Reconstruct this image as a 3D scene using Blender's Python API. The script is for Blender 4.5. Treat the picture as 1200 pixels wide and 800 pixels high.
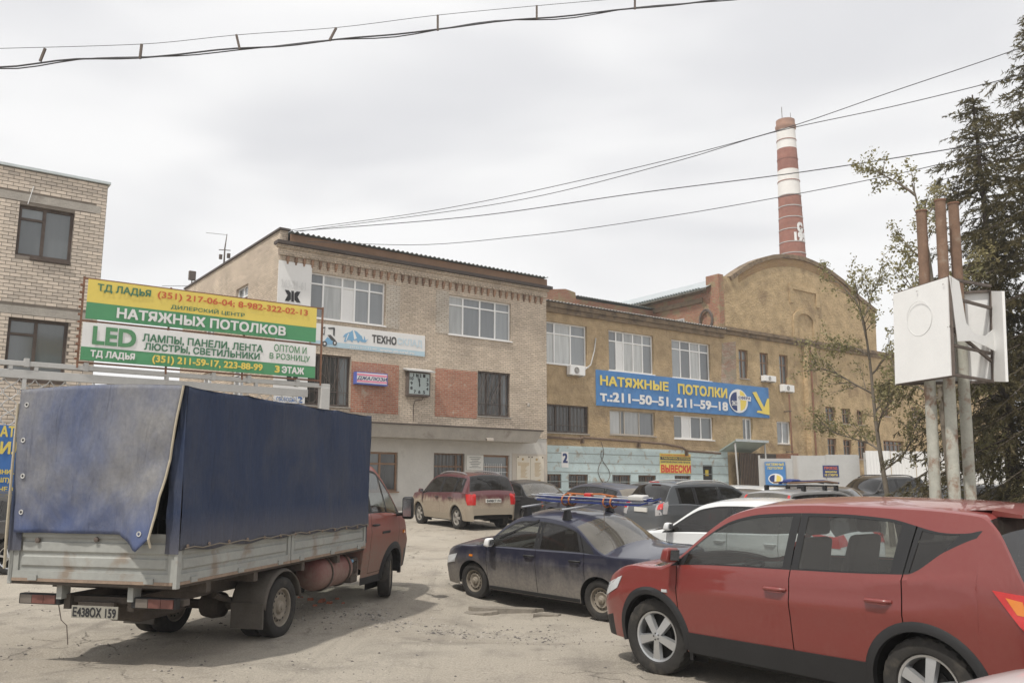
import bpy, bmesh, math, random
import numpy as np
from mathutils import Matrix, Vector
random.seed(7)
for _o in list(bpy.data.objects): bpy.data.objects.remove(_o)
SC = bpy.context.scene
COL = SC.collection
R = math.radians

# ------------------------------------------------------------------ camera
F, CAM_H = 1020.0, 1.68                       # focal length in pixels of the 1200 px photo, eye height
PITCH = math.atan(173 / 1020.0)
cam = bpy.data.cameras.new('camera'); cam.lens = F / 1200 * 36; cam.sensor_width = 36
cam.clip_start = .05; cam.clip_end = 3000
camo = bpy.data.objects.new('camera', cam); COL.objects.link(camo)
camo.location = (0, 0, CAM_H); camo.rotation_euler = (math.pi / 2 + PITCH, 0, 0)
SC.camera = camo

# ------------------------------------------------------------------ sky and sun
SUN_EL = R(61); SHX, SHY = .74, 1.0           # shadows fall towards (+x, +y)
az = math.atan2(-SHX, -SHY)                   # compass direction of the sun (from +y, clockwise)
w = bpy.data.worlds.new('World'); SC.world = w; w.use_nodes = True
nt = w.node_tree; nt.nodes.clear()
def wn(t, **k):
    n = nt.nodes.new(t)
    for a, b in k.items(): setattr(n, a, b)
    return n
sky = wn('ShaderNodeTexSky', sky_type='NISHITA', sun_disc=False, sun_elevation=SUN_EL, sun_rotation=az, air_density=1.2, dust_density=2.5)
tc = wn('ShaderNodeTexCoord'); mp = wn('ShaderNodeMapping'); mp.inputs['Scale'].default_value = (1.1, 1.1, 3.6)
no = wn('ShaderNodeTexNoise'); no.inputs['Scale'].default_value = 1.5; no.inputs['Detail'].default_value = 3.5; no.inputs['Roughness'].default_value = .48; no.inputs['Distortion'].default_value = .35
rp = wn('ShaderNodeValToRGB'); rp.color_ramp.interpolation = 'EASE'
e = rp.color_ramp.elements; e[0].position = .36; e[0].color = (6.5, 6.5, 6.66, 1); e[1].position = .62; e[1].color = (8.5, 8.45, 8.4, 1)
mx = wn('ShaderNodeMixRGB'); mx.inputs[0].default_value = .95
bg = wn('ShaderNodeBackground'); bg.inputs[1].default_value = .1
ow = wn('ShaderNodeOutputWorld')
nt.links.new(tc.outputs['Generated'], mp.inputs[0]); nt.links.new(mp.outputs[0], no.inputs[0]); nt.links.new(no.outputs[0], rp.inputs[0])
nt.links.new(sky.outputs[0], mx.inputs[1]); nt.links.new(rp.outputs[0], mx.inputs[2]); nt.links.new(mx.outputs[0], bg.inputs[0]); nt.links.new(bg.outputs[0], ow.inputs[0])
sl = bpy.data.lights.new('sun', 'SUN'); sl.energy = 2.7; sl.angle = R(1.6); sl.color = (1, .955, .88)
so = bpy.data.objects.new('sun', sl); COL.objects.link(so)
_h = math.hypot(SHX, SHY)
so.rotation_euler = Vector((SHX / _h * math.cos(SUN_EL), SHY / _h * math.cos(SUN_EL), -math.sin(SUN_EL))).to_track_quat('-Z', 'Y').to_euler()
so.location = (-20, -20, 50)
SC.view_settings.view_transform = 'Standard'; SC.view_settings.look = 'None'; SC.view_settings.exposure = .33; SC.view_settings.gamma = 1
SC.view_settings.use_curve_mapping = False

# ------------------------------------------------------------------ pixel -> place
_c, _s = math.cos(PITCH), math.sin(PITCH)
def ray(px, py):
    a = (px - 600) / F; b = (400 - py) / F
    return (a, _c - b * _s, _s + b * _c)
def at(px, py, D):
    d = ray(px, py); k = D / d[1]; return Vector((k * d[0], D, CAM_H + k * d[2]))
def sstep(a, b, x):
    t = min(1, max(0, (x - a) / (b - a))); return t * t * (3 - 2 * t)
def gz(x, y):
    """height of the yard: level near the camera, rising gently towards the buildings"""
    t = y - 12
    t = 0 if t < -3 else ((t + 3) ** 2 / 12 if t < 3 else t)
    k = .034 - .013 * sstep(-1, 7, x)
    z = k * min(t, 34)
    d = math.hypot((x - .45) / 2.4, (y - 12.9) / 3.0)      # the navy saloon stands in a shallow hollow
    return z - .21 * (1 - sstep(.35, 1.25, d))
def onground(px, py, off=0):
    d = ray(px, py); z = off
    for _ in range(50):
        t = (CAM_H - z) / -d[2]; z = .5 * z + .5 * (gz(t * d[0], t * d[1]) + off)
    return Vector((t * d[0], t * d[1], z))
_v = ray(2014, 573); _l = math.hypot(_v[0], _v[1]); UX = Vector((_v[0] / _l, _v[1] / _l, 0)); NX = Vector((UX.y, -UX.x, 0))
FACE = math.atan2(UX.y, UX.x)                 # all the facades run in this direction
class Frame:
    """local frame of a facade: x along it, y into the building, z up (absolute height)"""
    def __init__(s, p0): s.o = Vector((p0[0], p0[1], 0))
    def uz(s, px, py, y=0):
        d = ray(px, py); o = s.o - NX * y
        k = (NX.x * o.x + NX.y * o.y) / (NX.x * d[0] + NX.y * d[1])
        P = Vector((k * d[0], k * d[1], 0)) - o
        return P.x * UX.x + P.y * UX.y, CAM_H + k * d[2]
    def rect(s, a, b, y=0):
        u0, z1 = s.uz(a[0], a[1], y); u1, z0 = s.uz(b[0], b[1], y); return u0, u1, z0, z1
    def world(s, u, y, z=0): return s.o + UX * u - NX * y + Vector((0, 0, z))

# ------------------------------------------------------------------ mesh helpers
def tag(o, label=None, cat=None, group=None, kind=None):
    if label: o['label'] = label
    if cat: o['category'] = cat
    if group: o['group'] = group
    if kind: o['kind'] = kind
    return o
def empty(name, loc=(0, 0, 0), rz=0, label=None, cat=None, group=None):
    o = bpy.data.objects.new(name, None); COL.objects.link(o); o.location = loc; o.rotation_euler = (0, 0, rz)
    o.empty_display_size = .1
    return tag(o, label, cat, group)
class MB:
    def __init__(s): s.v = []; s.f = []; s.m = []
    def add(s, vs, fs, m=0):
        n = len(s.v); s.v += [tuple(p) for p in vs]; s.f += [tuple(i + n for i in f) for f in fs]; s.m += [m] * len(fs); return s
    def box(s, x0, x1, y0, y1, z0, z1, m=0):
        return s.add([(x0, y0, z0), (x1, y0, z0), (x1, y1, z0), (x0, y1, z0), (x0, y0, z1), (x1, y0, z1), (x1, y1, z1), (x0, y1, z1)],
                     [(0, 3, 2, 1), (4, 5, 6, 7), (0, 1, 5, 4), (1, 2, 6, 5), (2, 3, 7, 6), (3, 0, 4, 7)], m)
    def hexa(s, p, m=0):
        return s.add(p, [(0, 3, 2, 1), (4, 5, 6, 7), (0, 1, 5, 4), (1, 2, 6, 5), (2, 3, 7, 6), (3, 0, 4, 7)], m)
    def bar(s, a, b, w, h, m=0, up=(0, 0, 1)):
        a = Vector(a); b = Vector(b); d = (b - a).normalized(); up = Vector(up)
        if abs(d.dot(up)) > .98: up = Vector((1, 0, 0))
        x = d.cross(up).normalized() * w / 2; y = x.cross(d).normalized() * h / 2
        return s.hexa([a - x - y, a + x - y, b + x - y, b - x - y, a - x + y, a + x + y, b + x + y, b - x + y], m)
    def tube(s, pts, r, n=8, m=0, cap=True):
        pts = [Vector(p) for p in pts]; rr = r if isinstance(r, (list, tuple)) else [r] * len(pts)
        vs = []; prev = None
        for i, p in enumerate(pts):
            d = (pts[min(i + 1, len(pts) - 1)] - pts[max(i - 1, 0)]).normalized()
            if prev is None:
                up = Vector((0, 0, 1)) if abs(d.z) < .95 else Vector((1, 0, 0)); x = d.cross(up).normalized()
            else: x = (prev - d * prev.dot(d)).normalized()
            prev = x; y = d.cross(x)
            vs += [p + (x * math.cos(2 * math.pi * k / n) + y * math.sin(2 * math.pi * k / n)) * rr[i] for k in range(n)]
        fs = [(i * n + k, i * n + (k + 1) % n, (i + 1) * n + (k + 1) % n, (i + 1) * n + k) for i in range(len(pts) - 1) for k in range(n)]
        if cap: fs += [tuple(range(n - 1, -1, -1)), tuple(range((len(pts) - 1) * n, len(pts) * n))]
        return s.add(vs, fs, m)
    def lathe(s, prof, n=24, axis='z', o=(0, 0, 0), m=0, close=False):
        vs = []
        for r, h in prof:
            for k in range(n):
                a = 2 * math.pi * k / n; c, d = r * math.cos(a), r * math.sin(a)
                p = (c, d, h) if axis == 'z' else ((h, c, d) if axis == 'x' else (c, h, d))
                vs.append((p[0] + o[0], p[1] + o[1], p[2] + o[2]))
        L = len(prof)
        fs = [(i * n + k, i * n + (k + 1) % n, (i + 1) % L * n + (k + 1) % n, (i + 1) % L * n + k) for i in range(L - (0 if close else 1)) for k in range(n)]
        return s.add(vs, fs, m)
    def prism(s, poly, axis, a, b, m=0):
        """polygon in the two other axes, extruded along axis from a to b"""
        def P(p, t): return (t, p[0], p[1]) if axis == 'x' else ((p[0], t, p[1]) if axis == 'y' else (p[0], p[1], t))
        n = len(poly)
        return s.add([P(p, a) for p in poly] + [P(p, b) for p in poly],
                     [tuple(range(n)), tuple(range(2 * n - 1, n - 1, -1))] + [(i, i + n, (i + 1) % n + n, (i + 1) % n) for i in range(n)], m)
    def grid(s, P, m=0, flip=False):
        r, c = len(P), len(P[0])
        fs = [(i * c + j, i * c + j + 1, (i + 1) * c + j + 1, (i + 1) * c + j) for i in range(r - 1) for j in range(c - 1)]
        return s.add([p for row in P for p in row], fs, m)
    def build(s, name, mats, parent=None, smooth=None, bevel=0, recalc=True, loc=None):
        me = mesh_of(s, name, mats, smooth, bevel, recalc)
        o = bpy.data.objects.new(name, me); COL.objects.link(o); o.parent = parent
        if loc is not None: o.location = loc
        return o
def mesh_of(s, name, mats, smooth=None, bevel=0, recalc=True):
    me = bpy.data.meshes.new(name); me.from_pydata(s.v, [], s.f)
    mats = mats if isinstance(mats, (list, tuple)) else [mats]
    for m in mats: me.materials.append(m)
    if len(mats) > 1: me.polygons.foreach_set('material_index', s.m)
    if recalc or bevel:
        bm = bmesh.new(); bm.from_mesh(me)
        bmesh.ops.remove_doubles(bm, verts=bm.verts, dist=.00005)
        if recalc: bmesh.ops.recalc_face_normals(bm, faces=bm.faces)
        if bevel:
            es = [e_ for e_ in bm.edges if len(e_.link_faces) == 2 and e_.calc_face_angle(0) > R(35)]
            bmesh.ops.bevel(bm, geom=es, offset=bevel, segments=2, affect='EDGES', profile=.5, clamp_overlap=True)
        bm.to_mesh(me); bm.free()
    if smooth is not None:
        me.shade_smooth(); me.set_sharp_from_angle(angle=R(smooth))
    boxuv(me)
    return me
def boxuv(me):
    n = len(me.loops)
    if not n: return
    uv = me.uv_layers.new(name='UVMap')
    co = np.empty(len(me.vertices) * 3); me.vertices.foreach_get('co', co); co = co.reshape(-1, 3)
    li = np.empty(n, dtype=np.int32); me.loops.foreach_get('vertex_index', li)
    nr = np.empty(len(me.polygons) * 3); me.polygons.foreach_get('normal', nr); nr = np.abs(nr.reshape(-1, 3))
    lt = np.empty(len(me.polygons), dtype=np.int32); me.polygons.foreach_get('loop_total', lt)
    ax = np.repeat(np.argmax(nr * np.array([1, 1.001, .999]), axis=1), lt)
    p = co[li]; u = np.where(ax == 0, p[:, 1], p[:, 0]); v = np.where(ax == 2, p[:, 1], p[:, 2])
    uv.data.foreach_set('uv', np.stack([u, v], 1).ravel())
def copytree(o, parent=None, label=None):
    c = o.copy(); COL.objects.link(c); c.parent = parent
    for ch in list(o.children): copytree(ch, c)
    if label: c['label'] = label
    return c
def pchip(pts):
    xs = [p[0] for p in pts]; ys = [p[1] for p in pts]; n = len(xs)
    h = [xs[i + 1] - xs[i] for i in range(n - 1)]; dl = [(ys[i + 1] - ys[i]) / h[i] for i in range(n - 1)]
    m = [dl[0]] + [0 if dl[i - 1] * dl[i] <= 0 else 2 * dl[i - 1] * dl[i] / (dl[i - 1] + dl[i]) for i in range(1, n - 1)] + [dl[-1]]
    def f(x):
        if x <= xs[0]: return ys[0]
        if x >= xs[-1]: return ys[-1]
        i = 0
        while x > xs[i + 1]: i += 1
        t = (x - xs[i]) / h[i]; t2 = t * t; t3 = t2 * t
        return (2 * t3 - 3 * t2 + 1) * ys[i] + (t3 - 2 * t2 + t) * h[i] * m[i] + (-2 * t3 + 3 * t2) * ys[i + 1] + (t3 - t2) * h[i] * m[i + 1]
    return f

# ------------------------------------------------------------------ materials
MATS = {}
class NT:
    def __init__(s, name):
        s.m = bpy.data.materials.new(name); s.m.use_nodes = True; s.t = s.m.node_tree
        s.b = s.t.nodes['Principled BSDF']; s.o = s.t.nodes['Material Output']
    def n(s, t, ins=None, **k):
        n = s.t.nodes.new(t)
        for a, b in k.items(): setattr(n, a, b)
        for a, b in (ins or {}).items():
            if hasattr(b, 'is_output'): s.t.links.new(b, n.inputs[a])
            else: n.inputs[a].default_value = b
        return n
    def link(s, a, b): s.t.links.new(a, b)
    def noise(s, vec, scale, detail=4, rough=.55, dist=0): return s.n('ShaderNodeTexNoise', {0: vec, 'Scale': scale, 'Detail': detail, 'Roughness': rough, 'Distortion': dist}).outputs[0]
    def ramp(s, fac, a, b, ca=(0, 0, 0, 1), cb=(1, 1, 1, 1)):
        r = s.n('ShaderNodeValToRGB', {0: fac}); e = r.color_ramp.elements; e[0].position = a; e[0].color = ca; e[1].position = b; e[1].color = cb; return r.outputs[0]
    def mix(s, fac, a, b, mode='MIX'): return s.n('ShaderNodeMixRGB', {0: fac, 1: a, 2: b}, blend_type=mode).outputs[0]
    def math(s, op, a, b=0.0): return s.n('ShaderNodeMath', {0: a, 1: b}, operation=op).outputs[0]
def c4(c): return (c[0], c[1], c[2], 1)
def mat(name, col, rough=.7, metal=0, var=.12, vscale=3, stain=None, sscale=1.2, sth=.55, bump=0, bscale=30, spec=.4, rnd=0, streak=False, coat=0, stretch=None):
    """plain surface: colour with two sizes of unevenness, optional stains of another colour and fine relief"""
    if name in MATS: return MATS[name]
    N = NT(name); tcn = N.n('ShaderNodeTexCoord').outputs['Object']
    if stretch: tcn = N.n('ShaderNodeMapping', {0: tcn, 'Scale': stretch}).outputs[0]
    c = c4(col)
    if var:
        f = N.noise(tcn, vscale, 5); f2 = N.noise(tcn, vscale * 9, 3)
        g = N.math('ADD', N.math('MULTIPLY', f, .65), N.math('MULTIPLY', f2, .35))
        c = N.mix(N.ramp(g, .3, .7), c4([max(0, k * (1 - var)) for k in col]), c4([min(1, k * (1 + var)) for k in col]))
    if rnd:
        oi = N.n('ShaderNodeObjectInfo').outputs['Random']
        c = N.mix(1, c, N.ramp(oi, 0, 1, (1 - rnd, 1 - rnd, 1 - rnd, 1), (1 + rnd, 1 + rnd * .9, 1 + rnd * .8, 1)), 'MULTIPLY')
    if stain:
        v = tcn
        if streak: v = N.n('ShaderNodeMapping', {0: tcn, 'Scale': (1, 1, .12)}).outputs[0]
        sf = N.ramp(N.noise(v, sscale, 6, .62, .4), sth, sth + .14)
        c = N.mix(N.math('MULTIPLY', sf, .85), c, c4(stain))
    if hasattr(c, 'is_output'): N.link(c, N.b.inputs['Base Color'])
    else: N.b.inputs['Base Color'].default_value = c
    N.b.inputs['Roughness'].default_value = rough; N.b.inputs['Metallic'].default_value = metal
    N.b.inputs['Specular IOR Level'].default_value = spec
    if coat: N.b.inputs['Coat Weight'].default_value = coat; N.b.inputs['Coat Roughness'].default_value = .06
    if bump:
        bn = N.n('ShaderNodeBump', {'Strength': min(1, bump), 'Distance': .02 if bump < 1 else .06, 'Height': N.noise(tcn, bscale, 6)})
        N.link(bn.outputs[0], N.b.inputs['Normal'])
    MATS[name] = N.m; return N.m
def brickmat(name, c1, c2, mortar, bw=.26, bh=.088, ms=.012, stain=None, sth=.6, bias=0, dirt=(.2, .17, .13), dth=.62):
    if name in MATS: return MATS[name]
    N = NT(name); uv = N.n('ShaderNodeTexCoord').outputs['UV']; ob = N.n('ShaderNodeTexCoord').outputs['Object']
    wob = N.n('ShaderNodeVectorMath', {0: uv, 1: N.n('ShaderNodeVectorMath', {0: N.n('ShaderNodeTexNoise', {0: uv, 'Scale': 9.0}).outputs[1], 1: (.012, .008, 0)}, operation='MULTIPLY').outputs[0]}, operation='ADD').outputs[0]
    bt = N.n('ShaderNodeTexBrick', {0: wob, 'Color1': c4(c1), 'Color2': c4(c2), 'Mortar': c4(mortar), 'Scale': 1, 'Mortar Size': ms, 'Mortar Smooth': .25, 'Bias': bias, 'Brick Width': bw, 'Row Height': bh})
    f = N.noise(ob, .8, 6, .6); f2 = N.noise(ob, 14, 3)
    c = N.mix(1, bt.outputs[0], N.ramp(f, .3, .72, (.78, .76, .74, 1), (1.12, 1.1, 1.06, 1)), 'MULTIPLY')
    c = N.mix(1, c, N.ramp(f2, .25, .75, (.82, .82, .82, 1), (1.14, 1.14, 1.14, 1)), 'MULTIPLY')
    if stain: c = N.mix(N.math('MULTIPLY', N.ramp(N.noise(ob, 1.6, 7, .65, .5), sth, sth + .08), .8), c, c4(stain))
    st = N.n('ShaderNodeMapping', {0: ob, 'Scale': (1, 1, .25)}).outputs[0]
    c = N.mix(N.math('MULTIPLY', N.ramp(N.noise(st, 1.1, 6, .65), dth, dth + .15), .55), c, c4(dirt))
    N.link(c, N.b.inputs['Base Color']); N.b.inputs['Roughness'].default_value = .92; N.b.inputs['Specular IOR Level'].default_value = .2
    h = N.math('ADD', N.math('MULTIPLY', bt.outputs[1], -1.0), N.math('MULTIPLY', N.noise(ob, 60, 4), .5))
    N.link(N.n('ShaderNodeBump', {'Strength': .9, 'Distance': .012, 'Height': h}).outputs[0], N.b.inputs['Normal'])
    MATS[name] = N.m; return N.m
def glassmat(name, tint, gloss=.05, body=(.05, .055, .06), opaque=.0, refl=1.0):
    """thin pane: tinted see-through, mirror-like at grazing angles, a film of dirt"""
    if name in MATS: return MATS[name]
    N = NT(name); ob = N.n('ShaderNodeTexCoord').outputs['Object']
    tr = N.n('ShaderNodeBsdfTransparent', {0: c4(tint)}); gl = N.n('ShaderNodeBsdfGlossy', {0: (refl, refl, refl, 1), 1: gloss}); df = N.n('ShaderNodeBsdfDiffuse', {0: c4(body)})
    f = N.math('MULTIPLY', N.ramp(N.noise(ob, 2.2, 5), .35, .75), opaque * .5); f = N.math('ADD', f, opaque * .75)
    a = N.n('ShaderNodeMixShader', {0: f, 1: tr.outputs[0], 2: df.outputs[0]})
    fc = N.n('ShaderNodeLayerWeight', {0: .5}).outputs[1]; fr = N.math('ADD', .045, N.math('MULTIPLY', N.math('POWER', fc, 3.5), .62))
    b = N.n('ShaderNodeMixShader', {0: fr, 1: a.outputs[0], 2: gl.outputs[0]})
    N.link(b.outputs[0], N.o.inputs[0]); MATS[name] = N.m; return N.m
def paint(name, col, dust=(.30, .25, .19), hi=.75, lo=.2, amt=.8, base=.12, rough=.28, metal=.0, flake=.0):
    """car paint with road dust: heavy below, thin above"""
    if name in MATS: return MATS[name]
    N = NT(name); ob = N.n('ShaderNodeTexCoord').outputs['Object']
    z = N.n('ShaderNodeSeparateXYZ', {0: ob}).outputs[2]
    nz = N.noise(ob, 2.4, 6, .6); nf = N.noise(ob, 26, 5, .65)
    nv = N.noise(N.n('ShaderNodeMapping', {0: ob, 'Scale': (9, 9, .8)}).outputs[0], 1.0, 4, .6)
    zz = N.math('ADD', N.math('ADD', z, N.math('MULTIPLY', N.math('SUBTRACT', nz, .5), .55)), N.math('MULTIPLY', N.math('SUBTRACT', nv, .5), .35))
    g = N.n('ShaderNodeMapRange', {0: zz, 1: lo, 2: hi, 3: amt, 4: base}, interpolation_type='SMOOTHSTEP').outputs[0]
    g = N.math('MULTIPLY', g, N.math('ADD', .45, N.math('MULTIPLY', nf, 1.0)))
    lw = N.n('ShaderNodeLayerWeight', {0: .35}).outputs[1]
    cc = N.mix(N.math('MULTIPLY', lw, flake), c4(col), c4([min(1, k * 1.9 + .03) for k in col]))
    N.link(N.mix(g, cc, c4(dust)), N.b.inputs['Base Color'])
    N.link(N.n('ShaderNodeMapRange', {0: g, 1: 0, 2: .8, 3: rough, 4: .85}).outputs[0], N.b.inputs['Roughness'])
    N.link(N.n('ShaderNodeMapRange', {0: g, 1: 0, 2: .5, 3: .9, 4: .0}).outputs[0], N.b.inputs['Coat Weight'])
    N.b.inputs['Coat Roughness'].default_value = .05; N.b.inputs['Metallic'].default_value = metal; N.b.inputs['Specular IOR Level'].default_value = .35
    MATS[name] = N.m; return N.m

# ------------------------------------------------------------------ lettering
_fontcache = {}
def textmesh(s):
    """outlines of a line of lettering, each stroke filled on its own (strokes of a letter may overlap)"""
    cu = bpy.data.curves.new('lettering', 'FONT'); cu.body = s; cu.size = 1; cu.resolution_u = 4; cu.fill_mode = 'NONE'
    o = bpy.data.objects.new('lettering', cu); COL.objects.link(o)
    bpy.context.view_layer.update()
    dg = bpy.context.evaluated_depsgraph_get(); me = bpy.data.meshes.new_from_object(o.evaluated_get(dg))
    nv = len(me.vertices); co = np.empty(nv * 3); me.vertices.foreach_get('co', co); co = co.reshape(-1, 3)[:, :2]
    nx_ = {}
    for e_ in me.edges: nx_.setdefault(e_.vertices[0], []).append(e_.vertices[1]); nx_.setdefault(e_.vertices[1], []).append(e_.vertices[0])
    seen = set(); loops = []
    for v0 in range(nv):
        if v0 in seen or v0 not in nx_: continue
        L = [v0]; seen.add(v0); cur = v0 + 1 if v0 + 1 in nx_[v0] else nx_[v0][0]
        while cur not in seen:
            seen.add(cur); L.append(cur); n_ = [k for k in nx_[cur] if k not in seen]
            if not n_: break
            cur = n_[0]
        if len(L) > 2: loops.append(L)
    bpy.data.objects.remove(o); bpy.data.curves.remove(cu); bpy.data.meshes.remove(me)
    area = lambda L: .5 * sum(co[L[i - 1]][0] * co[L[i]][1] - co[L[i]][0] * co[L[i - 1]][1] for i in range(len(L)))
    def inside(p, L):
        r_ = False
        for i in range(len(L)):
            a_, b_ = co[L[i - 1]], co[L[i]]
            if (a_[1] > p[1]) != (b_[1] > p[1]) and p[0] < (b_[0] - a_[0]) * (p[1] - a_[1]) / (b_[1] - a_[1]) + a_[0]: r_ = not r_
        return r_
    ar = [abs(area(L)) for L in loops]
    cont = [[j for j in range(len(loops)) if j != i and ar[j] > ar[i] and all(inside(co[v], loops[j]) for v in loops[i])] for i in range(len(loops))]
    outer = [i for i in range(len(loops)) if len(cont[i]) % 2 == 0]; holes = {i: [] for i in outer}
    for i in range(len(loops)):
        if len(cont[i]) % 2:
            j = min(cont[i], key=lambda k: ar[k])
            if j in holes: holes[j].append(i)
    tris = []
    from mathutils.geometry import tessellate_polygon
    for i in outer:
        ls = [loops[i]] + [loops[k] for k in holes[i]]; flat = [v for L in ls for v in L]
        for t in tessellate_polygon([[Vector((co[v][0], co[v][1], 0)) for v in L] for L in ls]): tris.append(tuple(flat[k] for k in t))
    return co, tris
def text(s, x0, x1, z0, z1, y, m, parent, bold=.02, shear=0, name='lettering'):
    """lettering in the plane of a facade or sign, fitted to the given box"""
    co, tris = textmesh(s); n = len(co)
    a = co.min(0); b = co.max(0)
    X = (co[:, 0] - a[0]) / max(1e-6, b[0] - a[0]); Z = (co[:, 1] - a[1]) / max(1e-6, b[1] - a[1])
    out = np.stack([x0 + X * (x1 - x0) + shear * Z * (z1 - z0), np.full(n, y), z0 + Z * (z1 - z0)], 1)
    vs, fs = [], []                            # strokes of a letter overlap: each face gets its own hair of depth
    h = bold * (z1 - z0) * 1.1; sx = h * (x1 - x0) / max(1e-6, (b[0] - a[0])) / ((z1 - z0) / max(1e-6, b[1] - a[1]))
    sx = max(h * .5, min(h * 1.6, sx))
    for q, (dx, dz) in enumerate([(0, 0), (-sx, -h), (sx, -h), (-sx, h), (sx, h)] if bold else [(0, 0)]):
        for i, p in enumerate(tris):
            k = len(vs); d = (i * 7 % 29) * .00001 + q * .0003
            for vi in p: vs.append((out[vi][0] + dx, out[vi][1] - d, out[vi][2] + dz))
            fs.append(tuple(range(k, len(vs))))
    me = bpy.data.meshes.new(name); me.from_pydata(vs, [], fs); me.materials.append(m)
    o = bpy.data.objects.new(name, me); COL.objects.link(o); o.parent = parent
    return o
# ------------------------------------------------------------------ shared materials
from mathutils import noise as mnoise
def ground_mat():
    N = NT('dusty_asphalt'); ob = N.n('ShaderNodeTexCoord').outputs['Object']
    big = N.noise(ob, .22, 5, .6, .6); mid = N.noise(ob, 1.3, 7, .65, .3); fine = N.noise(ob, 55, 5, .7); grit = N.noise(ob, 190, 2, .6)
    c = N.mix(N.ramp(big, .35, .66), c4((.39, .345, .285)), c4((.50, .455, .385)))
    c = N.mix(N.math('MULTIPLY', N.ramp(mid, .5, .68), .6), c, c4((.225, .203, .176)))
    tr = N.n('ShaderNodeMapping', {0: ob, 'Rotation': (0, 0, R(-37)), 'Scale': (1.6, .12, 1)}).outputs[0]
    c = N.mix(N.math('MULTIPLY', N.ramp(N.noise(tr, 1.1, 5, .6, .8), .54, .66), .3), c, c4((.20, .18, .155)))
    c = N.mix(N.math('MULTIPLY', N.ramp(N.noise(tr, 2.3, 4, .6, .8), .3, .42, (1, 1, 1, 1), (0, 0, 0, 1)), .35), c, c4((.40, .365, .31)))
    c = N.mix(1, c, N.ramp(fine, .3, .7, (.66, .655, .65, 1), (1.26, 1.26, 1.26, 1)), 'MULTIPLY')
    sp = N.n('ShaderNodeTexVoronoi', {0: ob, 'Scale': 26.0}); spd = N.ramp(sp.outputs[0], .06, .13, (1, 1, 1, 1), (0, 0, 0, 1))
    pick = N.ramp(N.n('ShaderNodeSeparateXYZ', {0: sp.outputs[1]}).outputs[0], .72, .78)
    c = N.mix(N.math('MULTIPLY', N.math('MULTIPLY', spd, pick), .6), c, c4((.11, .105, .10)))
    cr = N.n('ShaderNodeTexVoronoi', {0: N.n('ShaderNodeVectorMath', {0: ob, 1: N.n('ShaderNodeVectorMath', {0: N.n('ShaderNodeTexNoise', {0: ob, 'Scale': 2.5, 'Detail': 6.0}).outputs[1], 1: (.9, .9, 0)}, operation='MULTIPLY').outputs[0]}, operation='ADD').outputs[0], 'Scale': .55}, feature='DISTANCE_TO_EDGE').outputs[0]
    crk = N.math('MULTIPLY', N.ramp(cr, .0, .012, (1, 1, 1, 1), (0, 0, 0, 1)), N.ramp(N.noise(ob, .35, 4), .5, .6))
    c = N.mix(N.math('MULTIPLY', crk, .4), c, c4((.09, .08, .07)))
    N.link(c, N.b.inputs['Base Color']); N.b.inputs['Roughness'].default_value = .93; N.b.inputs['Specular IOR Level'].default_value = .2
    h = N.math('ADD', N.math('ADD', N.math('MULTIPLY', fine, .55), N.math('MULTIPLY', grit, .3)), N.math('MULTIPLY', mid, 1.2))
    h = N.math('SUBTRACT', h, N.math('MULTIPLY', crk, .8))
    N.link(N.n('ShaderNodeBump', {'Strength': 1.0, 'Distance': .035, 'Height': h}).outputs[0], N.b.inputs['Normal'])
    return N.m
M_GROUND = ground_mat()
M_BEIGE = brickmat('beige_brick', (.56, .475, .385), (.72, .62, .515), (.42, .36, .295), .25, .08, .012, stain=(.47, .40, .32), sth=.64)
M_WHITEB = brickmat('white_brick', (.68, .64, .58), (.58, .53, .46), (.38, .32, .26), .25, .08, .012)
M_REDB = brickmat('red_brick', (.43, .165, .105), (.51, .245, .165), (.48, .40, .33), .25, .08, .011, stain=(.54, .45, .36), sth=.60)
M_OLDRED = brickmat('old_red_brick', (.36, .14, .085), (.42, .22, .14), (.30, .25, .2), .25, .08, .014, stain=(.30, .25, .15), sth=.5)
M_FARB = brickmat('pale_brick_wall', (.50, .42, .34), (.56, .47, .38), (.22, .18, .145), .262, .1, .014)
M_BRICK = mat('pale_brick', (.60, .525, .445), .9, var=.14, vscale=4, stain=(.30, .24, .19), sscale=2.3, sth=.66, rnd=.16, bump=.5, bscale=60)
M_MORTAR = mat('mortar', (.22, .19, .16), .95, var=.2, vscale=6)
M_STUC = mat('stucco', (.415, .31, .19), .95, var=.3, vscale=2.2, stain=(.27, .205, .135), sscale=1.1, sth=.55, bump=1.0, bscale=11, spec=.15)
M_STUC2 = mat('stucco_coarse', (.445, .335, .20), .95, var=.34, vscale=1.6, stain=(.27, .195, .12), sscale=.7, sth=.54, bump=1.0, bscale=8, spec=.15)
M_CORN = mat('weathered_cornice', (.215, .16, .105), .95, var=.3, vscale=2.5, stain=(.10, .075, .055), sscale=2, sth=.5, bump=.8, bscale=14)
M_PEEL = mat('peeling_blue_paint', (.50, .60, .605), .85, var=.12, vscale=2, stain=(.34, .25, .16), sscale=2.6, sth=.555, bump=.5, bscale=12)
M_PLAST = mat('grey_plaster', (.52, .50, .465), .9, var=.1, vscale=1.1, stain=(.32, .30, .27), sscale=1.2, sth=.62, bump=.35, bscale=18)
M_PLASTW = mat('tan_plaster', (.49, .44, .38), .9, var=.08, vscale=2)
M_CONC = mat('concrete', (.38, .35, .31), .92, var=.16, vscale=2.4, stain=(.24, .21, .18), sscale=1.4, sth=.6, bump=.5, bscale=20)
M_SLATE = mat('corrugated_sheet', (.17, .19, .185), .7, var=.25, vscale=2)
M_GALV = mat('galvanised_sheet', (.50, .54, .55), .42, metal=.55, var=.15, vscale=1.2, stain=(.36, .36, .35), sscale=.8, sth=.58)
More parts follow.
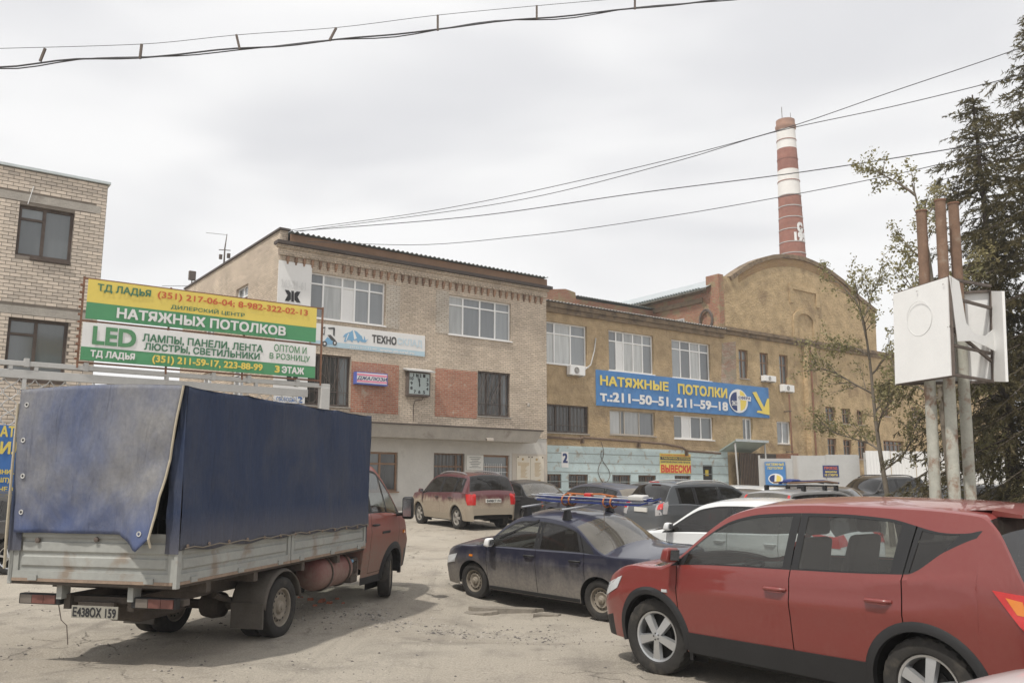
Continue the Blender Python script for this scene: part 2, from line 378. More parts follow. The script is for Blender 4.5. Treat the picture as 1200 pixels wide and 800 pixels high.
M_BROWNF = mat('brown_fascia', (.215, .13, .08), .75, var=.2, vscale=2)
M_DARKF = mat('dark_flashing', (.075, .06, .052), .7, var=.3, vscale=3)
M_PVC = mat('white_plastic_frame', (.86, .86, .85), .4, var=.03)
M_WOOD = mat('brown_wood_frame', (.245, .15, .095), .7, var=.2, vscale=6)
M_WOODD = mat('old_dark_wood', (.095, .072, .06), .8, var=.25, vscale=6)
M_IRON = mat('dark_iron', (.125, .10, .085), .75, var=.3, vscale=8)
M_RUST = mat('rust_steel', (.21, .11, .07), .85, var=.3, vscale=6)
M_PIPE = mat('old_pipe', (.15, .105, .075), .85, var=.3, vscale=5)
M_GREYM = mat('grey_painted_steel', (.47, .465, .45), .65, var=.12, vscale=2.5, stain=(.30, .25, .2), sscale=2, sth=.64)
M_WHITEP = mat('white_board', (.78, .78, .77), .55, var=.04, vscale=2)
M_BLACK = mat('black_print', (.025, .025, .028), .7, var=0)
def panemat(name, col, rough=.07, fold=.1):
    N = NT(name); ob = N.n('ShaderNodeTexCoord').outputs['Object']; oi = N.n('ShaderNodeObjectInfo').outputs['Random']
    c = N.mix(1, c4(col), N.ramp(oi, 0, 1, (.55, .55, .56, 1), (1.35, 1.33, 1.3, 1)), 'MULTIPLY')
    v = N.n('ShaderNodeMapping', {0: ob, 'Scale': (7, 7, .6)}).outputs[0]
    c = N.mix(1, c, N.ramp(N.noise(v, 1, 3), .35, .65, (1 - fold, 1 - fold, 1 - fold, 1), (1 + fold, 1 + fold, 1 + fold, 1)), 'MULTIPLY')
    N.link(c, N.b.inputs['Base Color']); N.b.inputs['Roughness'].default_value = rough; N.b.inputs['Specular IOR Level'].default_value = .85
    N.link(N.n('ShaderNodeBump', {'Strength': .06, 'Distance': .05, 'Height': N.noise(ob, 1.4, 2)}).outputs[0], N.b.inputs['Normal'])
    return N.m
M_PANE = panemat('window_pane', (.25, .27, .285), .05, .05); M_PANED = panemat('dark_window_pane', (.06, .058, .052), .12, .3); M_PANEC = panemat('sky_curtain_pane', (.40, .415, .415), .07, .13)  # pale panes: sky reflection put into the colour, with curtain folds
M_PANEG = panemat('grey_sky_pane', (.165, .182, .19), .12, .03)  # grey-blue sky reflection put into one even pane colour

# ------------------------------------------------------------------ ground
def axis(a, b, fine0, fine1, st, grow=1.16):
    v = [fine0 + i * st for i in range(int((fine1 - fine0) / st) + 1)]
    s_ = st
    while v[-1] < b: s_ *= grow; v.append(v[-1] + s_)
    s_ = st; lo = []
    x = fine0
    while x > a: s_ *= grow; x -= s_; lo.append(x)
    return lo[::-1] + v
gx = axis(-420, 420, -7.5, 6, .13); gy = axis(-60, 600, 5.5, 17, .13)
mb = MB(); P = []
for y in gy:
    row = []
    for x in gx:
        z = gz(x, y)
        if -14 < x < 14 and 2 < y < 45:
            z += .022 * mnoise.noise((x * .55, y * .55, 0)) + .010 * mnoise.noise((x * 2.1, y * 2.1, 3)) + .004 * mnoise.noise((x * 6, y * 6, 8))
            a_ = x * .97 + y * .26; z -= .035 * math.exp(-((a_ + 1.95 + .35 * mnoise.noise((x * .5, 1, 1))) / .35) ** 2) * sstep(-7, -4, x) * (1 - sstep(-2.6, -1.6, x)) * sstep(8, 8.8, y + .0 * x) * 0
            rut = y - (9.35 + .28 * (x + 5.2)) - .15 * mnoise.noise((x * 1.1, 2, 5)); z -= .05 * math.exp(-(rut / .16) ** 2) * (1 - sstep(-4.6, -3.2, x)); z += .03 * math.exp(-((rut - .3) / .14) ** 2) * (1 - sstep(-4.6, -3.2, x))
            z += .014 * mnoise.noise((x * 3.7, y * 3.7, 21)) * max(0, mnoise.noise((x * .4, y * .4, 9)))
            rough_zone = max(0, 1 - math.hypot((x + .9) / 1.6, (y - 11.9) / .9))
            z += .07 * rough_zone * mnoise.noise((x * 4.3, y * 4.3, 12))
        row.append((x, y, z))
    P.append(row)
g = mb.grid(P).build('ground', M_GROUND, smooth=60, recalc=False); tag(g, 'dusty worn asphalt yard with sandy patches and tyre tracks', 'ground', kind='structure')
import bisect
def gg(x, y):
    """height of the built ground sheet"""
    i = min(len(gx) - 2, max(0, bisect.bisect(gx, x) - 1)); j = min(len(gy) - 2, max(0, bisect.bisect(gy, y) - 1)); u = (x - gx[i]) / (gx[i + 1] - gx[i]); v = (y - gy[j]) / (gy[j + 1] - gy[j])
    return (GP[j][i][2] * (1 - u) + GP[j][i + 1][2] * u) * (1 - v) + (GP[j + 1][i][2] * (1 - u) + GP[j + 1][i + 1][2] * u) * v
GP = P
def ghere(x, y):
    i = min(range(len(gx)), key=lambda k: abs(gx[k] - x)); j = min(range(len(gy)), key=lambda k: abs(gy[k] - y))
    return P[j][i][2]

# ------------------------------------------------------------------ facade helpers
def wall(mb, u0, u1, z0, z1, ops, y=0, rev=.2, m=0, mr=None):
    mr = m if mr is None else mr
    us = sorted({u0, u1} | {k for o in ops for k in (o[0], o[1]) if u0 < k < u1}); zs = sorted({z0, z1} | {k for o in ops for k in (o[2], o[3]) if z0 < k < z1})
    for a, b in zip(us, us[1:]):
        for c, d in zip(zs, zs[1:]):
            mu, mz = (a + b) / 2, (c + d) / 2
            if any(o[0] < mu < o[1] and o[2] < mz < o[3] for o in ops): continue
            mb.add([(a, y, c), (b, y, c), (b, y, d), (a, y, d)], [(0, 1, 2, 3)], m)
    for o in ops:
        a, b, c, d = o[:4]; e_ = y + rev
        mb.add([(a, y, c), (b, y, c), (b, y, d), (a, y, d), (a, e_, c), (b, e_, c), (b, e_, d), (a, e_, d)], [(0, 4, 5, 1), (1, 5, 6, 2), (2, 6, 7, 3), (3, 7, 4, 0)], mr)
def window(par, r, cols, y=.12, fm=None, pm=None, ft=.06, transom=.28, sill=True, tr=None, label=None, panel=(), sillm=None, dep=.07, name='window'):
    """frame mesh with each pane as a sub-part; cols: relative widths; transom: share of the height above it (0 = none); tr: which columns have it"""
    u0, u1, z0, z1 = r; fm = fm or M_PVC; pm = pm or M_PANE; mb = MB(); tot = sum(cols)
    mb.box(u0, u1, y, y + dep, z0, z0 + ft); mb.box(u0, u1, y, y + dep, z1 - ft, z1)
    mb.box(u0, u0 + ft, y, y + dep, z0 + ft, z1 - ft); mb.box(u1 - ft, u1, y, y + dep, z0 + ft, z1 - ft)
    x = u0; zt = z1 - (z1 - z0) * transom; cells = []
    for i, c in enumerate(cols):
        a = x; b = x + (u1 - u0) * c / tot; x = b
        if i: mb.box(a - ft * .55, a + ft * .55, y - .004, y + dep, z0 + ft, z1 - ft)
        aa = a + (ft if i == 0 else ft * .55); bb = b - (ft if i == len(cols) - 1 else ft * .55)
        if transom and (tr is None or i in tr):
            mb.box(aa, bb, y - .002, y + dep, zt - ft * .45, zt + ft * .45)
            cells += [(aa, bb, zt + ft * .45, z1 - ft, i, 1), (aa, bb, z0 + ft, zt - ft * .45, i, 0)]
        else: cells.append((aa, bb, z0 + ft, z1 - ft, i, 0))
    f = mb.build(name, fm, par)
    for a, b, c, d, i, k in cells:
        pmat = M_WHITEP if (i in panel and not k) else (pm[i % len(pm)] if isinstance(pm, (list, tuple)) else pm)
        MB().box(a, b, y + dep * .5, y + dep * .5 + .012, c, d).build('pane', pmat, f)
    if sill: MB().box(u0 - .04, u1 + .04, -.05, y - .001, z0 - .05, z0 - .003).build('sill', sillm or M_PVC, f)
    if label: f['label'] = label
    return f
def grille(f, r, y, nu, m=M_IRON, fancy=True):
    u0, u1, z0, z1 = r; mb = MB()
    for i in range(nu + 1):
        u = u0 + .04 + (u1 - u0 - .08) * i / nu; mb.box(u - .008, u + .008, y, y + .016, z0 + .02, z1 - .02)
    for q in (.03, .28, .97): mb.box(u0 + .02, u1 - .02, y - .012, y - .001, z0 + (z1 - z0) * q - .012, z0 + (z1 - z0) * q + .012)
    if fancy:
        rng = random.Random(int(u0 * 100))
        for i in range(7):
            a = u0 + (u1 - u0) * rng.random(); b = u0 + (u1 - u0) * rng.random()
            mb.bar((a, y - .02, z0 + (z1 - z0) * .3), (b, y - .02, z1 - .05), .016, .012)
        for i in range(3):
            cu = u0 + (u1 - u0) * (i + .5) / 3; cz = z0 + (z1 - z0) * .15; rr = (z1 - z0) * .1
            mb.tube([(cu + rr * math.cos(t * math.pi / 6), y - .02, cz + rr * math.sin(t * math.pi / 6)) for t in range(13)], .008, 5)
    return mb.build('grille', m, f)
def corr(mb, a, b, y0, z0, y1, z1, per=.2, amp=.025, m=0, steps=6):
    n = max(2, int((b - a) / per * steps)); rows = []
    for (y, z) in ((y0, z0), (y1, z1)):
        rows.append([(a + (b - a) * i / n, y, z + amp * math.cos(2 * math.pi * i / steps)) for i in range(n + 1)])
    lo = [[(p[0], p[1], p[2] - .012) for p in r_] for r_ in rows]
    mb.grid(rows, m); mb.grid(lo, m); mb.grid([rows[0], lo[0]], m); mb.grid([rows[1], lo[1]], m)

# ------------------------------------------------------------------ building A: beige brick offices
pA = at(328, 287, 31); FA = Frame(pA)
def side_y(px, py, zt, u=0.0, fr=None):
    """distance behind the facade of a point at height zt seen at a pixel"""
    d = ray(px, py); k = (zt - CAM_H) / d[2]; q = Vector((k * d[0], k * d[1], 0)) - (fr or FA).o
    return -(q.x * NX.x + q.y * NX.y)
uA1, zcorn = FA.uz(640, 340)
zpar = FA.uz(335, 268)[1]
LA = max(9., min(22., side_y(222, 338, zpar)))
bA = empty('office_building', FA.world(0, 0), FACE, 'three-storey beige brick office block with a grey ground floor and a wall clock', 'building')
rA = FA.rect
w1 = FA.uz(363, 318)[0], FA.uz(451, 382)[0], FA.uz(451, 382)[1], FA.uz(363, 318)[1]
w2 = FA.uz(526.5, 345)[0], FA.uz(599, 400)[0], FA.uz(599, 400)[1], FA.uz(526.5, 345)[1]
g1 = rA((358, 413), (409.5, 477)); g2 = rA((560, 434), (598, 489))
s1 = rA((426, 528.6), (466, 575.4)); s2 = rA((509, 530.3), (544.5, 588)); s3 = rA((567, 532.5), (597.5, 590)); s0 = (s1[0] - 3.6, s1[0] - 2.2, s1[2], s1[3])
zcan = FA.uz(480, 497.9)[1]
mb = MB()
wall(mb, 0, uA1, zcan - .3, zcorn, [w1, w2, g1, g2], 0, .22, 0)
wall(mb, .001, uA1 - .001, .2, zcan - .3, [s0, s1, s2, s3], .03, .18, 1)
sw = rA((266, 344), (281, 337))
# side wall facing left with two windows
zsw = side_y(266, 344.5, FA.uz(330, 320)[1])
so_ = [(3.2, 4.6, w1[2] + .05, w1[3]), (7.2, 8.6, w1[2] + .05, w1[3]), (3.2, 4.6, g1[2], g1[3]), (7.2, 8.6, g1[2], g1[3])]
mw = MB(); wall(mw, 0, LA, .2, zcorn, so_, 0, .2, 0)
mb.add([(-p[1] * -1 * 0 + p[1], p[0], p[2]) for p in mw.v], mw.f, 0)
# the side wall's parapet climbs over the roof edge
mb.hexa([(0, .0, zcorn), (.3, .0, zcorn), (.3, LA, zcorn), (0, LA, zcorn), (0, 0, zpar - .08), (.3, 0, zpar - .08), (.3, LA, zpar - .08), (0, LA, zpar - .08)])
mb.box(0, uA1, LA - .02, LA, .2, zcorn); mb.add([(uA1, 0, .2), (uA1, LA, .2), (uA1, LA, zcorn), (uA1, 0, zcorn)], [(0, 1, 2, 3)])
mb.build('wall', [M_BEIGE, M_PLAST], bA)
MB().box(-.06, .36, -.08, LA + .05, zpar - .079, zpar).build('parapet_cap', M_DARKF, bA)
# cornice, corbels, roof
MB().box(-.14, uA1 + .05, -.16, -.001, zcorn - .10, zcorn).box(-.02, uA1 + .01, -.07, -.002, zcorn - .36, zcorn - .101).build('cornice', M_BEIGE, bA)
MB().box(-.2, uA1 + .12, -.34, .1, zcorn + .001, zcorn + .12).build('eaves_board', M_DARKF, bA)
MB().box(.3, uA1 - .15, -.26, -.2, zcorn + .121, zcorn + .42).build('fascia_board', M_BROWNF, bA)
mb = MB(); corr(mb, .28, uA1 - .2, -.42, zcorn + .47, LA - .2, zcorn + .5, .21, .035); mb.build('roof', M_SLATE, bA)
nC = 38; cb = MB(); sp_ = (uA1 - .3) / nC
cb.prism([(-.002, 0), (-.085, .02), (-.115, .16), (-.115, .2), (-.002, .2)], 'x', -.05, .05)
cb.prism([(-.002, -.09), (-.05, -.07), (-.06, -.002), (-.002, -.002)], 'x', -.032, .032)
cme = mesh_of(cb, 'corbel', mat('weathered_corbel', (.27, .175, .12), .9, var=.3, rnd=.3))
for i in range(nC):
    o = bpy.data.objects.new('corbel', cme); COL.objects.link(o); o.parent = bA; o.location = (.15 + sp_ * (i + .5), -.001, zcorn - .60)
mb = MB()
for i in range(nC - 1):                       # little arches between the corbels
    a = .15 + sp_ * (i + .5) + .05; b = a + sp_ - .1; z0 = zcorn - .40; h = .10
    pts = [(a, z0), (a, z0 + h + .03)] + [(b, z0 + h + .03), (b, z0)] + [(b - (b - a) * k / 6, z0 + h * math.sin(math.pi * k / 6)) for k in range(1, 6)]
    mb.prism(pts, 'y', -.105, -.071)
mb.build('corbel_arches', M_BEIGE, bA)
# windows
window(bA, w1, [1, 1.25, .85, 1, 1.05], pm=[M_PANE, M_PANEC, M_PANEC, M_PANE, M_PANE], panel=(2,), transom=.235, label='white window with one solid panel, top floor next to the tall white banner')
window(bA, w2, [1, 1.15, 1.05, 1.05], pm=[M_PANEC, M_PANE, M_PANE, M_PANE], transom=.235)
for r_ in (g1, g2):
    f = window(bA, r_, [1, 1.4, .8], fm=M_WOODD, pm=[M_PANED, M_PANED, M_PANEG], transom=0, sillm=M_CONC, y=.14)
    grille(f, r_, .04, 9)
for r_ in (s0, s1): window(bA, r_, [1, 1], fm=M_WOOD, pm=[M_PANEG, M_PANED], transom=.3, ft=.075, y=.12, sillm=M_WOOD)
f = window(bA, s2, [2.2, .7], fm=M_WOOD, pm=M_PANED, transom=.27, ft=.07, y=.14, sillm=M_WOOD); grille(f, s2, .07, 8, fancy=False)
f = window(bA, s3, [1], fm=M_WOOD, pm=M_PANEG, transom=.24, ft=.08, y=.14, sillm=M_WOOD)
mb = MB()
for i in range(9): mb.box(s3[0] + .1 + i * .105, s3[0] + .112 + i * .105, .08, .09, s3[2], s3[3] - .35)
for i in range(7): mb.box(s3[0] + .08, s3[1] - .08, .07, .079, s3[2] + .1 + i * .24, s3[2] + .112 + i * .24)
mb.build('grille', M_PVC, f)
for (a, b, c, d) in so_:                       # windows of the side wall: built flat, then turned onto it
    f = window(bA, (a, b, c, d), [1, 1], transom=.25, y=.1); f.rotation_euler = (0, 0, R(90)); f.scale = (1, -1, 1)
# patches of other brick
def patch(par, r, m, name, y=-.012):
    return MB().box(r[0], r[1], y, -.0005, r[2], r[3]).build(name, m, par)
patch(bA, (w1[1] + .02, FA.uz(468, 385)[0], w1[2] - .08, w1[3] - .05), M_WHITEB, 'white_brick_patch')
patch(bA, (FA.uz(511, 341)[0], w2[0] - .02, w2[2] - .02, w2[3] + .12), M_WHITEB, 'white_brick_patch')
patch(bA, (g1[1] + .03, FA.uz(467.5, 427)[0], FA.uz(467.5, 486)[1], FA.uz(411, 422.5)[1]), M_REDB, 'red_brick_patch')
patch(bA, (FA.uz(510, 431)[0], g2[0] - .03, FA.uz(559, 490)[1], FA.uz(510, 431)[1]), M_REDB, 'red_brick_patch')
# long canopy over the ground floor
cf = -.95; u0c = -.3; u1c = FA.uz(632, 516, cf)[0]; zc1 = FA.uz(480, 498, cf)[1]; zc0 = FA.uz(480, 512.5, cf)[1]
mb = MB(); mb.add([(u0c, cf - .08, zc1), (u1c + .1, cf - .08, zc1), (u1c + .1, .0, zc1), (u0c, .0, zc1), (u0c + .1, cf + .08, zc0), (u1c - .1, cf + .08, zc0), (u1c - .1, .029, zc0), (u0c + .1, .029, zc0)],
                  [(0, 1, 2, 3), (7, 6, 5, 4), (0, 4, 5, 1), (1, 5, 6, 2), (3, 7, 4, 0)])
can = mb.build('canopy', M_CONC, bA); MB().box(u0c - .03, u1c + .14, cf - .13, .0, zc1 + .001, zc1 + .05).build('canopy_flashing', M_DARKF, can)
tp = rA((600.5, 531), (642, 571)); MB().box(tp[0], uA1 - .01, .012, .029, tp[2] - .1, tp[3]).build('tan_panel', M_PLASTW, bA)
MB().box(0, uA1, -.10, .029, .2, gz(-3, 34) + .26).build('plinth', M_CONC, bA)
MB().box(u0c, uA1 + 1, -1.35, -.101, .2, gz(-3, 33.5) + .13).build('pavement', mat('pale_kerb', (.52, .50, .46), .9, var=.18), bA)

# ------------------------------------------------------------------ building B: stucco wing
YB = .55
uB1 = FA.uz(846, 384, YB)[0]; FB = Frame(FA.world(uA1, YB)); rB = FB.rect
bB = empty('stucco_building', FB.world(0, 0), FACE, 'two-storey brown stucco wing with peeling pale blue base and white windows', 'building')
LB = FB.uz(846, 384)[0]; zeB = FB.uz(743, 369)[1]
def rr(fr, tl, br): return (fr.uz(*tl)[0], fr.uz(*br)[0], fr.uz(*br)[1], fr.uz(*tl)[1])
B1 = rr(FB, (641, 375.8), (688.3, 430)); B2 = rr(FB, (713, 386), (766.7, 439)); B3 = rr(FB, (786.8, 397), (833.5, 446.7))
B1 = (.05,) + B1[1:]
b1 = rr(FB, (641.5, 472.8), (690, 508.3)); b2 = rr(FB, (714.4, 479.7), (768.3, 511)); b3 = rr(FB, (789.5, 485.8), (836.8, 515.5)); b1 = (.08,) + b1[1:]
base = [rr(FB, (a, 555.3), (b, 572)) for a, b in ((642.5, 657.5), (665.8, 689), (717, 739), (747.5, 768.8), (790, 809.5))]
base[0] = (.06, base[0][1], base[0][2], base[0][3]); base = [(a, b, base[1][2], base[1][3]) for a, b, c, d in base]
dB = rr(FB, (823, 544.5), (836, 580)); dB = (dB[0], dB[1], .62, dB[3])
zblue = FB.uz(740, 525)[1]
mb = MB(); wall(mb, 0, LB, zblue, zeB, [B1, B2, B3, b1, b2, b3], 0, .2, 0); wall(mb, 0, LB, .2, zblue, base + [dB], -.03, .22, 1)
mb.add([(0, -.03, zblue), (LB, -.03, zblue), (LB, 0, zblue), (0, 0, zblue)], [(0, 1, 2, 3)], 1)
mb.build('wall', [M_STUC, M_PEEL], bB)
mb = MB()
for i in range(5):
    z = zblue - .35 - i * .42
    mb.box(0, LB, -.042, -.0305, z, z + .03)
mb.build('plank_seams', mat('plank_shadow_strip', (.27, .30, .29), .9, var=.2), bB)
MB().box(0, LB + .05, -.22, -.001, zeB - .28, zeB - .06).box(0, LB + .05, -.12, -.001, zeB - .5, zeB - .281).build('cornice', M_CORN, bB)
mb = MB(); corr(mb, -.1, LB + .1, -.34, zeB - .02, 6, zeB + .7, .2, .03); mb.build('roof', mat('pale_slate_roof', (.30, .29, .275), .85, var=.2), bB)
window(bB, B1, [1, 1.05, 1], transom=.27, pm=[M_PANEC, M_PANEC, M_PANE]); window(bB, B2, [.9, .75, 1, 1, 1.05], transom=.26, pm=[M_PANE, M_PANEC, M_PANEC, M_PANEC, M_PANE], panel=(1,)); window(bB, B3, [1, 1, 1, 1], transom=.24, pm=[M_PANE, M_PANE, M_PANEC, M_PANE])
f = window(bB, b1, [1, .9, 1.1], fm=M_WOODD, pm=M_PANED, transom=0, ft=.08, sillm=M_CONC); grille(f, b1, .05, 13, fancy=False)
window(bB, b2, [.8, .25, 1, 1], fm=mat('weathered_pale_frame', (.50, .46, .40), .8), pm=[M_PANEC, M_PANEG, M_PANEC, M_PANE], transom=0, ft=.05, sillm=M_CONC)
window(bB, b3, [.9, .8, 1, 1.1], transom=0, pm=[M_PANEG, M_PANE, M_PANEG, M_PANEG], panel=(1,))
for i, r_ in enumerate(base):
    f = window(bB, r_, [1, 1], fm=M_WOOD, pm=M_PANED, transom=0, ft=.06, y=.08, sill=False); grille(f, r_, .0, 7, fancy=False)
dd = MB().box(dB[0], dB[1], .05, .1, dB[2], dB[3]).build('door', mat('black_door', (.03, .028, .026), .6), bB)
MB().box(dB[0] + .12, dB[0] + .16, .0, .049, dB[2] + 1.0, dB[2] + 1.15).build('handle', M_GREYM, dd)
MB().box(dB[0] + .26, dB[0] + .5, .042, .049, dB[3] - .55, dB[3] - .25).build('paper_notice', mat('yellow_paper', (.72, .55, .08), .8), dd)
MB().box(-2, 17, -.9, -.051, .2, gz(4, 40) + .13).build('pavement', mat('pale_kerb', (.52, .50, .46), .9), bB)
# back volume of the wing with red brick wall behind the roof
def behind(px, py, y): return FB.uz(px, py, y)
kb = empty('brick_annex', FB.world(0, 5), FACE, 'low red brick block with broken parapet behind the stucco wing roof', 'building')
z_a = behind(640, 341, 5)[1]; ua = behind(640, 340, 5)[0] ; ub = behind(671, 345, 5)[0]; uc = behind(736, 357, 5)[0]
zc_ = behind(736, 357, 5)[1]; zb_ = behind(674, 345, 5)[1]
mb = MB(); mb.prism([(ua - 3, zeB - 1.5), (uc + 3, zeB - 1.5), (uc + 3, zc_ - .1), (ub + .25, zb_ - .25), (ub + .2, zb_ + .12), (ub - .5, zb_ + .22), (ua, z_a + .1), (ua - 3, z_a + .1)], 'y', 0, .4); mb.build('wall', M_OLDRED, kb)
mb = MB(); corr(mb, ub + .3, uc + 3, -.15, zc_ - .0, 4, zc_ + .1, .2, .03); mb.build('roof', M_SLATE, kb)

# ------------------------------------------------------------------ building C: boiler house with arched gable
FC = Frame(FB.world(LB, 0)); bC = empty('boiler_house', FC.world(0, 0), FACE, 'tall brown stucco boiler house with rounded gable and cornice', 'building')
def uC(px, py, y=0): return FC.uz(px, py, y)
zcC = uC(944, 400)[1]; uR = uC(1027, 400)[0]; uEnd = uR + 16
arch = [(833.75, 320.6), (846, 322.5), (855, 325.5), (865, 318), (876, 311), (886, 306), (895.5, 302.7), (905, 300.3), (915, 299.5), (928, 300.2), (941, 302.7), (952, 307), (963.7, 312.5), (975, 320), (986.5, 328.7), (997, 338.5), (1006, 348), (1016, 356), (1026, 364)]
AP = [uC(*p) for p in arch]
cw = [rr(FC, (865.3, 409), (877.6, 444)), rr(FC, (890, 412.6), (901.5, 447)), rr(FC, (912.7, 415), (924.5, 450.6)), rr(FC, (870, 489.6), (883, 516)), rr(FC, (910, 493), (928, 520.5)),
      rr(FC, (967, 476), (980, 496)), rr(FC, (986.5, 478), (997.5, 497)), rr(FC, (1004, 480), (1013, 498)), rr(FC, (969.5, 513), (981.6, 536)), rr(FC, (988, 514.5), (999.5, 537)), rr(FC, (1005, 515.5), (1017, 538)), rr(FC, (1035, 515.6), (1060, 530)), rr(FC, (1034, 474), (1043, 488)), rr(FC, (1068, 476), (1078, 489))]
mb = MB(); wall(mb, 0, uEnd, .2, zcC, cw, 0, .22)
top = [(0, zcC)] + [(max(0, u), z) for u, z in AP if True] + [(uR, zcC)]
mb.prism(top, 'y', .02, .5); mb.box(0, uEnd, 13.5, 13.6, .2, zcC)
mb.build('wall', M_STUC2, bC)
# coping of bricks along the arch
mb = MB()
for (a, b) in zip(AP[2:], AP[3:]):
    d = Vector((b[0] - a[0], 0, b[1] - a[1])); L_ = d.length
    n_ = Vector((-d.z, 0, d.x)).normalized() * .16
    A_ = Vector((a[0], -.10, a[1])); B_ = Vector((b[0], -.10, b[1])); Y_ = Vector((0, .68, 0))
    mb.hexa([A_ - n_, B_ - n_, B_ - n_ + Y_, A_ - n_ + Y_, A_ + n_ * .5, B_ + n_ * .5, B_ + n_ * .5 + Y_, A_ + n_ * .5 + Y_])
mb.build('arch_coping', M_CORN, bC)
mb = MB()
for (a, b) in zip(AP[3:15], AP[4:16]):        # bare brick under the coping
    mb.add([(a[0], .004, a[1] - .12), (b[0], .004, b[1] - .12), (b[0], .004, b[1] - .65), (a[0], .004, a[1] - .65)], [(0, 1, 2, 3)])
mb.build('bare_brick_band', brickmat('mossy_brick', (.36, .22, .125), (.40, .28, .16), (.30, .22, .13), .25, .09, .014, stain=(.33, .225, .115), sth=.46), bC)
pr = [(uC(834, 321)[0], uC(834, 321)[1]), (uC(846, 322)[0], 0)]
MB().box(-.12, AP[1][0] + .1, .0, .9, zcC + .07, pr[0][1] + .1).build('corner_pier', M_OLDRED, bC)
MB().box(-.1, uEnd, -.26, -.001, zcC - .12, zcC + .06).box(-.05, uEnd, -.13, -.002, zcC - .32, zcC - .121).build('cornice', M_CORN, bC)
# ornament: lintel moulding and blind niche
o1 = rr(FC, (924, 331), (959, 350)); mb = MB(); mb.box(o1[0], o1[1], -.08, .019, o1[3] - .35, o1[3] - .05); mb.box(o1[0], o1[0] + .3, -.08, .019, o1[3] - 1.2, o1[3] - .351); mb.box(o1[1] - .3, o1[1], -.08, .019, o1[3] - 1.2, o1[3] - .351); mb.build('lintel_moulding', M_STUC2, bC)
o2 = rr(FC, (928, 360), (957, 396)); mb = MB(); hw = (o2[1] - o2[0]) / 2; um = (o2[0] + o2[1]) / 2; zs = o2[3] - .75
for (a, b) in ((o2[0], o2[0] + .32), (o2[1] - .32, o2[1])): mb.box(a, b, -.08, .019, zcC + .07, zs)
for k in range(8):
    t0, t1 = math.pi * k / 8, math.pi * (k + 1) / 8
    q = [(um - hw * math.cos(t0), zs + .75 * math.sin(t0)), (um - hw * math.cos(t1), zs + .75 * math.sin(t1)), (um - (hw - .32) * math.cos(t1), zs + .48 * math.sin(t1)), (um - (hw - .32) * math.cos(t0), zs + .48 * math.sin(t0))]
    mb.prism(q, 'y', -.08, .019)
mb.build('niche_moulding', M_STUC2, bC)
pp = rr(FC, (939, 403), (957, 530)); MB().box(pp[0], pp[1], -.3, -.001, .3, zcC - .33).build('pilaster', M_STUC2, bC)
for i, r_ in enumerate(cw):
    white = i in (3, 4)
    f = window(bC, r_, [1, 1] if i != 11 else [1, 1, 1, 1, 1], fm=M_PVC if white else M_WOOD, pm=M_PANE if white else (M_PANEG if i < 5 else M_PANED), transom=0 if white else .35, ft=.07, y=.14, sillm=M_CONC)
# side wall and vaulted roof
zev = uC(833, 331)[1]
FCs = FC
mb = MB(); mb.box(-.05, .35, .9, 26, zeB - 1.5, zev - 0.1); mb.build('side_wall', M_OLDRED, bC)
mb = MB(); mb.box(-.13, -.051, 1.2, 26, zev - .8, zev - .55); mb.box(-.13, -.051, .9, 26, zev - .25, zev - .12); mb.build('side_cornice', M_CORN, bC)
mb = MB(); rows = []
prof = [(-.55, zev - .12), (.6, zev + .42)] + [(u + .1, z - .45) for u, z in AP[4:]]
for y in (.52, 9, 18, 26): rows.append([(u, y, z) for u, z in prof])
mb.grid(rows); mb.grid([[(p[0], p[1], p[2] - .02) for p in r_] for r_ in rows]); mb.build('roof', M_GALV, bC, smooth=40)
mb = MB(); nT = 120
for i in range(nT):
    y = 1 + 25 * i / nT; mb.box(-.6, -.5, y, y + .09, zev - .17, zev - .07)
mb.build('roof_edge_waves', M_SLATE, bC)
# small attic window in the side wall
f = window(bC, (2.6, 4.2, zeB + .28, zeB + 1.0), [1, 1], transom=0, y=0, fm=M_GREYM, ft=.08, sill=False); f.rotation_euler = (0, 0, R(90)); f.scale = (1, -1, 1); f.location = (-.12, 0, 0)
for p_ in bC.children:
    pass

# ------------------------------------------------------------------ building E: pale brick block on the left, brick by brick where it shows
pE = at(127, 215, 24); FE = Frame(pE); bE = empty('brick_building', FE.world(0, 0), FACE, 'pale brick block with brown wooden windows behind the big billboard', 'building')
zE = pE.z; e1 = rr(FE, (23.5, 239), (82.5, 307)); e2 = rr(FE, (10.5, 371), (74.5, 447)); e0 = (e1[0] - 3.4, e1[1] - 3.4, e1[2], e1[3]); e3 = (e2[0] - 3.4, e2[1] - 3.4, e2[2], e2[3])
e4 = (e2[0], e2[1], e2[2] - 3.1, e2[3] - 3.1)
zb1 = FE.uz(60, 238)[1]; zb2 = FE.uz(60, 368.5)[1]
ops = [e0, e1, e2, e3, e4]
mb = MB(); wall(mb, -5.2, 0, .2, zE - .06, [o for o in ops if o[0] > -5.2], .0, .22, 0); wall(mb, -16, -5.2, .2, zE - .06, [o for o in ops if o[1] < -5.2], -.012, .22, 1)
mb.box(-16, 0, 11.9, 12, .2, zE - .06, 1); mb.add([(0, 0, .2), (0, 12, .2), (0, 12, zE - .06), (0, 0, zE - .06)], [(0, 1, 2, 3)], 1); mb.add([(-16, 0, zE - .1), (0, 0, zE - .1), (0, 12, zE - .1), (-16, 12, zE - .1)], [(0, 1, 2, 3)], 1)
wE = mb.build('wall', [M_MORTAR, M_FARB], bE)
MB().box(-16, .06, -.08, .3, zE - .05, zE + .02).build('roof_flashing', mat('pale_metal_flashing', (.55, .60, .60), .5, metal=.3), bE)
for z_ in (zb1, zb2): MB().box(-16, -.14, -.018, -.0005, z_ - .08, z_ + .14).build('concrete_band', M_CONC, bE)
c_, bl = .1, .262
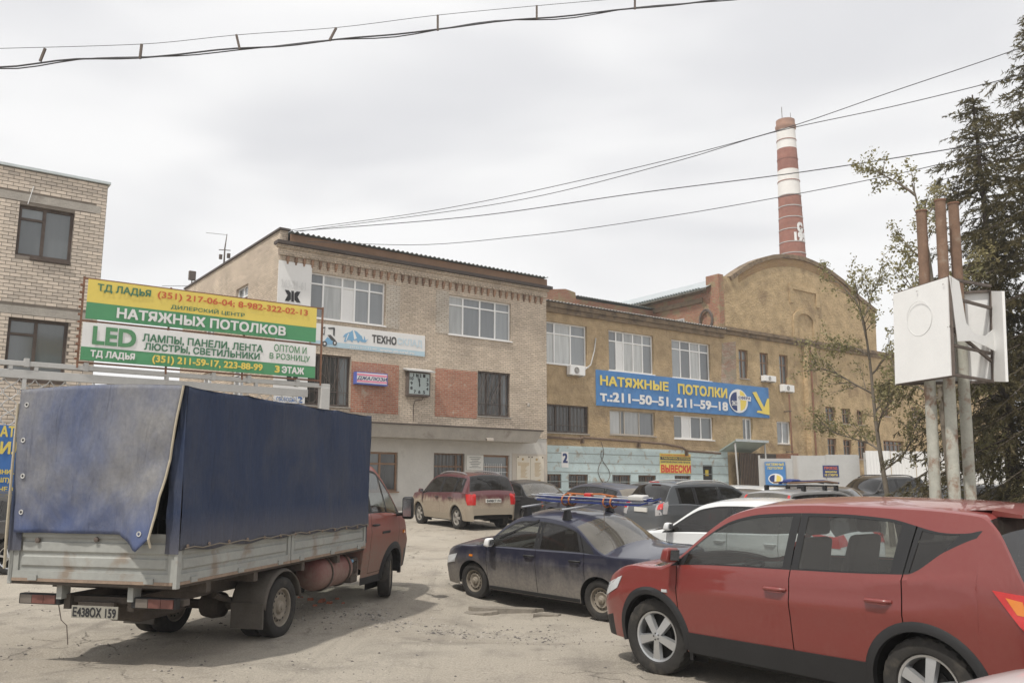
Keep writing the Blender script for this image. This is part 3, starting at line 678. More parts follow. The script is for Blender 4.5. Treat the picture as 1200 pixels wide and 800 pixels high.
def brickmesh(seed):
    r_ = random.Random(seed); L_ = .125; q = lambda: r_.uniform(-.003, .003)
    b = MB(); f0, f1 = 0, -.016
    b.hexa([(-L_ + q(), f1 + q(), .006 + q()), (L_ + q(), f1 + q(), .006 + q()), (L_, f0, .003), (-L_, f0, .003), (-L_ + q(), f1 + q(), .086 + q()), (L_ + q(), f1 + q(), .086 + q()), (L_, f0, .089), (-L_, f0, .089)])
    return mesh_of(b, 'brick', M_BRICK, bevel=.004)
BR = [brickmesh(k) for k in range(6)]; spots = []
row = 0; z = 2.6
rng = random.Random(3)
while z < zE - .12:
    u = -(bl * 1.5 if row % 2 else bl)
    segs = [(u + k * -bl, u + k * -bl + bl - .012) for k in range(20)]
    if row % 2: segs.append((-bl / 2, -.004))
    for a_, b_ in segs:
        for o in ops:
            if o[2] - .07 < z + .045 < o[3] + .02:
                if a_ < o[0] < b_: spots.append((a_, o[0] - .006, z)); a_ = max(a_, o[1] + .006)
                elif o[0] <= a_ < o[1]: a_ = min(o[1] + .006, b_)
        if b_ - a_ > .045 and not (any(zz - .13 < z < zz + .13 for zz in (zb1, zb2)) and b_ < -.13): spots.append((a_, b_, z))
    z += c_; row += 1
good = [s_ for s_ in spots if s_[1] - s_[0] > .045 and s_[0] > -5.2]
def shows(s_):
    p = FE.world(s_[0], 0, s_[2]); d = p.y * _c + (p.z - CAM_H) * _s; return 600 + F * p.x / d > 2 and s_[2] > e2[2] + .05
vis = [s_ for s_ in good if shows(s_)]; rng.shuffle(vis); vis = sorted(vis[:300]); vset = set(vis)
for (a_, b_, z) in vis:
    o = bpy.data.objects.new('brick', rng.choice(BR)); COL.objects.link(o); o.parent = bE; o.location = ((a_ + b_) / 2, -.0005, z); o.scale = ((b_ - a_) / .25, 1, 1)
mb = MB()
for (a_, b_, z) in good:
    if (a_, b_, z) not in vset:
        mb.hexa([(a_, -.016 + rng.uniform(-.003, .003), z + .005), (b_, -.016, z + .005), (b_, -.0005, z + .005), (a_, -.0005, z + .005), (a_, -.016, z + .088), (b_, -.016 + rng.uniform(-.003, .003), z + .088), (b_, -.0005, z + .088), (a_, -.0005, z + .088)])
tag(mb.build('bricks', M_BRICK, bE, recalc=False), kind='stuff')
for r_ in (e0, e1, e2, e3, e4):
    f = window(bE, r_, [1, 1.15], fm=M_WOODD, pm=M_PANEG, transom=.26, tr=(0,), ft=.075, y=.1, sill=False)
    MB().box(r_[0] + .35, r_[1] - .02, -.07, .06, r_[2] - .09, r_[2] - .004).build('sill', M_WOODD, f)
MB().bar((e1[0] + .18, -.03, e1[3] + .02), (e1[0] + .28, -.03, e1[3] + .55), .02, .02).build('bracket_rod', M_WHITEP, bE)

# bare patch where the stucco has fallen between the wing and the boiler house
pt_ = [FC.uz(846, 402), FC.uz(862, 400), FC.uz(863, 446), FC.uz(852, 452), FC.uz(845, 447)]
MB().prism(pt_, 'y', -.012, -.0006).build('fallen_stucco_patch', brickmat('limewashed_brick', (.52, .44, .36), (.44, .26, .19), (.40, .33, .27), .25, .08, .014, stain=(.30, .27, .20), sth=.5), bC)
lm_ = FA.uz(573, 515, -1.05); sc_ = empty('security_camera', FA.world(lm_[0], -1.06, lm_[1]), FACE, 'small pale security camera on the long concrete canopy edge', 'camera')
MB().box(-.18, .12, -.16, -.04, -.06, .06).build('housing', M_PLASTW, sc_, bevel=.02); MB().tube([(0, .05, .0), (0, -.05, .0)], .02, 6).build('bracket', M_IRON, sc_); MB().lathe([(.035, -.02), (.035, .0), (.001, .0)], 10, 'x', (-.20, -.10, 0)).build('lens', M_IRON, sc_)
wl_ = FA.uz(618, 473, -.1); wlo = empty('wall_lamp', FA.world(wl_[0], 0, wl_[1]), FACE, 'small lamp on a bracket beside the right barred window', 'lamp')
MB().tube([(0, 0, 0), (0, -.2, .02), (-.06, -.26, -.02)], .015, 6).build('arm', M_IRON, wlo); MB().lathe([(.03, .08), (.07, -.02), (.05, -.08), (.001, -.09)], 12, o=(-.06, -.26, -.06)).build('shade', M_CONC, wlo, smooth=50)
# ------------------------------------------------------------------ signs, billboards, fence, chimney, cables
def pc(name, col, rough=.6, var=.05): return mat('print_' + name, col, rough, var=var, vscale=1.2)
K_BLACK = M_BLACK; K_GREEN = pc('green', (.085, .29, .135)); K_YEL = pc('yellow', (.76, .60, .13)); K_WHITE = pc('white', (.76, .755, .74)); K_DGREEN = pc('dark_green', (.07, .19, .11)); K_RED = pc('orange_red', (.58, .13, .05))
K_LBLUE = pc('light_blue', (.47, .62, .70)); K_BLUE = pc('blue', (.05, .16, .43)); K_SKY = pc('sky_blue', (.21, .41, .60)); K_NAVY = pc('navy', (.03, .05, .16)); K_PINK = pc('pink', (.78, .25, .38)); K_RED2 = pc('red', (.62, .07, .05)); K_GREY = pc('dark_grey', (.08, .08, .08)); K_GOLD = pc('gold', (.48, .34, .16)); K_GRN2 = pc('mid_green', (.10, .27, .13)); K_PALE = pc('pale_blue', (.60, .71, .77))
class Sign:
    """a flat sign on a facade frame; pixel positions of a zoomed view (ox, oy, k) give the place of its print"""
    def __init__(s, name, fr, tl, br, y, label, cat, zoom=(0, 0, 1), group=None, thick=.03):
        s.fr = fr; s.y = y; s.zoom = zoom; u0, u1, z0, z1 = fr.rect(s.px(tl), s.px(br), y)
        s.u0, s.z0 = u0, z0; s.w, s.h = u1 - u0, z1 - z0; s.t = thick
        s.o = empty(name, fr.world(u0, y, z0), FACE, label, cat, group)
    def px(s, p): o = s.zoom; return (o[0] + p[0] * o[2], o[1] + p[1] * o[2])
    def P(s, p):
        u, z = s.fr.uz(*s.px(p), s.y); return u - s.u0, z - s.z0
    def panel(s, a, b, m, name='panel', wave=0, d=0, back=None):
        (x0, z1), (x1, z0) = a, b; mb = MB()
        if not wave: mb.box(x0, x1, -d, (s.t if back is None else back), z0, z1)
        else:
            n, k = max(8, int((x1 - x0) / .12)), max(4, int((z1 - z0) / .12)); rows = []
            for j in range(k + 1):
                rows.append([(x0 + (x1 - x0) * i / n, -d - wave * (.5 + .5 * mnoise.noise((i * .33 + 5, j * .25 + s.u0, 2))), z0 + (z1 - z0) * j / k) for i in range(n + 1)])
            mb.grid(rows); mb.grid([[(p[0], s.t, p[2]) for p in r_] for r_ in rows[::k]])
            for q in (0, k): mb.grid([rows[q], [(p[0], s.t, p[2]) for p in rows[q]]])
            for q in (0, n): mb.grid([[r_[q] for r_ in rows], [(r_[q][0], s.t, r_[q][2]) for r_ in rows]])
        return mb.build(name, m, s.o, smooth=40 if wave else None)
    def txt(s, st, xl, base, top, xr, m, bold=.03, d=.012, shear=0):
        u0, z0 = s.P((xl, base)); _, z1 = s.P((xl, top)); u1, _ = s.P((xr, base)); return text(st, u0, u1, z0, z1, -d, m, s.o, bold, shear)
    def poly(s, pts, m, d=.010, name='emblem'):
        return MB().prism([s.P(p) for p in pts], 'y', -d, -d + .004).build(name, m, s.o)
    def disc(s, c, rx, ry, m, d=.010, a0=0, a1=360, name='emblem', n=28):
        (cx, cz) = s.P(c); (ex, _) = s.P((c[0] + rx, c[1])); (_, ez) = s.P((c[0], c[1] - ry)); A, B = ex - cx, ez - cz
        pts = [(cx + A * math.cos(R(a0 + (a1 - a0) * k / n)), cz + B * math.sin(R(a0 + (a1 - a0) * k / n))) for k in range(n + (0 if a1 - a0 == 360 else 1))]
        return MB().prism(pts, 'y', -d, -d + .004).build(name, m, s.o)

# --- the big billboard on its gantry beside the gate
FS = Frame(at(15, 500, 19))
Z2 = (80, 300, .26667)
bb = Sign('billboard', FS, (90, 100), (1081, 536), -.12, 'long yellow, white and green billboard with phone numbers on a steel gantry', 'billboard', Z2)
w_, h_ = bb.w, bb.h
zs1 = bb.P((80, 200))[1]; zp1 = bb.P((78, 273))[1]; zp2 = bb.P((76, 290))[1]; zs2 = bb.P((70, 397))[1]
bb.panel((0, h_), (w_, zs1), K_YEL, 'upper_panel', wave=.006); bb.panel((0, zs1 - .001), (w_, zp1), K_GREEN, 'upper_strip', wave=.006)
bb.panel((-.04, zp2), (w_ + .01, zs2), K_WHITE, 'lower_panel', wave=.018); bb.panel((-.04, zs2 - .001), (w_ + .01, .0), K_GREEN, 'lower_strip', wave=.018)
for a in (('ТД ЛАДЬЯ', 128, 158, 122, 362, K_DGREEN, .03), ('(351) 217-06-04; 8-982-322-02-13', 392, 190, 155, 1053, K_RED, .018), ('ДИЛЕРСКИЙ ЦЕНТР', 450, 234, 210, 775, K_DGREEN, .015), ('НАТЯЖНЫХ ПОТОЛКОВ', 213, 271, 228, 955, K_WHITE, .04),
          ('LED', 107, 384, 310, 292, K_GRN2, .045), ('ЛАМПЫ, ПАНЕЛИ, ЛЕНТА', 325, 378, 341, 855, K_DGREEN, .03), ('ЛЮСТРЫ, СВЕТИЛЬНИКИ', 333, 415, 381, 840, K_DGREEN, .03), ('ОПТОМ И', 903, 418, 387, 1045, K_GRN2, .01), ('В РОЗНИЦУ', 883, 455, 424, 1060, K_GRN2, .01),
          ('ТД ЛАДЬЯ', 96, 446, 413, 290, K_WHITE, .04), ('(351) 211-59-17, 223-88-99', 368, 473, 435, 852, K_YEL, .03), ('3', 907, 510, 482, 925, K_YEL, .05), ('ЭТАЖ', 937, 512, 484, 1033, K_WHITE, .05)):
    bb.txt(*a[:6], bold=a[6], d=.026)
mb = MB()
for z in (-.05, (zp1 + zp2) / 2, h_ + .02): mb.box(-.1, w_ + .22, .05, .09, z - .02, z + .02)
for x in (-.08, w_ * .33, w_ * .66, w_ + .2): mb.box(x - .02, x + .02, .045, .095, -.18, h_ + .06)
mb.build('frame', M_RUST, bb.o)
mb = MB()
for x in (-.1, -.13, -.11, -.12, -.1):
    pass
for k in range(11): mb.box(-.15, -.06, .04, .1, h_ * k / 11, h_ * k / 11 + .05)
mb.build('frame_lugs', M_RUST, bb.o)
# gantry
ug = FS.uz(381, 452)[0]
ga = empty('gate_gantry', FS.world(ug, 0), FACE, 'grey steel gantry beam with wire mesh infill carrying the big billboard', 'gantry')
b1z = FS.uz(80, 430)[1]; b2z = FS.uz(80, 442)[1]; zgr = gz(-5, 23)
def gb(x0, x1, z, hh, dy, nm, m=M_GREYM): return MB().box(x0, x1, -dy, dy, z - hh / 2, z + hh / 2).build(nm, m, ga, bevel=.008)
gb(-11.5, .12, b1z, .11, .06, 'upper_beam'); gb(-11.5, -.5, b2z, .19, .05, 'lower_beam')
MB().box(-.15, .1, -.11, .11, zgr - .2, b1z - .056).build('post', M_GREYM, ga, bevel=.01); MB().box(-11.7, -11.45, -.11, .11, -.2, b1z - .056).build('post', M_GREYM, ga, bevel=.01)
MB().box(-7.15, -7.07, -.045, .045, -.1, b2z - .1).build('post', M_GREYM, ga)
for x in (-9.4, -7.4, -6.9, -4.1, -1.9): MB().box(x - .04, x + .04, -.055, .055, b2z + .096, b1z - .056).build('bracket', M_GREYM, ga)
for x in (-7.1, -5.9, -3.0, -2.1, -.8): MB().box(x - .05, x + .05, -.075, .075, b1z - .07, b1z + .12).build('clamp', M_GREYM, ga)
mb = MB(); cw_, ch_ = .30, .30; zt_ = b2z - .1
for i in range(-37, -1):                         # wavy wire mesh
    for ph in (0, 1):
        pts = []
        for k in range(0, 33):
            z = zt_ - k * 3.1 / 32 if False else zt_ - k * .085
            pts.append((i * cw_ + cw_ * (.5 + .5 * math.cos(math.pi * (k * .085 / ch_) + math.pi * ph)), -.02 + .02 * ph, z))
        if i * cw_ < -.6: mb.tube(pts, .012, 5)
mb.build('wire_mesh', M_GREYM, ga)
# blue banner hung on the mesh
LBn = Sign('mesh_banner', FS, (-150, 492), (95, 577), -.12, 'blue advertising banner with yellow letters hung on the wire mesh behind the truck', 'banner', thick=.08)
LBn.panel((0, LBn.h), (LBn.w, 0), K_BLUE, wave=.03)
for st, xl, b, t, xr in (('АТЯ', 0, 511, 499, 24.5), ('ИЛ', 0, 531, 517.5, 25), ('ЗНИЦУ', -3, 556, 550, 22), ('ШТ)', -2, 566, 559.5, 10), ('НЕ КР', -2, 575.5, 570, 21)): LBn.txt(st, xl, b, t, xr, K_YEL, .04, d=.036)

# --- signs on the office building
Z3 = (340, 370, .15)
tb = Sign('company_banner', FA, (170, 52), (1052, 318), -.03, 'white and pale blue company banner with blue rhino and forklift', 'banner', Z3, thick=.028)
zst = tb.P((370, 208))[1]
tb.panel((0, tb.h), (tb.w, zst), K_WHITE); tb.panel((0, zst - .001), (tb.w, 0), K_LBLUE, 'strip')
tb.txt('ТЕХНО', 640, 207, 148, 828, K_GREY, .045, d=.008); tb.txt('СКЛАД', 838, 232, 172, 1030, K_PALE, .03, d=.008)
tb.txt('(351) 211-11-40', 468, 252, 232, 675, K_WHITE, .02, d=.008); tb.txt('www.pt-ural.ru', 700, 281, 254, 968, K_WHITE, .03, d=.008)
rh = [(410, 165), (430, 140), (470, 125), (490, 110), (520, 122), (548, 150), (560, 158), (565, 178), (575, 190), (578, 155), (590, 192), (610, 180), (588, 208), (560, 205), (545, 195), (530, 212), (520, 190), (490, 192), (485, 208), (468, 190), (450, 188), (430, 205), (420, 200), (432, 165)]
tb.poly(rh, K_SKY); tb.poly([(452, 140), (460, 138), (440, 190), (432, 192)], K_WHITE, d=.013); tb.poly([(488, 112), (497, 112), (520, 175), (500, 185)], K_WHITE, d=.013)
tb.poly([(250, 90), (275, 85), (268, 150), (252, 148)], K_GREY); tb.poly([(258, 100), (268, 98), (262, 140), (258, 140)], K_WHITE, d=.013); tb.poly([(295, 92), (345, 90), (350, 100), (347, 160), (335, 150), (336, 104), (300, 104)], K_GREY); tb.poly([(292, 150), (315, 148), (355, 190), (340, 200), (320, 190)], K_GREY)
tb.poly([(268, 195), (290, 165), (320, 185), (355, 195), (360, 222), (250, 222)], K_SKY, d=.007); tb.disc((268, 218), 20, 22, K_GREY, d=.014); tb.disc((348, 212), 17, 20, K_GREY, d=.014); tb.disc((268, 218), 8, 9, K_WHITE, d=.018); tb.disc((348, 212), 7, 8, K_WHITE, d=.018)
zb = Sign('tall_banner', FA, (327, 304.5), (360, 457), -.03, 'tall white banner with a bold black letter hung at the corner of the office block', 'banner', thick=.028)
zb.panel((0, zb.h), (zb.w, 0), K_WHITE, wave=.012)
zb.txt('Ж', 334, 353, 339.5, 351, K_BLACK, .0, d=.02) if False else [zb.poly(p_, K_BLACK, d=.02) for p_ in ([(341.2, 340.6), (344.2, 341), (344.2, 353.8), (341.2, 353.4)], [(333.5, 339.5), (338, 340.1), (340.6, 343), (340.6, 351), (338, 353), (333.5, 352.4), (337, 346)], [(352, 342), (347.5, 341.4), (344.9, 343.6), (344.9, 351.6), (347.5, 354.2), (352, 354.8), (348.5, 348)])]; zb.txt('263-21-61', 329, 336, 327, 358, pc('ghost_print', (.68, .68, .67)), .03, d=.02); zb.txt('0', 337, 448, 434, 347, K_BLACK, .09, d=.02)
ad = Sign('address_plate', FA, (321, 462), (357, 473), -.03, 'white street address plate with blue letters on the office block corner', 'sign', thick=.028)
ad.panel((0, ad.h), (ad.w, 0), K_WHITE); ad.txt('СВОБОДЫ', 323.5, 470, 464.6, 345, K_BLUE, .02, d=.006); ad.txt('2', 349, 471.4, 464.8, 354, K_BLUE, .04, d=.006); ad.panel(ad.P((346.8, 463)), (ad.P((347.4, 463))[0], .02), K_BLUE, 'divider', d=.006)
jl = Sign('lightbox_sign', FA, (514, 433), (760, 548), -.22, 'small pink and white lightbox sign with blue rim on the red brick patch', 'sign', Z3, thick=.2)
jl.panel((0, jl.h), (jl.w, 0), pc('violet_rim', (.12, .16, .5)), 'box'); q = .05
jl.panel((q, jl.h - .03), (jl.w - .03, .05), K_WHITE, 'face', d=.006, back=-.001); jl.panel((q, jl.h - .07), (jl.w - .03, jl.h - .14), K_PINK, 'stripe', d=.009, back=-.0065); jl.panel((q, .15), (jl.w - .03, .085), K_PINK, 'stripe', d=.009, back=-.0065)
jl.txt('ДЖАЛЮЗИ', 524, 500, 468, 750, K_NAVY, .02, d=.012, shear=.2)
# clock
ck = Sign('wall_clock', FA, (925, 432), (1094, 632), -.24, 'square grey wall clock with black numerals under a small tin hood', 'clock', Z3, thick=.23)
ck.panel((0, ck.h), (ck.w, 0), M_IRON, 'case'); ck.panel((.05, ck.h - .05), (ck.w - .05, .07), mat('clock_face', (.40, .46, .45), .5, var=.08), 'face', d=.006, back=-.001)
cx, cz = ck.w / 2, ck.h / 2 + .01; A_, B_ = ck.w / 2 - .14, ck.h / 2 - .15
for hnum in range(1, 13):
    t = R(90 - 30 * hnum); sx, sz = math.cos(t), math.sin(t); k = 1 / max(abs(sx), abs(sz)); px_, pz_ = cx + A_ * sx * k, cz + B_ * sz * k
    wd = .045 if hnum < 10 else .075; text(str(hnum), px_ - wd, px_ + wd, pz_ - .06, pz_ + .06, -.009, K_BLACK, ck.o, .04)
MB().bar((cx, -.014, cz - .12), (cx - .005, -.014, cz + .22), .035, .006, up=(0, 1, 0)).build('hour_hand', K_BLACK, ck.o); MB().bar((cx + .03, -.022, cz - .08), (cx - .12, -.022, cz + .36), .022, .006, up=(0, 1, 0)).build('minute_hand', K_BLACK, ck.o)
MB().hexa([(-.12, -.16, ck.h + .0), (ck.w + .12, -.16, ck.h + .0), (ck.w + .12, .23, ck.h + .09), (-.12, .23, ck.h + .09), (-.12, -.16, ck.h + .05), (ck.w + .12, -.16, ck.h + .05), (ck.w + .12, .23, ck.h + .16), (-.12, .23, ck.h + .16)]).build('hood', M_GREYM, ck.o)
MB().tube([(ck.w * .8, .2, 0), (ck.w * .75, .2, -.12), (ck.w * .45, .215, -.16), (ck.w * .38, .215, -.35), (ck.w * .38, .215, -1.0)], .012, 6).build('cable', M_IRON, ck.o)
# memorial plaques
p1_ = Sign('stone_plaque', FA, (547, 533), (566.5, 550.5), -.0, 'small white stone plaque with fine lettering between ground-floor windows', 'plaque', thick=.029)
p1_.panel((0, p1_.h), (p1_.w, 0), mat('pale_stone', (.66, .65, .61), .5, var=.08)); 
for k in range(7):
    zz = p1_.h * (.84 - k * .115); a_ = p1_.w * (.16 + .07 * (k % 3)); MB().box(a_, p1_.w - a_, -.003, -.0005, zz, zz + p1_.h * .035).build('engraved_line', K_GREY, p1_.o)
p2_ = Sign('memorial_board', FA, (605.5, 533.6), (637.5, 566.5), -.0, 'cream memorial boards with two columns of gold names by the office corner', 'plaque', thick=.011)
cream = mat('cream_stone', (.66, .60, .50), .5, var=.06)
p2_.panel((0, p2_.h), (p2_.w * .49, 0), cream, 'board'); p2_.panel((p2_.w * .51, p2_.h), (p2_.w, 0), cream, 'board')
for c_ in (0, 1):
    x0 = p2_.w * (.02 + .51 * c_); ww = p2_.w * .45
    for k in range(13 if c_ == 0 else 12):
        z = p2_.h * (.74 - .043 * k); a = ww * (.04 if k < 3 and c_ == 0 else .28); b = ww * (.96 if k < 3 and c_ == 0 else .8 - .08 * (k * 7 % 3))
        MB().box(x0 + a, x0 + b, -.004, -.0005, z, z + p2_.h * .018).build('gold_line', K_GOLD, p2_.o)
    MB().lathe([(.0, -.02), (.05, -.018), (.055, -.0005)], 10, 'y', (x0 + ww * .45, 0, p2_.h * .88)).build('star', K_GOLD, p2_.o)
    MB().bar((x0 + ww * .3, -.008, p2_.h * .08), (x0 + ww * .75, -.008, p2_.h * .13), .06, .012, up=(0, 1, 0)).build('palm_branch', K_GOLD, p2_.o)
    for (q, e_) in ((.06, .04), (.94, .04), (.06, .96), (.94, .96)): MB().lathe([(0, -.03), (.03, -.025), (.03, -.0005)], 8, 'y', (x0 + ww * q, 0, p2_.h * e_)).build('bolt', M_IRON, p2_.o)
# roof things on the side wall of the office block
yy = side_y(262, 312, zpar)
an = empty('roof_antenna', FA.world(.15, yy, zpar), FACE, 'thin aerial mast with cross arms on the office block side parapet', 'antenna')
mb = MB(); mb.tube([(0, 0, 0), (0, 0, .8), (.06, 0, 1.45)], [.04, .03, .015], 6); mb.build('mast', M_IRON, an)
mb = MB(); mb.tube([(.06, 0, 1.42), (-.75, .3, 1.45)], .010, 5); mb.build('aerial_arm', M_IRON, an)
mb = MB(); mb.tube([(-.25, 0, .7), (.25, 0, .75)], .02, 5); mb.box(.12, .24, -.06, .06, .40, .6); mb.box(-.22, -.1, -.05, .05, .3, .5); mb.build('insulator_arm', M_IRON, an)
yf = side_y(220, 335, zpar)
fl = empty('floodlight', FA.world(.15, yf, zpar), FACE, 'small dark floodlight on a post at the far end of the office parapet', 'lamp')
MB().tube([(0, 0, -.02), (0, 0, .3)], .03, 6).build('post', M_IRON, fl); MB().box(-.16, .16, -.07, .07, .3, .75).build('lamp_head', M_IRON, fl, bevel=.02)
mb = MB()
for k in range(5): mb.box(-.17, .17, .0715, .09, .33 + k * .085, .35 + k * .085)
mb.build('cooling_fins', M_IRON, fl)

# --- stucco wing: banner, signs, air conditioners, pipe, porch
Z6 = (630, 340, .275)
eb = Sign('long_banner', FB, (250, 338), (988, 545), -.06, 'long blue banner with yellow and white letters, round emblem and yellow arrow', 'banner', Z6, thick=.055)
eb.panel((0, eb.h), (eb.w, 0), pc('banner_blue', (.075, .215, .47)), wave=.045)
eb.txt('НАТЯЖНЫЕ', 265, 402, 364, 553, K_YEL, .045, d=.055); eb.txt('ПОТОЛКИ', 597, 440, 399, 803, K_YEL, .045, d=.055); eb.txt('т.:211–50–51, 211–59–18', 265, 476, 432, 805, K_WHITE, .04, d=.055)
eb.disc((853, 472), 40, 50, K_WHITE, d=.052); eb.disc((846, 474), 28, 40, K_NAVY, d=.057, a0=90, a1=270); eb.disc((860, 470), 26, 42, K_YEL, d=.057, a0=-90, a1=90); eb.txt('ЭКО', 824, 490, 470, 850, K_WHITE, .03, d=.065); eb.poly([(850, 448), (905, 455), (905, 474), (852, 465)], K_WHITE, d=.062); eb.txt('СФЕРА', 853, 463, 451, 902, K_NAVY, .03, d=.066)
eb.poly([(912, 435), (928, 432), (962, 500), (975, 462), (983, 460), (985, 532), (930, 520), (935, 512), (955, 514)], K_YEL, d=.056, name='arrow')
Z8 = (630, 480, .25)
n2 = Sign('number_plate_sign', FB, (112, 196), (145, 270), -.045, 'small white plate with a blue number two on pale blue planks', 'sign', Z8, thick=.014)
n2.panel((0, n2.h), (n2.w, 0), K_WHITE); n2.txt('2', 119, 246, 205, 139, K_NAVY, .05, d=.006)
vs_ = Sign('sign_shop_board', FB, (573, 203), (720, 298), -.05, 'yellow sign-maker board with big red letters on the blue planks', 'sign', Z8, thick=.019)
vs_.panel((0, vs_.h), (vs_.w, 0), K_YEL); vs_.txt('ВЫВЕСКИ', 580, 292, 258, 718, K_RED2, .05, d=.006); vs_.panel(vs_.P((575, 218)), (vs_.w - .01, vs_.P((575, 234))[1]), K_GREY, 'strip', d=.005); vs_.txt('ТАБЛИЧКИ, СТЕНДЫ', 582, 231, 221, 715, K_YEL, .02, d=.010); vs_.txt('РЕКЛАМНО-ПРОИЗВОДСТВО', 578, 216, 208, 715, K_RED2, .02, d=.006); vs_.txt('ШИРОКОФОРМАТНАЯ ПЕЧАТЬ', 578, 248, 238, 715, K_NAVY, .02, d=.006)
def aircon(fr, r, y, label, pipe=None):
    u0, u1, z0, z1 = r; o = empty('air_conditioner', fr.world(u0, y, z0), FACE, label, 'air conditioner', 'air conditioners on the facades'); W, H_ = u1 - u0, z1 - z0
    MB().box(0, W, -.34, -.06, 0, H_).build('casing', M_WHITEP, o, bevel=.015)
    mb = MB(); rf = min(W, H_) * .36
    for k in range(4): mb.tube([(W * .42 + rf * (k + 1) / 4 * math.cos(t * math.pi / 10), -.345, H_ / 2 + rf * (k + 1) / 4 * math.sin(t * math.pi / 10)) for t in range(21)], .008, 4)
    for t in range(4): mb.bar((W * .42 - rf * math.cos(t * math.pi / 4), -.345, H_ / 2 - rf * math.sin(t * math.pi / 4)), (W * .42 + rf * math.cos(t * math.pi / 4), -.345, H_ / 2 + rf * math.sin(t * math.pi / 4)), .01, .008)
    MB().lathe([(0, -.3405), (rf, -.3405)], 16, 'y', (W * .42, 0, H_ / 2)).build('fan_recess', M_IRON, o); mb.build('fan_guard', M_GREYM, o)
    for x in (.12, W - .12): MB().box(x - .02, x + .02, -.36, -.002, -.05, -.002).build('bracket', M_GREYM, o)
    if pipe: MB().tube(pipe, .03, 6).build('hose', M_GREYM, o)
    return o
ra = rr(FB, (663, 428.6), (680.5, 441))
aircon(FB, ra, 0, 'air conditioner with curled hose under the first white window beside the office block', [(ra[1] - ra[0], -.1, .15), (1.0, -.06, .25), (1.5, -.04, .6), (1.75, -.03, 1.3), (1.85, -.03, 1.9)])
aircon(FC, rr(FC, (890.6, 440), (904, 448)), 0, 'grey air conditioner below the middle narrow upper window of the boiler house')
aircon(FC, rr(FC, (912.4, 450.8), (925.4, 460)), 0, 'white air conditioner at the foot of the narrow window beside the pilaster')
zp_ = FB.uz(700, 519)[1]
pi = empty('heating_pipe', FB.world(0, 0), FACE, 'old brown pipe running along the stucco wing above the blue planks', 'pipe')
mb = MB(); zz = lambda x, y: (FB.uz(x, y, -.2)[0], -.16, FB.uz(x, y, -.2)[1])
mb.tube([zz(640, 512), zz(680, 514), zz(684, 512.5), zz(745, 517), zz(780, 520), zz(800, 524), zz(806, 528), zz(845, 531)], .06, 8); mb.build('pipe_run', M_PIPE, pi, smooth=50)
for x, y in ((684, 512.5), (750, 517.5), (806, 528)):
    q = zz(x, y); MB().box(q[0] - .05, q[0] + .05, -.2, .001, q[2] - .25, q[2] + .08).build('pipe_bracket', M_PIPE, pi)
lp = empty('hanging_cable_loop', FB.world(FB.uz(700, 540)[0], -.03, FB.uz(700, 540)[1]), FACE, 'dark cable hanging in a loop over the pale blue planks', 'cable')
MB().tube([(.12 * math.sin(t * .35) * (1 + t * .06) + .2, -.03, .9 - t * .1) for t in range(0, 20)] + [(.45 + .28 * math.sin(t * .5), -.03, -1.05 + t * .14) for t in range(1, 12)], .014, 5).build('loop', M_IRON, lp)
zg_ = FB.uz(0, 0)  # not used for placing
# porch canopy with posts and a dark shelter
zpw = FB.uz(842.5, 529)[1]; up0 = FB.uz(842.5, 529)[0]; up1 = FB.uz(880, 531)[0]
po = empty('entrance_porch', FB.world(up0, 0), FACE, 'flat greenish metal porch roof on thin posts with a dark shelter behind', 'porch')
W = up1 - up0; dp = -1.15; rs = .52
MB().hexa([(0, dp, zpw + rs), (W, dp, zpw + rs), (W, -.04, zpw), (0, -.04, zpw), (0, dp, zpw + rs + .06), (W, dp, zpw + rs + .06), (W, -.04, zpw + .08), (0, -.04, zpw + .08)]).build('porch_roof', mat('green_grey_metal', (.30, .36, .34), .6, var=.1), po)
MB().box(-.03, W + .03, dp - .03, dp - .001, zpw + rs - .03, zpw + rs + .09).build('porch_fascia', M_GALV, po)
for x in (.1, W - .1): MB().bar((x, dp + .15, zpw + rs - .1), (x - .35, dp - .3, .55), .06, .06).build('porch_post', M_GREYM, po)
MB().box(W * .35, W + 1.4, -.6, -.55, .6, zpw - .05).build('shelter_panel', mat('dark_sheet', (.07, .062, .055), .8, var=.25), po)
MB().box(W + 1.35, W + 1.4, -2.0, -.601, .6, zpw - .05).build('shelter_panel', M_RUST, po)
mb = MB(); corr(mb, W * .3, W + 1.0, -.68, 1.0, -.68, 1.0, .2, .0)
mb = MB()
for k in range(14): mb.box(W * .36 + k * .13, W * .36 + k * .13 + .05, -.62, -.601, .62, zpw - .08)
mb.build('shelter_ribs', M_PIPE, po); MB().box(W * .1, W + 1.6, -2.3, -2.24, 1.55, 1.62).build('shelter_rail', M_RUST, po)
# drain pipes and loose cables on the boiler house
for px, y0, y1, lab in ((924.5, 462, 545, 'thin dark drain pipe running down beside the white boiler house window'), (949, 405, 540, 'rusty drain pipe on the boiler house pilaster')):
    u, z1 = FC.uz(px, y0, -.35); _, z0 = FC.uz(px, y1, -.35); o = empty('drain_pipe', FC.world(u, 0, .5), FACE, lab, 'pipe'); MB().tube([(0, -.36, .0), (0, -.36, z1 - .5)], .05, 7).build('pipe', M_RUST, o)
    for k in (.2, .5, .85): MB().box(-.07, .07, -.42, -.002, (z1 - .5) * k, (z1 - .5) * k + .05).build('clip', M_IRON, o)
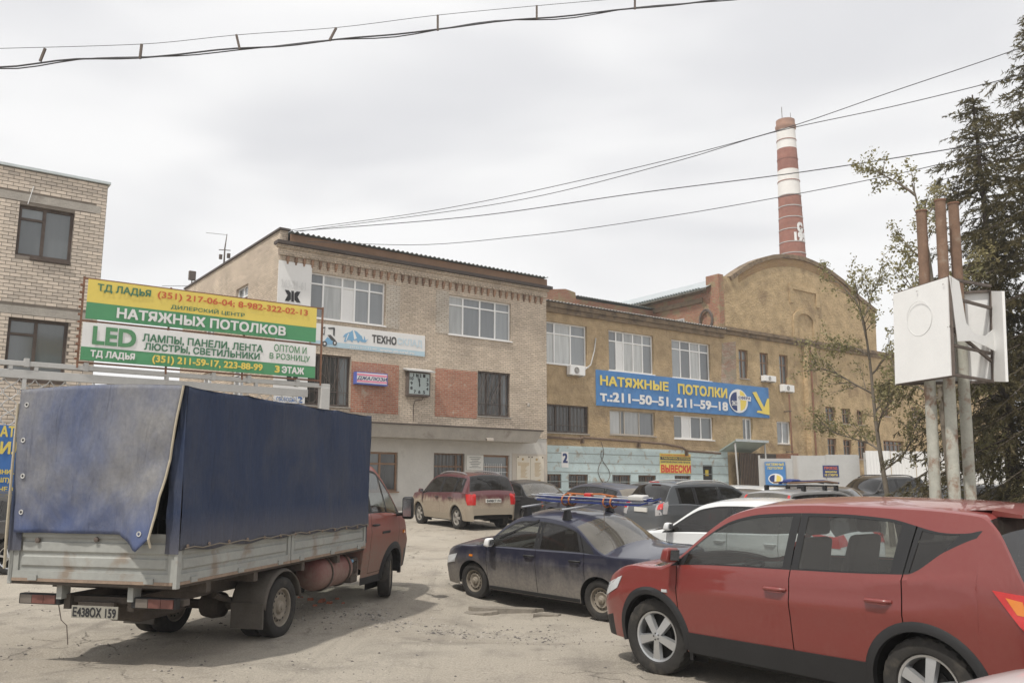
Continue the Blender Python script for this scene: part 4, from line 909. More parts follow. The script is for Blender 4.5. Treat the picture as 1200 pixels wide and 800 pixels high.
# wire coil on the brick pier
yc = side_y(822, 365, zeB + .6, fr=FC)
co_ = empty('wire_coil', FC.world(-.12, max(.95, min(yc, 2.0)), zeB + .62), FACE, 'coil of black hose hanging on the brick side wall above the stucco wing', 'hose')
mb = MB()
for k in range(4): mb.tube([(-.03 - .04 * (k % 2), .48 * math.cos(t * math.pi / 10) * (1 - .05 * k), .62 * math.sin(t * math.pi / 10) * (1 - .05 * k)) for t in range(21)], .035, 6)
mb.build('coils', M_IRON, co_)

# --- chimney
CD = 95; pc_ = at(929, 300, CD); zt = at(919, 142, CD).z
ch = empty('factory_chimney', (pc_.x, CD, 0), 0, 'tall tapering brick chimney in red and white bands behind the boiler house', 'chimney')
def zch(py): return at(925, py, CD).z
def rch(z): return 1.0 + (zt - z) * (1.42 - 1.0) / (zt - zch(300))
M_CR = brickmat('chimney_red', (.30, .125, .095), (.35, .165, .125), (.30, .15, .115), .25, .12, .012); M_CW = mat('chimney_white', (.72, .70, .67), .85, var=.1, vscale=.6, stain=(.45, .42, .38), sscale=.25, sth=.62)
ys = [(154, 176, M_CW, 'white_band'), (176, 201, M_CR, 'red_band'), (201, 231, M_CW, 'white_band'), (231, 300, M_CR, 'red_band')]
for a, b, m, nm in ys:
    z1, z0 = zch(a), zch(b) if b < 300 else 0
    MB().lathe([(rch(z0), z0), (rch(z1), z1)], 40).build(nm, m, ch, smooth=40)
z1 = zch(154); r1 = rch(z1); MB().lathe([(r1, z1), (r1 + .12, z1 + .3), (r1 + .14, z1 + .55), (r1 + .02, z1 + .75), (r1 + .02, zt), (r1 - .3, zt), (r1 - .3, zt - 3)], 40).build('crown', brickmat('chimney_crown_brick', (.36, .20, .14), (.40, .24, .18), (.28, .2, .16), .25, .12, .012), ch, smooth=40)
for py in (166, 188, 214, 231, 244, 257, 271, 286, 299): z = zch(py); r_ = rch(z); MB().lathe([(r_ + .01, z - .05), (r_ + .05, z - .04), (r_ + .05, z + .04), (r_ + .01, z + .05)], 40, close=True).build('iron_hoop', M_GREYM if py > 225 else M_CR, ch, smooth=40)
MB().tube([(-.5, -.5, zt - .2), (-.5, -.5, zt + 1.5)], .04, 5).build('lightning_rod', M_IRON, ch); MB().tube([(.4, -.7, zt - .2), (.4, -.7, zt + .7)], .03, 5).build('lightning_rod', M_IRON, ch)
def wraptext(st, z0, h, ang0, dang, m):
    """brick lettering built on the round shaft"""
    o = text(st, 0, 1, 0, 1, 0, m, ch, .08); me = o.data
    for v in me.vertices:
        a = ang0 + dang * v.co.x; z = z0 + h * v.co.z; r_ = rch(z) + .05 - v.co.y * 2; v.co = (r_ * math.sin(a), -r_ * math.cos(a), z)
wraptext('С', zch(275), zch(265) - zch(275), R(12), R(28), K_WHITE); wraptext('195', zch(285.5), zch(276.5) - zch(285.5), R(-4), R(62), K_WHITE)

# --- yard fence and its posters
FD = 41.0; zf = at(960, 534.5, FD).z; XL = at(890, 540, FD).x; XR = at(1006, 540, FD).x; gF = gz(14, FD)
M_FENCE = mat('grey_sheet_fence', (.46, .46, .45), .6, var=.1, vscale=1.2, stain=(.38, .33, .28), sscale=1.0, sth=.62, streak=True); M_FW = mat('white_profiled_sheet', (.74, .74, .73), .5, var=.04)
fn = empty('sheet_metal_fence', (XL, FD, gF), 0, 'weathered grey sheet metal gate fence in front of the boiler house', 'fence'); W = XR - XL; H_ = zf - gF
for k in range(3):
    a, b = W * k / 3 + .03, W * (k + 1) / 3 - .03; h_ = H_ - (.1 if k == 0 else .0) + .04 * k
    MB().box(a, b, -.02, .02, .05, h_).build('panel', M_FENCE, fn)
    MB().box(a, b, .021, .06, .3, .36).box(a, b, .021, .06, h_ - .4, h_ - .34).build('rail', M_RUST, fn)
for k in range(4): MB().box(W * k / 3 - .04, W * k / 3 + .04, .0, .09, -.1, H_ + .05).build('post', M_GREYM, fn)
fw = empty('white_profiled_fence', (XR + .1, FD - .6, gF), 0, 'bright white profiled sheet fence behind the dark off-roader', 'fence'); zfw = at(1040, 528.5, FD - .6).z - gF
for k in range(7):
    mb = MB(); pts = []; x = k * 1.15
    for j in range(8): a = x + j * .144; pts += [(a, 0), (a + .05, 0), (a + .07, .03), (a + .122, .03)]
    rows = [[(p[0], p[1] - .03, .02) for p in pts], [(p[0], p[1] - .03, zfw + (.0 if k else .02)) for p in pts]]
    mb.grid(rows); mb.grid([[(p[0], p[1] + .004, p[2]) for p in r_] for r_ in rows]); mb.build('sheet', M_FW, fw)
MB().box(0, 8, .02, .08, .4, .46).box(0, 8, .02, .08, zfw - .4, zfw - .34).build('rail', M_GREYM, fw)
for k in range(4): MB().box(k * 2.6 - .04, k * 2.6 + .04, .081, .15, -.1, zfw - .05).build('post', M_GREYM, fw)
def flatsign(name, x0, y0, x1, y1, D, label, m, lines, emblem=False):
    a = at(x0, y0, D); b = at(x1, y1, D); o = empty(name, (a.x, D, b.z), 0, label, 'sign'); w2, h2 = b.x - a.x, a.z - b.z
    MB().box(0, w2, 0, .015, 0, h2).build('panel', m, o)
    for st, fx0, fx1, fz0, fz1, mm in lines: text(st, w2 * fx0, w2 * fx1, h2 * fz0, h2 * fz1, -.006, mm, o, .03)
    if emblem:
        for (cx_, rx, a0, a1, mm, d) in ((.5, .36, 0, 360, K_WHITE, .004), (.46, .27, 90, 270, K_NAVY, .007), (.52, .25, -90, 90, K_YEL, .007)):
            MB().prism([(w2 * cx_ + w2 * rx * math.cos(R(a0 + (a1 - a0) * k / 24)), h2 * .27 + w2 * rx * .7 * math.sin(R(a0 + (a1 - a0) * k / 24))) for k in range(24)], 'y', -d, -d + .003).build('emblem', mm, o)
    return o
flatsign('parking_notice', 964, 545, 983.5, 558.5, FD - .04, 'small navy notice with red and yellow lines on the grey fence', K_NAVY, [('ПРОЕЗД', .1, .9, .62, .88, K_RED), ('МАШИНЫ', .15, .85, .36, .52, K_YEL), ('НЕ СТАВИТЬ!', .1, .92, .08, .26, K_YEL)])
flatsign('wall_poster', 896, 541, 921.5, 568, FD - .1, 'blue poster with yellow heading and round emblem by the porch', pc('banner_blue', (.075, .215, .47)), [('НАТЯЖНЫЕ', .06, .94, .84, .95, K_YEL), ('ПОТОЛКИ', .14, .86, .68, .79, K_YEL)], True)

# --- white board box on three rusty poles
PD = 16.5
pb = empty('pole_billboard', (at(1118, 585, PD).x, PD, gz(8, PD)), 0, 'white square advertising box with a torn side on three rusty steel poles', 'billboard'); ob_ = pb.location.copy()
M_POLE2 = mat('rusted_pole', (.20, .125, .085), .85, var=.3, vscale=4, stain=(.27, .22, .17), sscale=4, sth=.56, bump=.4, bscale=30)
M_POLE = mat('rusty_painted_pole', (.40, .395, .345), .8, var=.2, vscale=3, stain=(.20, .10, .055), sscale=3.4, sth=.50, streak=False, bump=.4, bscale=30)
for (tx, ty, bx, dd_) in ((1079.5, 247, 1096.5, .2), (1101.5, 234.5, 1119, 0), (1117, 238, 1137.5, .25)):
    a = at(tx, ty, PD + dd_); b = at(bx, 585, PD + dd_); d = (b - a); k = (gz(8, PD) - .3 - a.z) / d.z; e_ = a + d * k
    mid_ = at(tx + (bx - tx) * (395 - ty) / (585 - ty), 395, PD + dd_); MB().tube([e_ - ob_, mid_ - ob_], [.11, .105], 14).build('pole', M_POLE, pb, smooth=40); MB().tube([mid_ - ob_ - Vector((0, 0, .01)), a - ob_], [.103, .10], 14).build('upper_pole', M_POLE2, pb, smooth=40)
    MB().lathe([(.085, 0), (.112, .0), (.112, -.03)], 14, o=a - ob_ + Vector((0, 0, .001))).build('pole_rim', M_RUST, pb)
def Q(x, y, D): return at(x, y, D) - ob_
TL, TR, BR, BL = Q(1049, 345, 17.2), Q(1112.5, 325, 15.75), Q(1117, 440, 15.75), Q(1051.5, 450, 17.2)
nn = (TR - TL).cross(BL - TL).normalized() * .05
MB().hexa([BL, BR, BR - nn, BL - nn, TL, TR, TR - nn, TL - nn]).build('front_panel', M_WHITEP, pb)
cc_ = (TL + BR) / 2; ex = (TR - TL).normalized(); ez = Vector((0, 0, 1)); nf = nn.normalized(); fo_ = .0 if nf.y < 0 else .05
if nf.y > 0: nf = -nf
mb = MB(); mb.tube([cc_ + ez * .28 + nf * (fo_ + .004) + (ex * .34 * math.cos(t * math.pi / 16) + ez * .34 * math.sin(t * math.pi / 16)) for t in range(33)], .005, 4); mb.build('faded_ring', pc('faded_outline', (.67, .67, .665)), pb)
for (q, e_) in ((-.7, .8), (.7, .8), (-.7, -.78), (.7, -.78), (0, .82), (0, -.8)): MB().lathe([(0, .0), (.012, .0), (.012, .03)], 6, 'y', cc_ + ex * q + ez * e_ + nf * fo_).build('bolt', M_GREYM, pb)
R0T, R0B, R1T, R1B = Q(1161, 341, 16.7), Q(1164, 447, 16.7), Q(1174, 341, 16.2), Q(1178.5, 447, 16.2)
n2_ = (R1T - R0T).cross(R0B - R0T).normalized() * .05
MB().hexa([R0B, R1B, R1B + n2_, R0B + n2_, R0T, R1T, R1T + n2_, R0T + n2_]).build('side_panel', M_WHITEP, pb)
bn_ = Vector((.0, .05, 0)); MB().hexa([BL + bn_, R0B + bn_, R0B + bn_ * 2, BL + bn_ * 2, TL + bn_, R0T + bn_, R0T + bn_ * 2, TL + bn_ * 2]).build('back_panel', M_WHITEP, pb)
mb = MB(); T2 = TR - Vector((0, 0, .03)); B2_ = BR + Vector((0, 0, .02))
sag = Vector((0, 0, -.12))
bars = [(T2, R0T + Vector((0, 0, .1))), (T2 - Vector((0, 0, .35)), R0T - Vector((0, 0, .35))), (B2_ + Vector((0, 0, .55)), R0B + Vector((0, 0, .55))), (B2_, R0B), (R0T, R0B), (TL - Vector((0, 0, .05)), R0T), (BL, R0B), (BL, BR), (TL, TR), (TR, BR), (TL, BL), (B2_ + Vector((.0, .0, .9)), R0B + Vector((0, 0, .4)))]
for a, b in bars: mb.bar(a, b, .05, .05)
mb.build('box_frame', M_IRON, pb)
d_ = (R0T - TR); f3 = lambda u, v: TR + d_ * u - Vector((0, 0, 1)) * v + Vector((-.02, -.05, 0))
mb = MB(); mb.prism([(0, 0)], 'y', 0, 0) if False else None
pts = [(0, -.03), (.22, .03), (.30, .80), (.48, .98), (.75, .95), (.96, .78), (1.0, 1.22), (.74, 1.16), (.4, 1.12), (.06, 1.2)]
A3 = [f3(u, v) for u, v in pts]; mb.add(A3 + [p + Vector((.0, .02, 0)) for p in A3], [tuple(range(10)), tuple(range(19, 9, -1))] + [(i, (i + 1) % 10, (i + 1) % 10 + 10, i + 10) for i in range(10)])
mb.build('torn_sheet', M_WHITEP, pb)

# --- cables overhead
def cable(pts, D0, D1, r, label, name='overhead_cable', tw=0):
    x0, x1 = pts[0][0], pts[-1][0]; f = pchip(pts); P3 = []
    for k in range(49):
        x = x0 + (x1 - x0) * k / 48; D = 1 / (1 / D0 + (1 / D1 - 1 / D0) * k / 48); p = at(x, f(x), D)
        if tw: p += Vector((0, 0, tw * math.sin(k * .9) * abs(math.sin(k * .23))))
        P3.append(p)
    o = MB().tube(P3, r, 6).build(name, mat('cable_black', (.075, .075, .08), .7, var=0), smooth=60); tag(o, label, 'cable'); return o, P3
cable([(338, 270), (500, 248), (700, 207), (905, 155), (1050, 106), (1200, 55), (1330, 5)], 31, 17, .010, 'upper cable rising from the office roof corner past the chimney top')
cable([(352, 271), (600, 236), (800, 187), (905, 155.5), (1050, 124), (1200, 87), (1330, 52)], 31, 17, .010, 'second cable from the office roof, crossing the first at the chimney top')
cable([(345, 271), (550, 254), (750, 226), (930, 203), (1050, 185), (1200, 160), (1330, 135)], 31, 18, .013, 'double cable sagging from the office roof across the middle of the chimney')
cable([(360, 283), (480, 287), (620, 276), (780, 254), (930, 228), (1060, 202), (1200, 168), (1330, 135)], 31, 18, .010, 'lowest cable from the office eaves crossing the chimney above its lettering')
A1, PA1 = cable([(-120, 80), (0, 77.5), (100, 70), (165, 67.5), (280, 57), (390, 48), (513, 34.5), (629, 21), (744, 11), (840, 0), (1000, -18)], 11, 13, .012, 'thick twisted cable bundle slung under a thin carrier wire', 'cable_bundle', .02)
MB().tube([p + Vector((0, .02, .03 * math.sin(k * .7))) for k, p in enumerate(PA1)], .009, 5).build('second_strand', MATS['cable_black'], A1)
A2, PA2 = cable([(-120, 60), (0, 57), (165, 52), (280, 41), (390, 33), (513, 18), (629, 7), (744, -3), (1000, -28)], 11, 13, .004, 'thin carrier wire above the twisted cable bundle', 'carrier_wire')
for i, (x, y, y2, dx) in enumerate(((50, 57, 72, 3), (165, 52, 69, 1), (279, 41, 58, -2), (390, 33, 48, 4), (513, 18, 36, 0), (629, 7, 23, 0), (744, -2, 11, 0))):
    D = 1 / (1 / 11 + (1 / 13 - 1 / 11) * (x + 120) / 1120); MB().bar(at(x + dx, y, D - .01), at(x - dx, y2, D - .01), .028, .03).build('cable_hanger', M_IRON, A1)
cable([(222, 335), (205, 345), (190, 352)], 36, 40, .012, 'short thin wire running from the floodlight towards the brick block')
# ------------------------------------------------------------------ vehicles
M_RUB = mat('tyre_rubber', (.035, .033, .031), .85, var=.25, vscale=9, stain=(.085, .075, .062), sscale=3, sth=.52, spec=.25)
M_PLK = mat('black_plastic', (.02, .02, .021), .55, var=.15, vscale=5, stain=(.055, .05, .044), sscale=3, sth=.64)
M_TRIM = mat('window_rubber', (.018, .018, .019), .55, var=0)
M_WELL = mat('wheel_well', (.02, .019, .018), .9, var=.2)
M_INT = mat('car_interior', (.055, .053, .05), .85, var=.15, vscale=6)
M_CHROME = mat('chrome', (.62, .63, .64), .18, metal=.95, var=.03)
M_ALLOY = mat('alloy_wheel', (.52, .53, .54), .32, metal=.75, var=.08, vscale=8)
M_ALLOYD = mat('dusty_alloy', (.34, .32, .29), .55, metal=.35, var=.2, vscale=7)
M_STEELW = mat('dusty_steel_wheel', (.24, .21, .17), .75, metal=.1, var=.2, vscale=8, stain=(.12, .09, .07), sscale=9, sth=.6)
M_REDL = mat('red_lens', (.50, .02, .018), .12, var=.15, vscale=9, coat=.8); M_ORL = mat('amber_lens', (.65, .2, .02), .15, var=.1, coat=.8); M_CLR = mat('clear_lens', (.55, .57, .58), .12, var=.1, coat=.8)
M_PLATE = mat('plate_white', (.62, .61, .57), .55, var=.08)
G_CLEAR = glassmat('car_glass_clear', (.62, .66, .65), opaque=.10, body=(.22, .2, .17)); G_TINT = glassmat('car_glass_tinted', (.10, .105, .11), opaque=.18, body=(.10, .09, .08)); G_DUST = glassmat('car_glass_dusty', (.25, .25, .25), opaque=.55, body=(.17, .155, .13)); G_DARK = glassmat('car_glass_dark', (.03, .032, .035), opaque=.22, body=(.06, .056, .05))
G_DUSTY2 = glassmat('car_glass_very_dusty', (.2, .2, .2), opaque=.85, body=(.24, .215, .18), refl=.6)

def wheel_meshes(rad, wid, rimr, style, m_rim, tread=False):
    """tyre and rim meshes, axle along y, outer face towards -y"""
    mb = MB(); hw = wid / 2
    prof = [(rimr, -hw * .78), (rimr + .012, -hw * .95), (rimr + (rad - rimr) * .45, -hw * 1.04), (rad * .955, -hw * .94), (rad * .985, -hw * .82), (rad, -hw * .55), (rad, -hw * .2), (rad, hw * .2), (rad, hw * .55), (rad * .985, hw * .82), (rad * .95, hw * .95), (rimr, hw * .8)]
    n = 96 if tread else 40; L = len(prof); vs = []
    for i, (r_, h) in enumerate(prof):
        for k in range(n):
            q = r_
            if tread and 3 <= i <= 10:
                if (k + i * 2) % 4 < 1: q -= .011
            elif tread and i == 5: q -= .004
            a = 2 * math.pi * k / n; vs.append((q * math.cos(a), h, q * math.sin(a)))
    mb.add(vs, [(i * n + k, i * n + (k + 1) % n, (i + 1) * n + (k + 1) % n, (i + 1) * n + k) for i in range(L - 1) for k in range(n)])
    ty = mesh_of(mb, 'tyre', M_RUB, smooth=28 if tread else 40)
    mb = MB(); R_ = rimr
    f = -hw * .78
    mb.lathe([(R_ * .995, hw * .7), (R_ * .9, hw * .6), (R_ * .88, f + .03), (R_ * .93, f - .002), (R_ * 1.0, f - .006), (R_ * 1.01, f + .008)], 40, 'y')
    if style == 'steel':
        mb.lathe([(R_ * .9, f + .035), (R_ * .78, f + .045), (R_ * .62, f + .012), (R_ * .36, f + .03), (R_ * .30, f + .0), (R_ * .16, f - .01), (R_ * .14, f - .022), (.001, f - .024)], 36, 'y')
        mats = [m_rim, M_WELL]
        for k in range(14):
            a = 2 * math.pi * k / 14; c, s_ = math.cos(a) * R_ * .70, math.sin(a) * R_ * .70
            mb.lathe([(R_ * .07, f + .02), (.001, f + .02)], 8, 'y', (c, 0, s_), m=1)
    else:
        mats = [m_rim, M_WELL]; ns = style
        mb.lathe([(R_ * .2, f + .02), (R_ * .19, f - .004), (R_ * .1, f - .012), (.001, f - .012)], 20, 'y')
        mb.lathe([(R_ * .9, f + .09), (.001, f + .09)], 24, 'y', m=1)
        mb.lathe([(R_ * .55, f + .07), (R_ * .55, f + .06), (.001, f + .06)], 24, 'y', m=1)
        for k in range(ns):
            a = 2 * math.pi * (k + .25) / ns; c, s_ = math.cos(a), math.sin(a)
            w0, w1 = R_ * (.15 if ns == 5 else .10), R_ * (.23 if ns == 5 else .12)
            def pt(r_, t, y): return (r_ * c - t * s_, y, r_ * s_ + t * c)
            mb.hexa([pt(R_ * .14, -w0, f + .03), pt(R_ * .93, -w1, f + .035), pt(R_ * .93, w1, f + .035), pt(R_ * .14, w0, f + .03), pt(R_ * .14, -w0 * .8, f - .008), pt(R_ * .93, -w1 * .75, f + .004), pt(R_ * .93, w1 * .75, f + .004), pt(R_ * .14, w0 * .8, f - .008)])
        for k in range(5):
            a = 2 * math.pi * k / 5; mb.lathe([(R_ * .035, f - .01), (.001, f - .01)], 6, 'y', (math.cos(a) * R_ * .13, -.004, math.sin(a) * R_ * .13), m=1)
    rm = mesh_of(mb, 'rim', mats, smooth=35)
    return ty, rm
_wc = {}
def add_wheel(par, x, y, rad, wid, rimr, style, m_rim, steer=0, tread=False):
    key = (rad, wid, rimr, style, m_rim.name, tread)
    if key not in _wc: _wc[key] = wheel_meshes(*key[:4], m_rim, tread)
    ty, rm = _wc[key]
    o = bpy.data.objects.new('wheel', ty); COL.objects.link(o); o.parent = par; o.location = (x, y, rad); o.rotation_euler = (0, random.uniform(0, 6), steer + (math.pi if y > 0 else 0))
    r_ = bpy.data.objects.new('rim', rm); COL.objects.link(r_); r_.parent = o
    return o

class Car:
    """body lofted from a side profile (centre line), a plan outline and a belt line.
    local axes: x forward, y left, z up, origin on the ground midway between the axles"""
    def __init__(s, name, label, loc, heading, S, pm, trim=None, cat='car', group=None, detail=True, pitch=0):
        s.S = S; s.top = pchip(S['top']); s.w = pchip(S['plan']); s.belt = pchip(S['belt']); s.lean = pchip(S['lean'])
        s.crn = pchip(S.get('crown', [(S['top'][0][0], .012), (S['cabin'][0], .05), (S['cabin'][1], .05), (S['top'][-1][0], .03)]))
        s.sill = S.get('sill', .22); s.tum = S.get('tumble', .30); s.wb = S['wb']; s.wr = S['wr']; s.Ra = S.get('Ra', s.wr + .055); s.xf = s.wb / 2; s.xr = -s.wb / 2
        s.pm = pm; hx, hy = math.cos(heading), math.sin(heading); zz = {}
        for sx in (1, -1):                         # stand the car on the ground under its four wheels
            for sy in (1, -1): zz[sx, sy] = gg(loc[0] + hx * sx * s.wb / 2 - hy * sy * .72, loc[1] + hy * sx * s.wb / 2 + hx * sy * .72)
        fr_, re_, le_, ri_ = [(zz[a] + zz[b]) / 2 for a, b in (((1, 1), (1, -1)), ((-1, 1), (-1, -1)), ((1, 1), (-1, 1)), ((1, -1), (-1, -1)))]
        s.o = empty(name, (loc[0], loc[1], (fr_ + re_) / 2 - .006), heading, label, cat, group)
        s.o.rotation_euler = (math.atan2(le_ - ri_, 1.44), -math.atan2(fr_ - re_, s.wb), heading)
        s.make(detail)
    def ze(s, x): return s.top(x) - s.crn(x)
    def Y(s, x, z):
        b = s.belt(x); q = min(1, max(0, (z - s.sill) / (b - s.sill)))
        f = 1 - .075 * (1 - q) ** 2.2 - .02 * max(0, q - .72) / .28 + .012 * math.exp(-((q - .70) / .07) ** 2)
        y = s.w(x) * f
        if z > b: y -= .012 + s.tum * (z - b) + .10 * (z - b) ** 2
        return max(.02, y)
    def make(s, detail):
        S = s.S; x0, x1 = S['top'][0][0], S['top'][-1][0]
        marks = set(); N = 900; acc = 0; step = .075 if detail else .11; px, pz, pw = x0, s.top(x0), s.w(x0); xs = [x0]
        for i in range(1, N + 1):
            x = x0 + (x1 - x0) * i / N; z, w_ = s.top(x), s.w(x); acc += math.sqrt((x - px) ** 2 + (z - pz) ** 2 + (w_ - pw) ** 2 * .7); px, pz, pw = x, z, w_
            if acc >= step: xs.append(x); acc = 0
        xs.append(x1)
        gap = .0045
        dl = S['doors']                            # x of the door edges at the belt, front to back
        gaps = [(d - gap, d + gap) for d in dl]
        must = [k for g_ in gaps for k in g_] + S.get('must', [])
        hood0, hood1 = S['hood']; gl = S['glass']; wl = pchip(S['wline']) if 'wline' in S else s.belt
        # glass columns are given at the belt for the sides and at the edge line for screens
        inv = lambda xe: s.bis(xe)
        scr = {}
        for k in ('screen', 'rear'):
            a, b = S[k]; scr[k] = (inv(a), inv(b)); must += list(scr[k])
        must += [k for a, b in gl for k in (a, b)] + [hood0, hood0 + .006]
        s.ax = [s.xf] if S.get('front_only') else [s.xf, s.xr]
        for xw in s.ax:
            must += [xw + s.Ra * math.cos(R(t)) for t in range(0, 181, 10)] + [xw - s.Ra - .004, xw + s.Ra + .004]
        xs = sorted(set([x for x in xs if all(abs(x - m_) > .018 for m_ in must)] + [m_ for m_ in must if x0 < m_ < x1])); xs[0] = x0; xs[-1] = x1
        tl = [0, .05, .056, .14, .28, .42, .56, .66, .72, .78, .86, .94, 1]; tu = [.045, .07, .35, .65, .88, .93, 1]; sr = [.965, .94, .80, .55, .28, 0]
        rad = .035
        gt = pchip(S['gtop']) if 'gtop' in S else (lambda x: 1.0)
        def section(xb):
            xe = s.lean(xb); zb = s.sill + .10 * (sstep(S['top'][-1][0] - .55, x1, xb) * 0)
            zb = S.get('bot', lambda x: s.sill)(xb)
            for xw in s.ax:
                d = xb - xw
                if abs(d) <= s.Ra + 1e-6: zb = max(zb, s.wr + math.sqrt(max(0, s.Ra ** 2 - d * d)) * .97)
            ze = s.ze(xe); zm = min(wl(xb), ze - rad - .004); zb = min(zb, zm - .02)
            row = []
            for t in tl:
                z = zb + t * (zm - zb); row.append((xb, s.Y(xb, z), z))
            zt = ze - rad
            kq = gt(xb)
            for t in tu:
                z = zm + (t * kq if t < .95 else t) * (zt - zm); x = xb + (xe - xb) * t; row.append((x, s.Y(x, z), z))
            Ye = s.Y(xe, ze - rad); row.append((xe, Ye - rad * .3, ze - rad * .32))
            Yt = max(.01, Ye - rad)
            c = s.crn(xe)
            for q in sr: row.append((xe, Yt * q / .965, ze + c * (1 - (q / .965) ** 2.2)))
            return row
        G = [section(x) for x in xs]; nr = len(G[0]); nl, nu = len(tl), len(tu)
        s.G = G; s.xs = xs
        jU0, jU1 = nl - 1 + 2, nl - 1 + 5            # glass rows of the side window
        jT = nl + nu                                 # first row of the top strip
        parts = {}
        def put(key, quad, side):
            mb = parts.setdefault(key, MB()); q = [(p[0], p[1] * side, p[2]) for p in quad]
            mb.add(q if side > 0 else q[::-1], [(0, 1, 2, 3)])
        for i in range(len(xs) - 1):
            xm = (xs[i] + xs[i + 1]) / 2
            isgap = any(a - 1e-6 < xm < b + 1e-6 for a, b in gaps)
            di = next((k for k in range(len(dl) - 1) if dl[k + 1] < xm < dl[k]), None)
            for j in range(nr - 1):
                quad = [G[i][j], G[i + 1][j], G[i + 1][j + 1], G[i][j + 1]]; key = 'body'
                if j < jT - 1:
                    inwin = jU0 <= j < jU1
                    w_ = next((k for k, (a, b) in enumerate(gl) if a < xm < b), None)
                    indoor = 1 <= j < nl - 1 + 6 and (dl[-1] - gap < xm < dl[0] + gap)
                    if inwin and w_ is not None: key = 'glass%d' % w_
                    elif isgap and indoor: key = None
                    elif j == 1 and indoor: key = None
                    elif nl - 1 <= j < nl + 5 and S['cab'][0] < xm < S['cab'][1] and (jU0 - 1 <= j <= jU1): key = 'trim'
                    elif di is not None and indoor: key = 'door%d' % di
                    else:
                        zc = (quad[0][2] + quad[2][2]) / 2
                        if (xm > S['bump'][0] or xm < S['bump'][1]) and zc < S['bumpz']: key = 'bumper_f' if xm > 0 else 'bumper_r'
                else:
                    xe0, xe1 = G[i][jT][0], G[i + 1][jT][0]; top_in = j >= jT + 1
                    if scr['screen'][0] - 1e-6 < xm < scr['screen'][1] + 1e-6 and top_in: key = 'windscreen'
                    elif scr['rear'][0] - 1e-6 < xm < scr['rear'][1] + 1e-6 and top_in: key = 'rear_window'
                    elif hood0 < xm < hood0 + .006 and top_in: key = None
                    elif hood0 < xm < hood1 and top_in: key = 'hood'
                    else:
                        zc = (quad[0][2] + quad[2][2]) / 2
                        if (xm > S['bump'][0] or xm < S['bump'][1]) and zc < S['bumpz']: key = 'bumper_f' if xm > 0 else 'bumper_r'
                        elif xm < S.get('lid', (-99, -98))[1] and xm > S.get('lid', (-99, -98))[0] and j >= jT + 1: key = 'lid'
                if key is None: continue
                for side in (1, -1): put(key if not (key.startswith('door') or key.startswith('glass') or key == 'trim') else key + ('L' if side > 0 else 'R'), quad, side)
        bp = S.get('bumper_mat') or s.pm
        s.P = {}
        ob = {}
        nm = {'body': 'body', 'trim': 'window_trim', 'bumper_f': 'front_bumper', 'bumper_r': 'rear_bumper', 'hood': 'hood', 'windscreen': 'windscreen', 'rear_window': 'rear_window', 'lid': S.get('lidname', 'tailgate')}
        for k, mb in parts.items():
            if k.startswith('glass'): continue
            m = s.pm
            if k.startswith('trim'): m = S.get('trim_mat') or M_TRIM
            elif k.startswith('bumper'): m = bp
            elif k == 'windscreen': m = S.get('g_screen', G_CLEAR)
            elif k == 'rear_window': m = S.get('g_rear', G_TINT)
            n_ = 'window_trim' if k.startswith('trim') else nm.get(k, 'door'); ob[k] = mb.build(n_, m, s.o, smooth=32 if n_ not in ('windscreen', 'rear_window') else 60)
        for k, mb in parts.items():
            if not k.startswith('glass'): continue
            wi = int(k[5]); sd = k[6]; xm = sum(S['glass'][wi]) / 2; di = next((q for q in range(len(dl) - 1) if dl[q + 1] < xm < dl[q]), None)
            par = ob.get('door%d%s' % (di, sd)) if di is not None else s.o
            mb.v = [(p[0], p[1] * .994, p[2]) for p in mb.v]
            mb.build('window', S['g_side'][wi] if isinstance(S.get('g_side'), list) else S.get('g_side', G_TINT), par or s.o, smooth=60)
        s.ob = ob
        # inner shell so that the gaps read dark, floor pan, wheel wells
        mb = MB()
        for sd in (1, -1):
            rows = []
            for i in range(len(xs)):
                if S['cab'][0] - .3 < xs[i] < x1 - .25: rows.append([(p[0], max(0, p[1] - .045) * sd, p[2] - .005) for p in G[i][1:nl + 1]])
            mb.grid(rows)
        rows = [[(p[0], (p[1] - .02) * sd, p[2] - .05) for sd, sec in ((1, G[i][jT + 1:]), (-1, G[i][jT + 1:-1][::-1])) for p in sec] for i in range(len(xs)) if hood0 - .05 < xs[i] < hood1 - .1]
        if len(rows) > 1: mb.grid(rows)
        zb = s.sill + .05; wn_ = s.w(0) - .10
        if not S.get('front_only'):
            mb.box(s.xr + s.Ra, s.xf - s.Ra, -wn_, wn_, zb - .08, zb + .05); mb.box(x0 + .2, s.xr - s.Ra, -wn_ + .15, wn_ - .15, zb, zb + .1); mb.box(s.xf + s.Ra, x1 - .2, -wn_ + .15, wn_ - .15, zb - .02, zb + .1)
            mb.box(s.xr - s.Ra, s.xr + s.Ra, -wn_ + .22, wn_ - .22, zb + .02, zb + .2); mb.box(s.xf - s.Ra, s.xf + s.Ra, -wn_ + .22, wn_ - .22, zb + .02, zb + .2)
        mb.build('underbody', M_WELL, s.o)
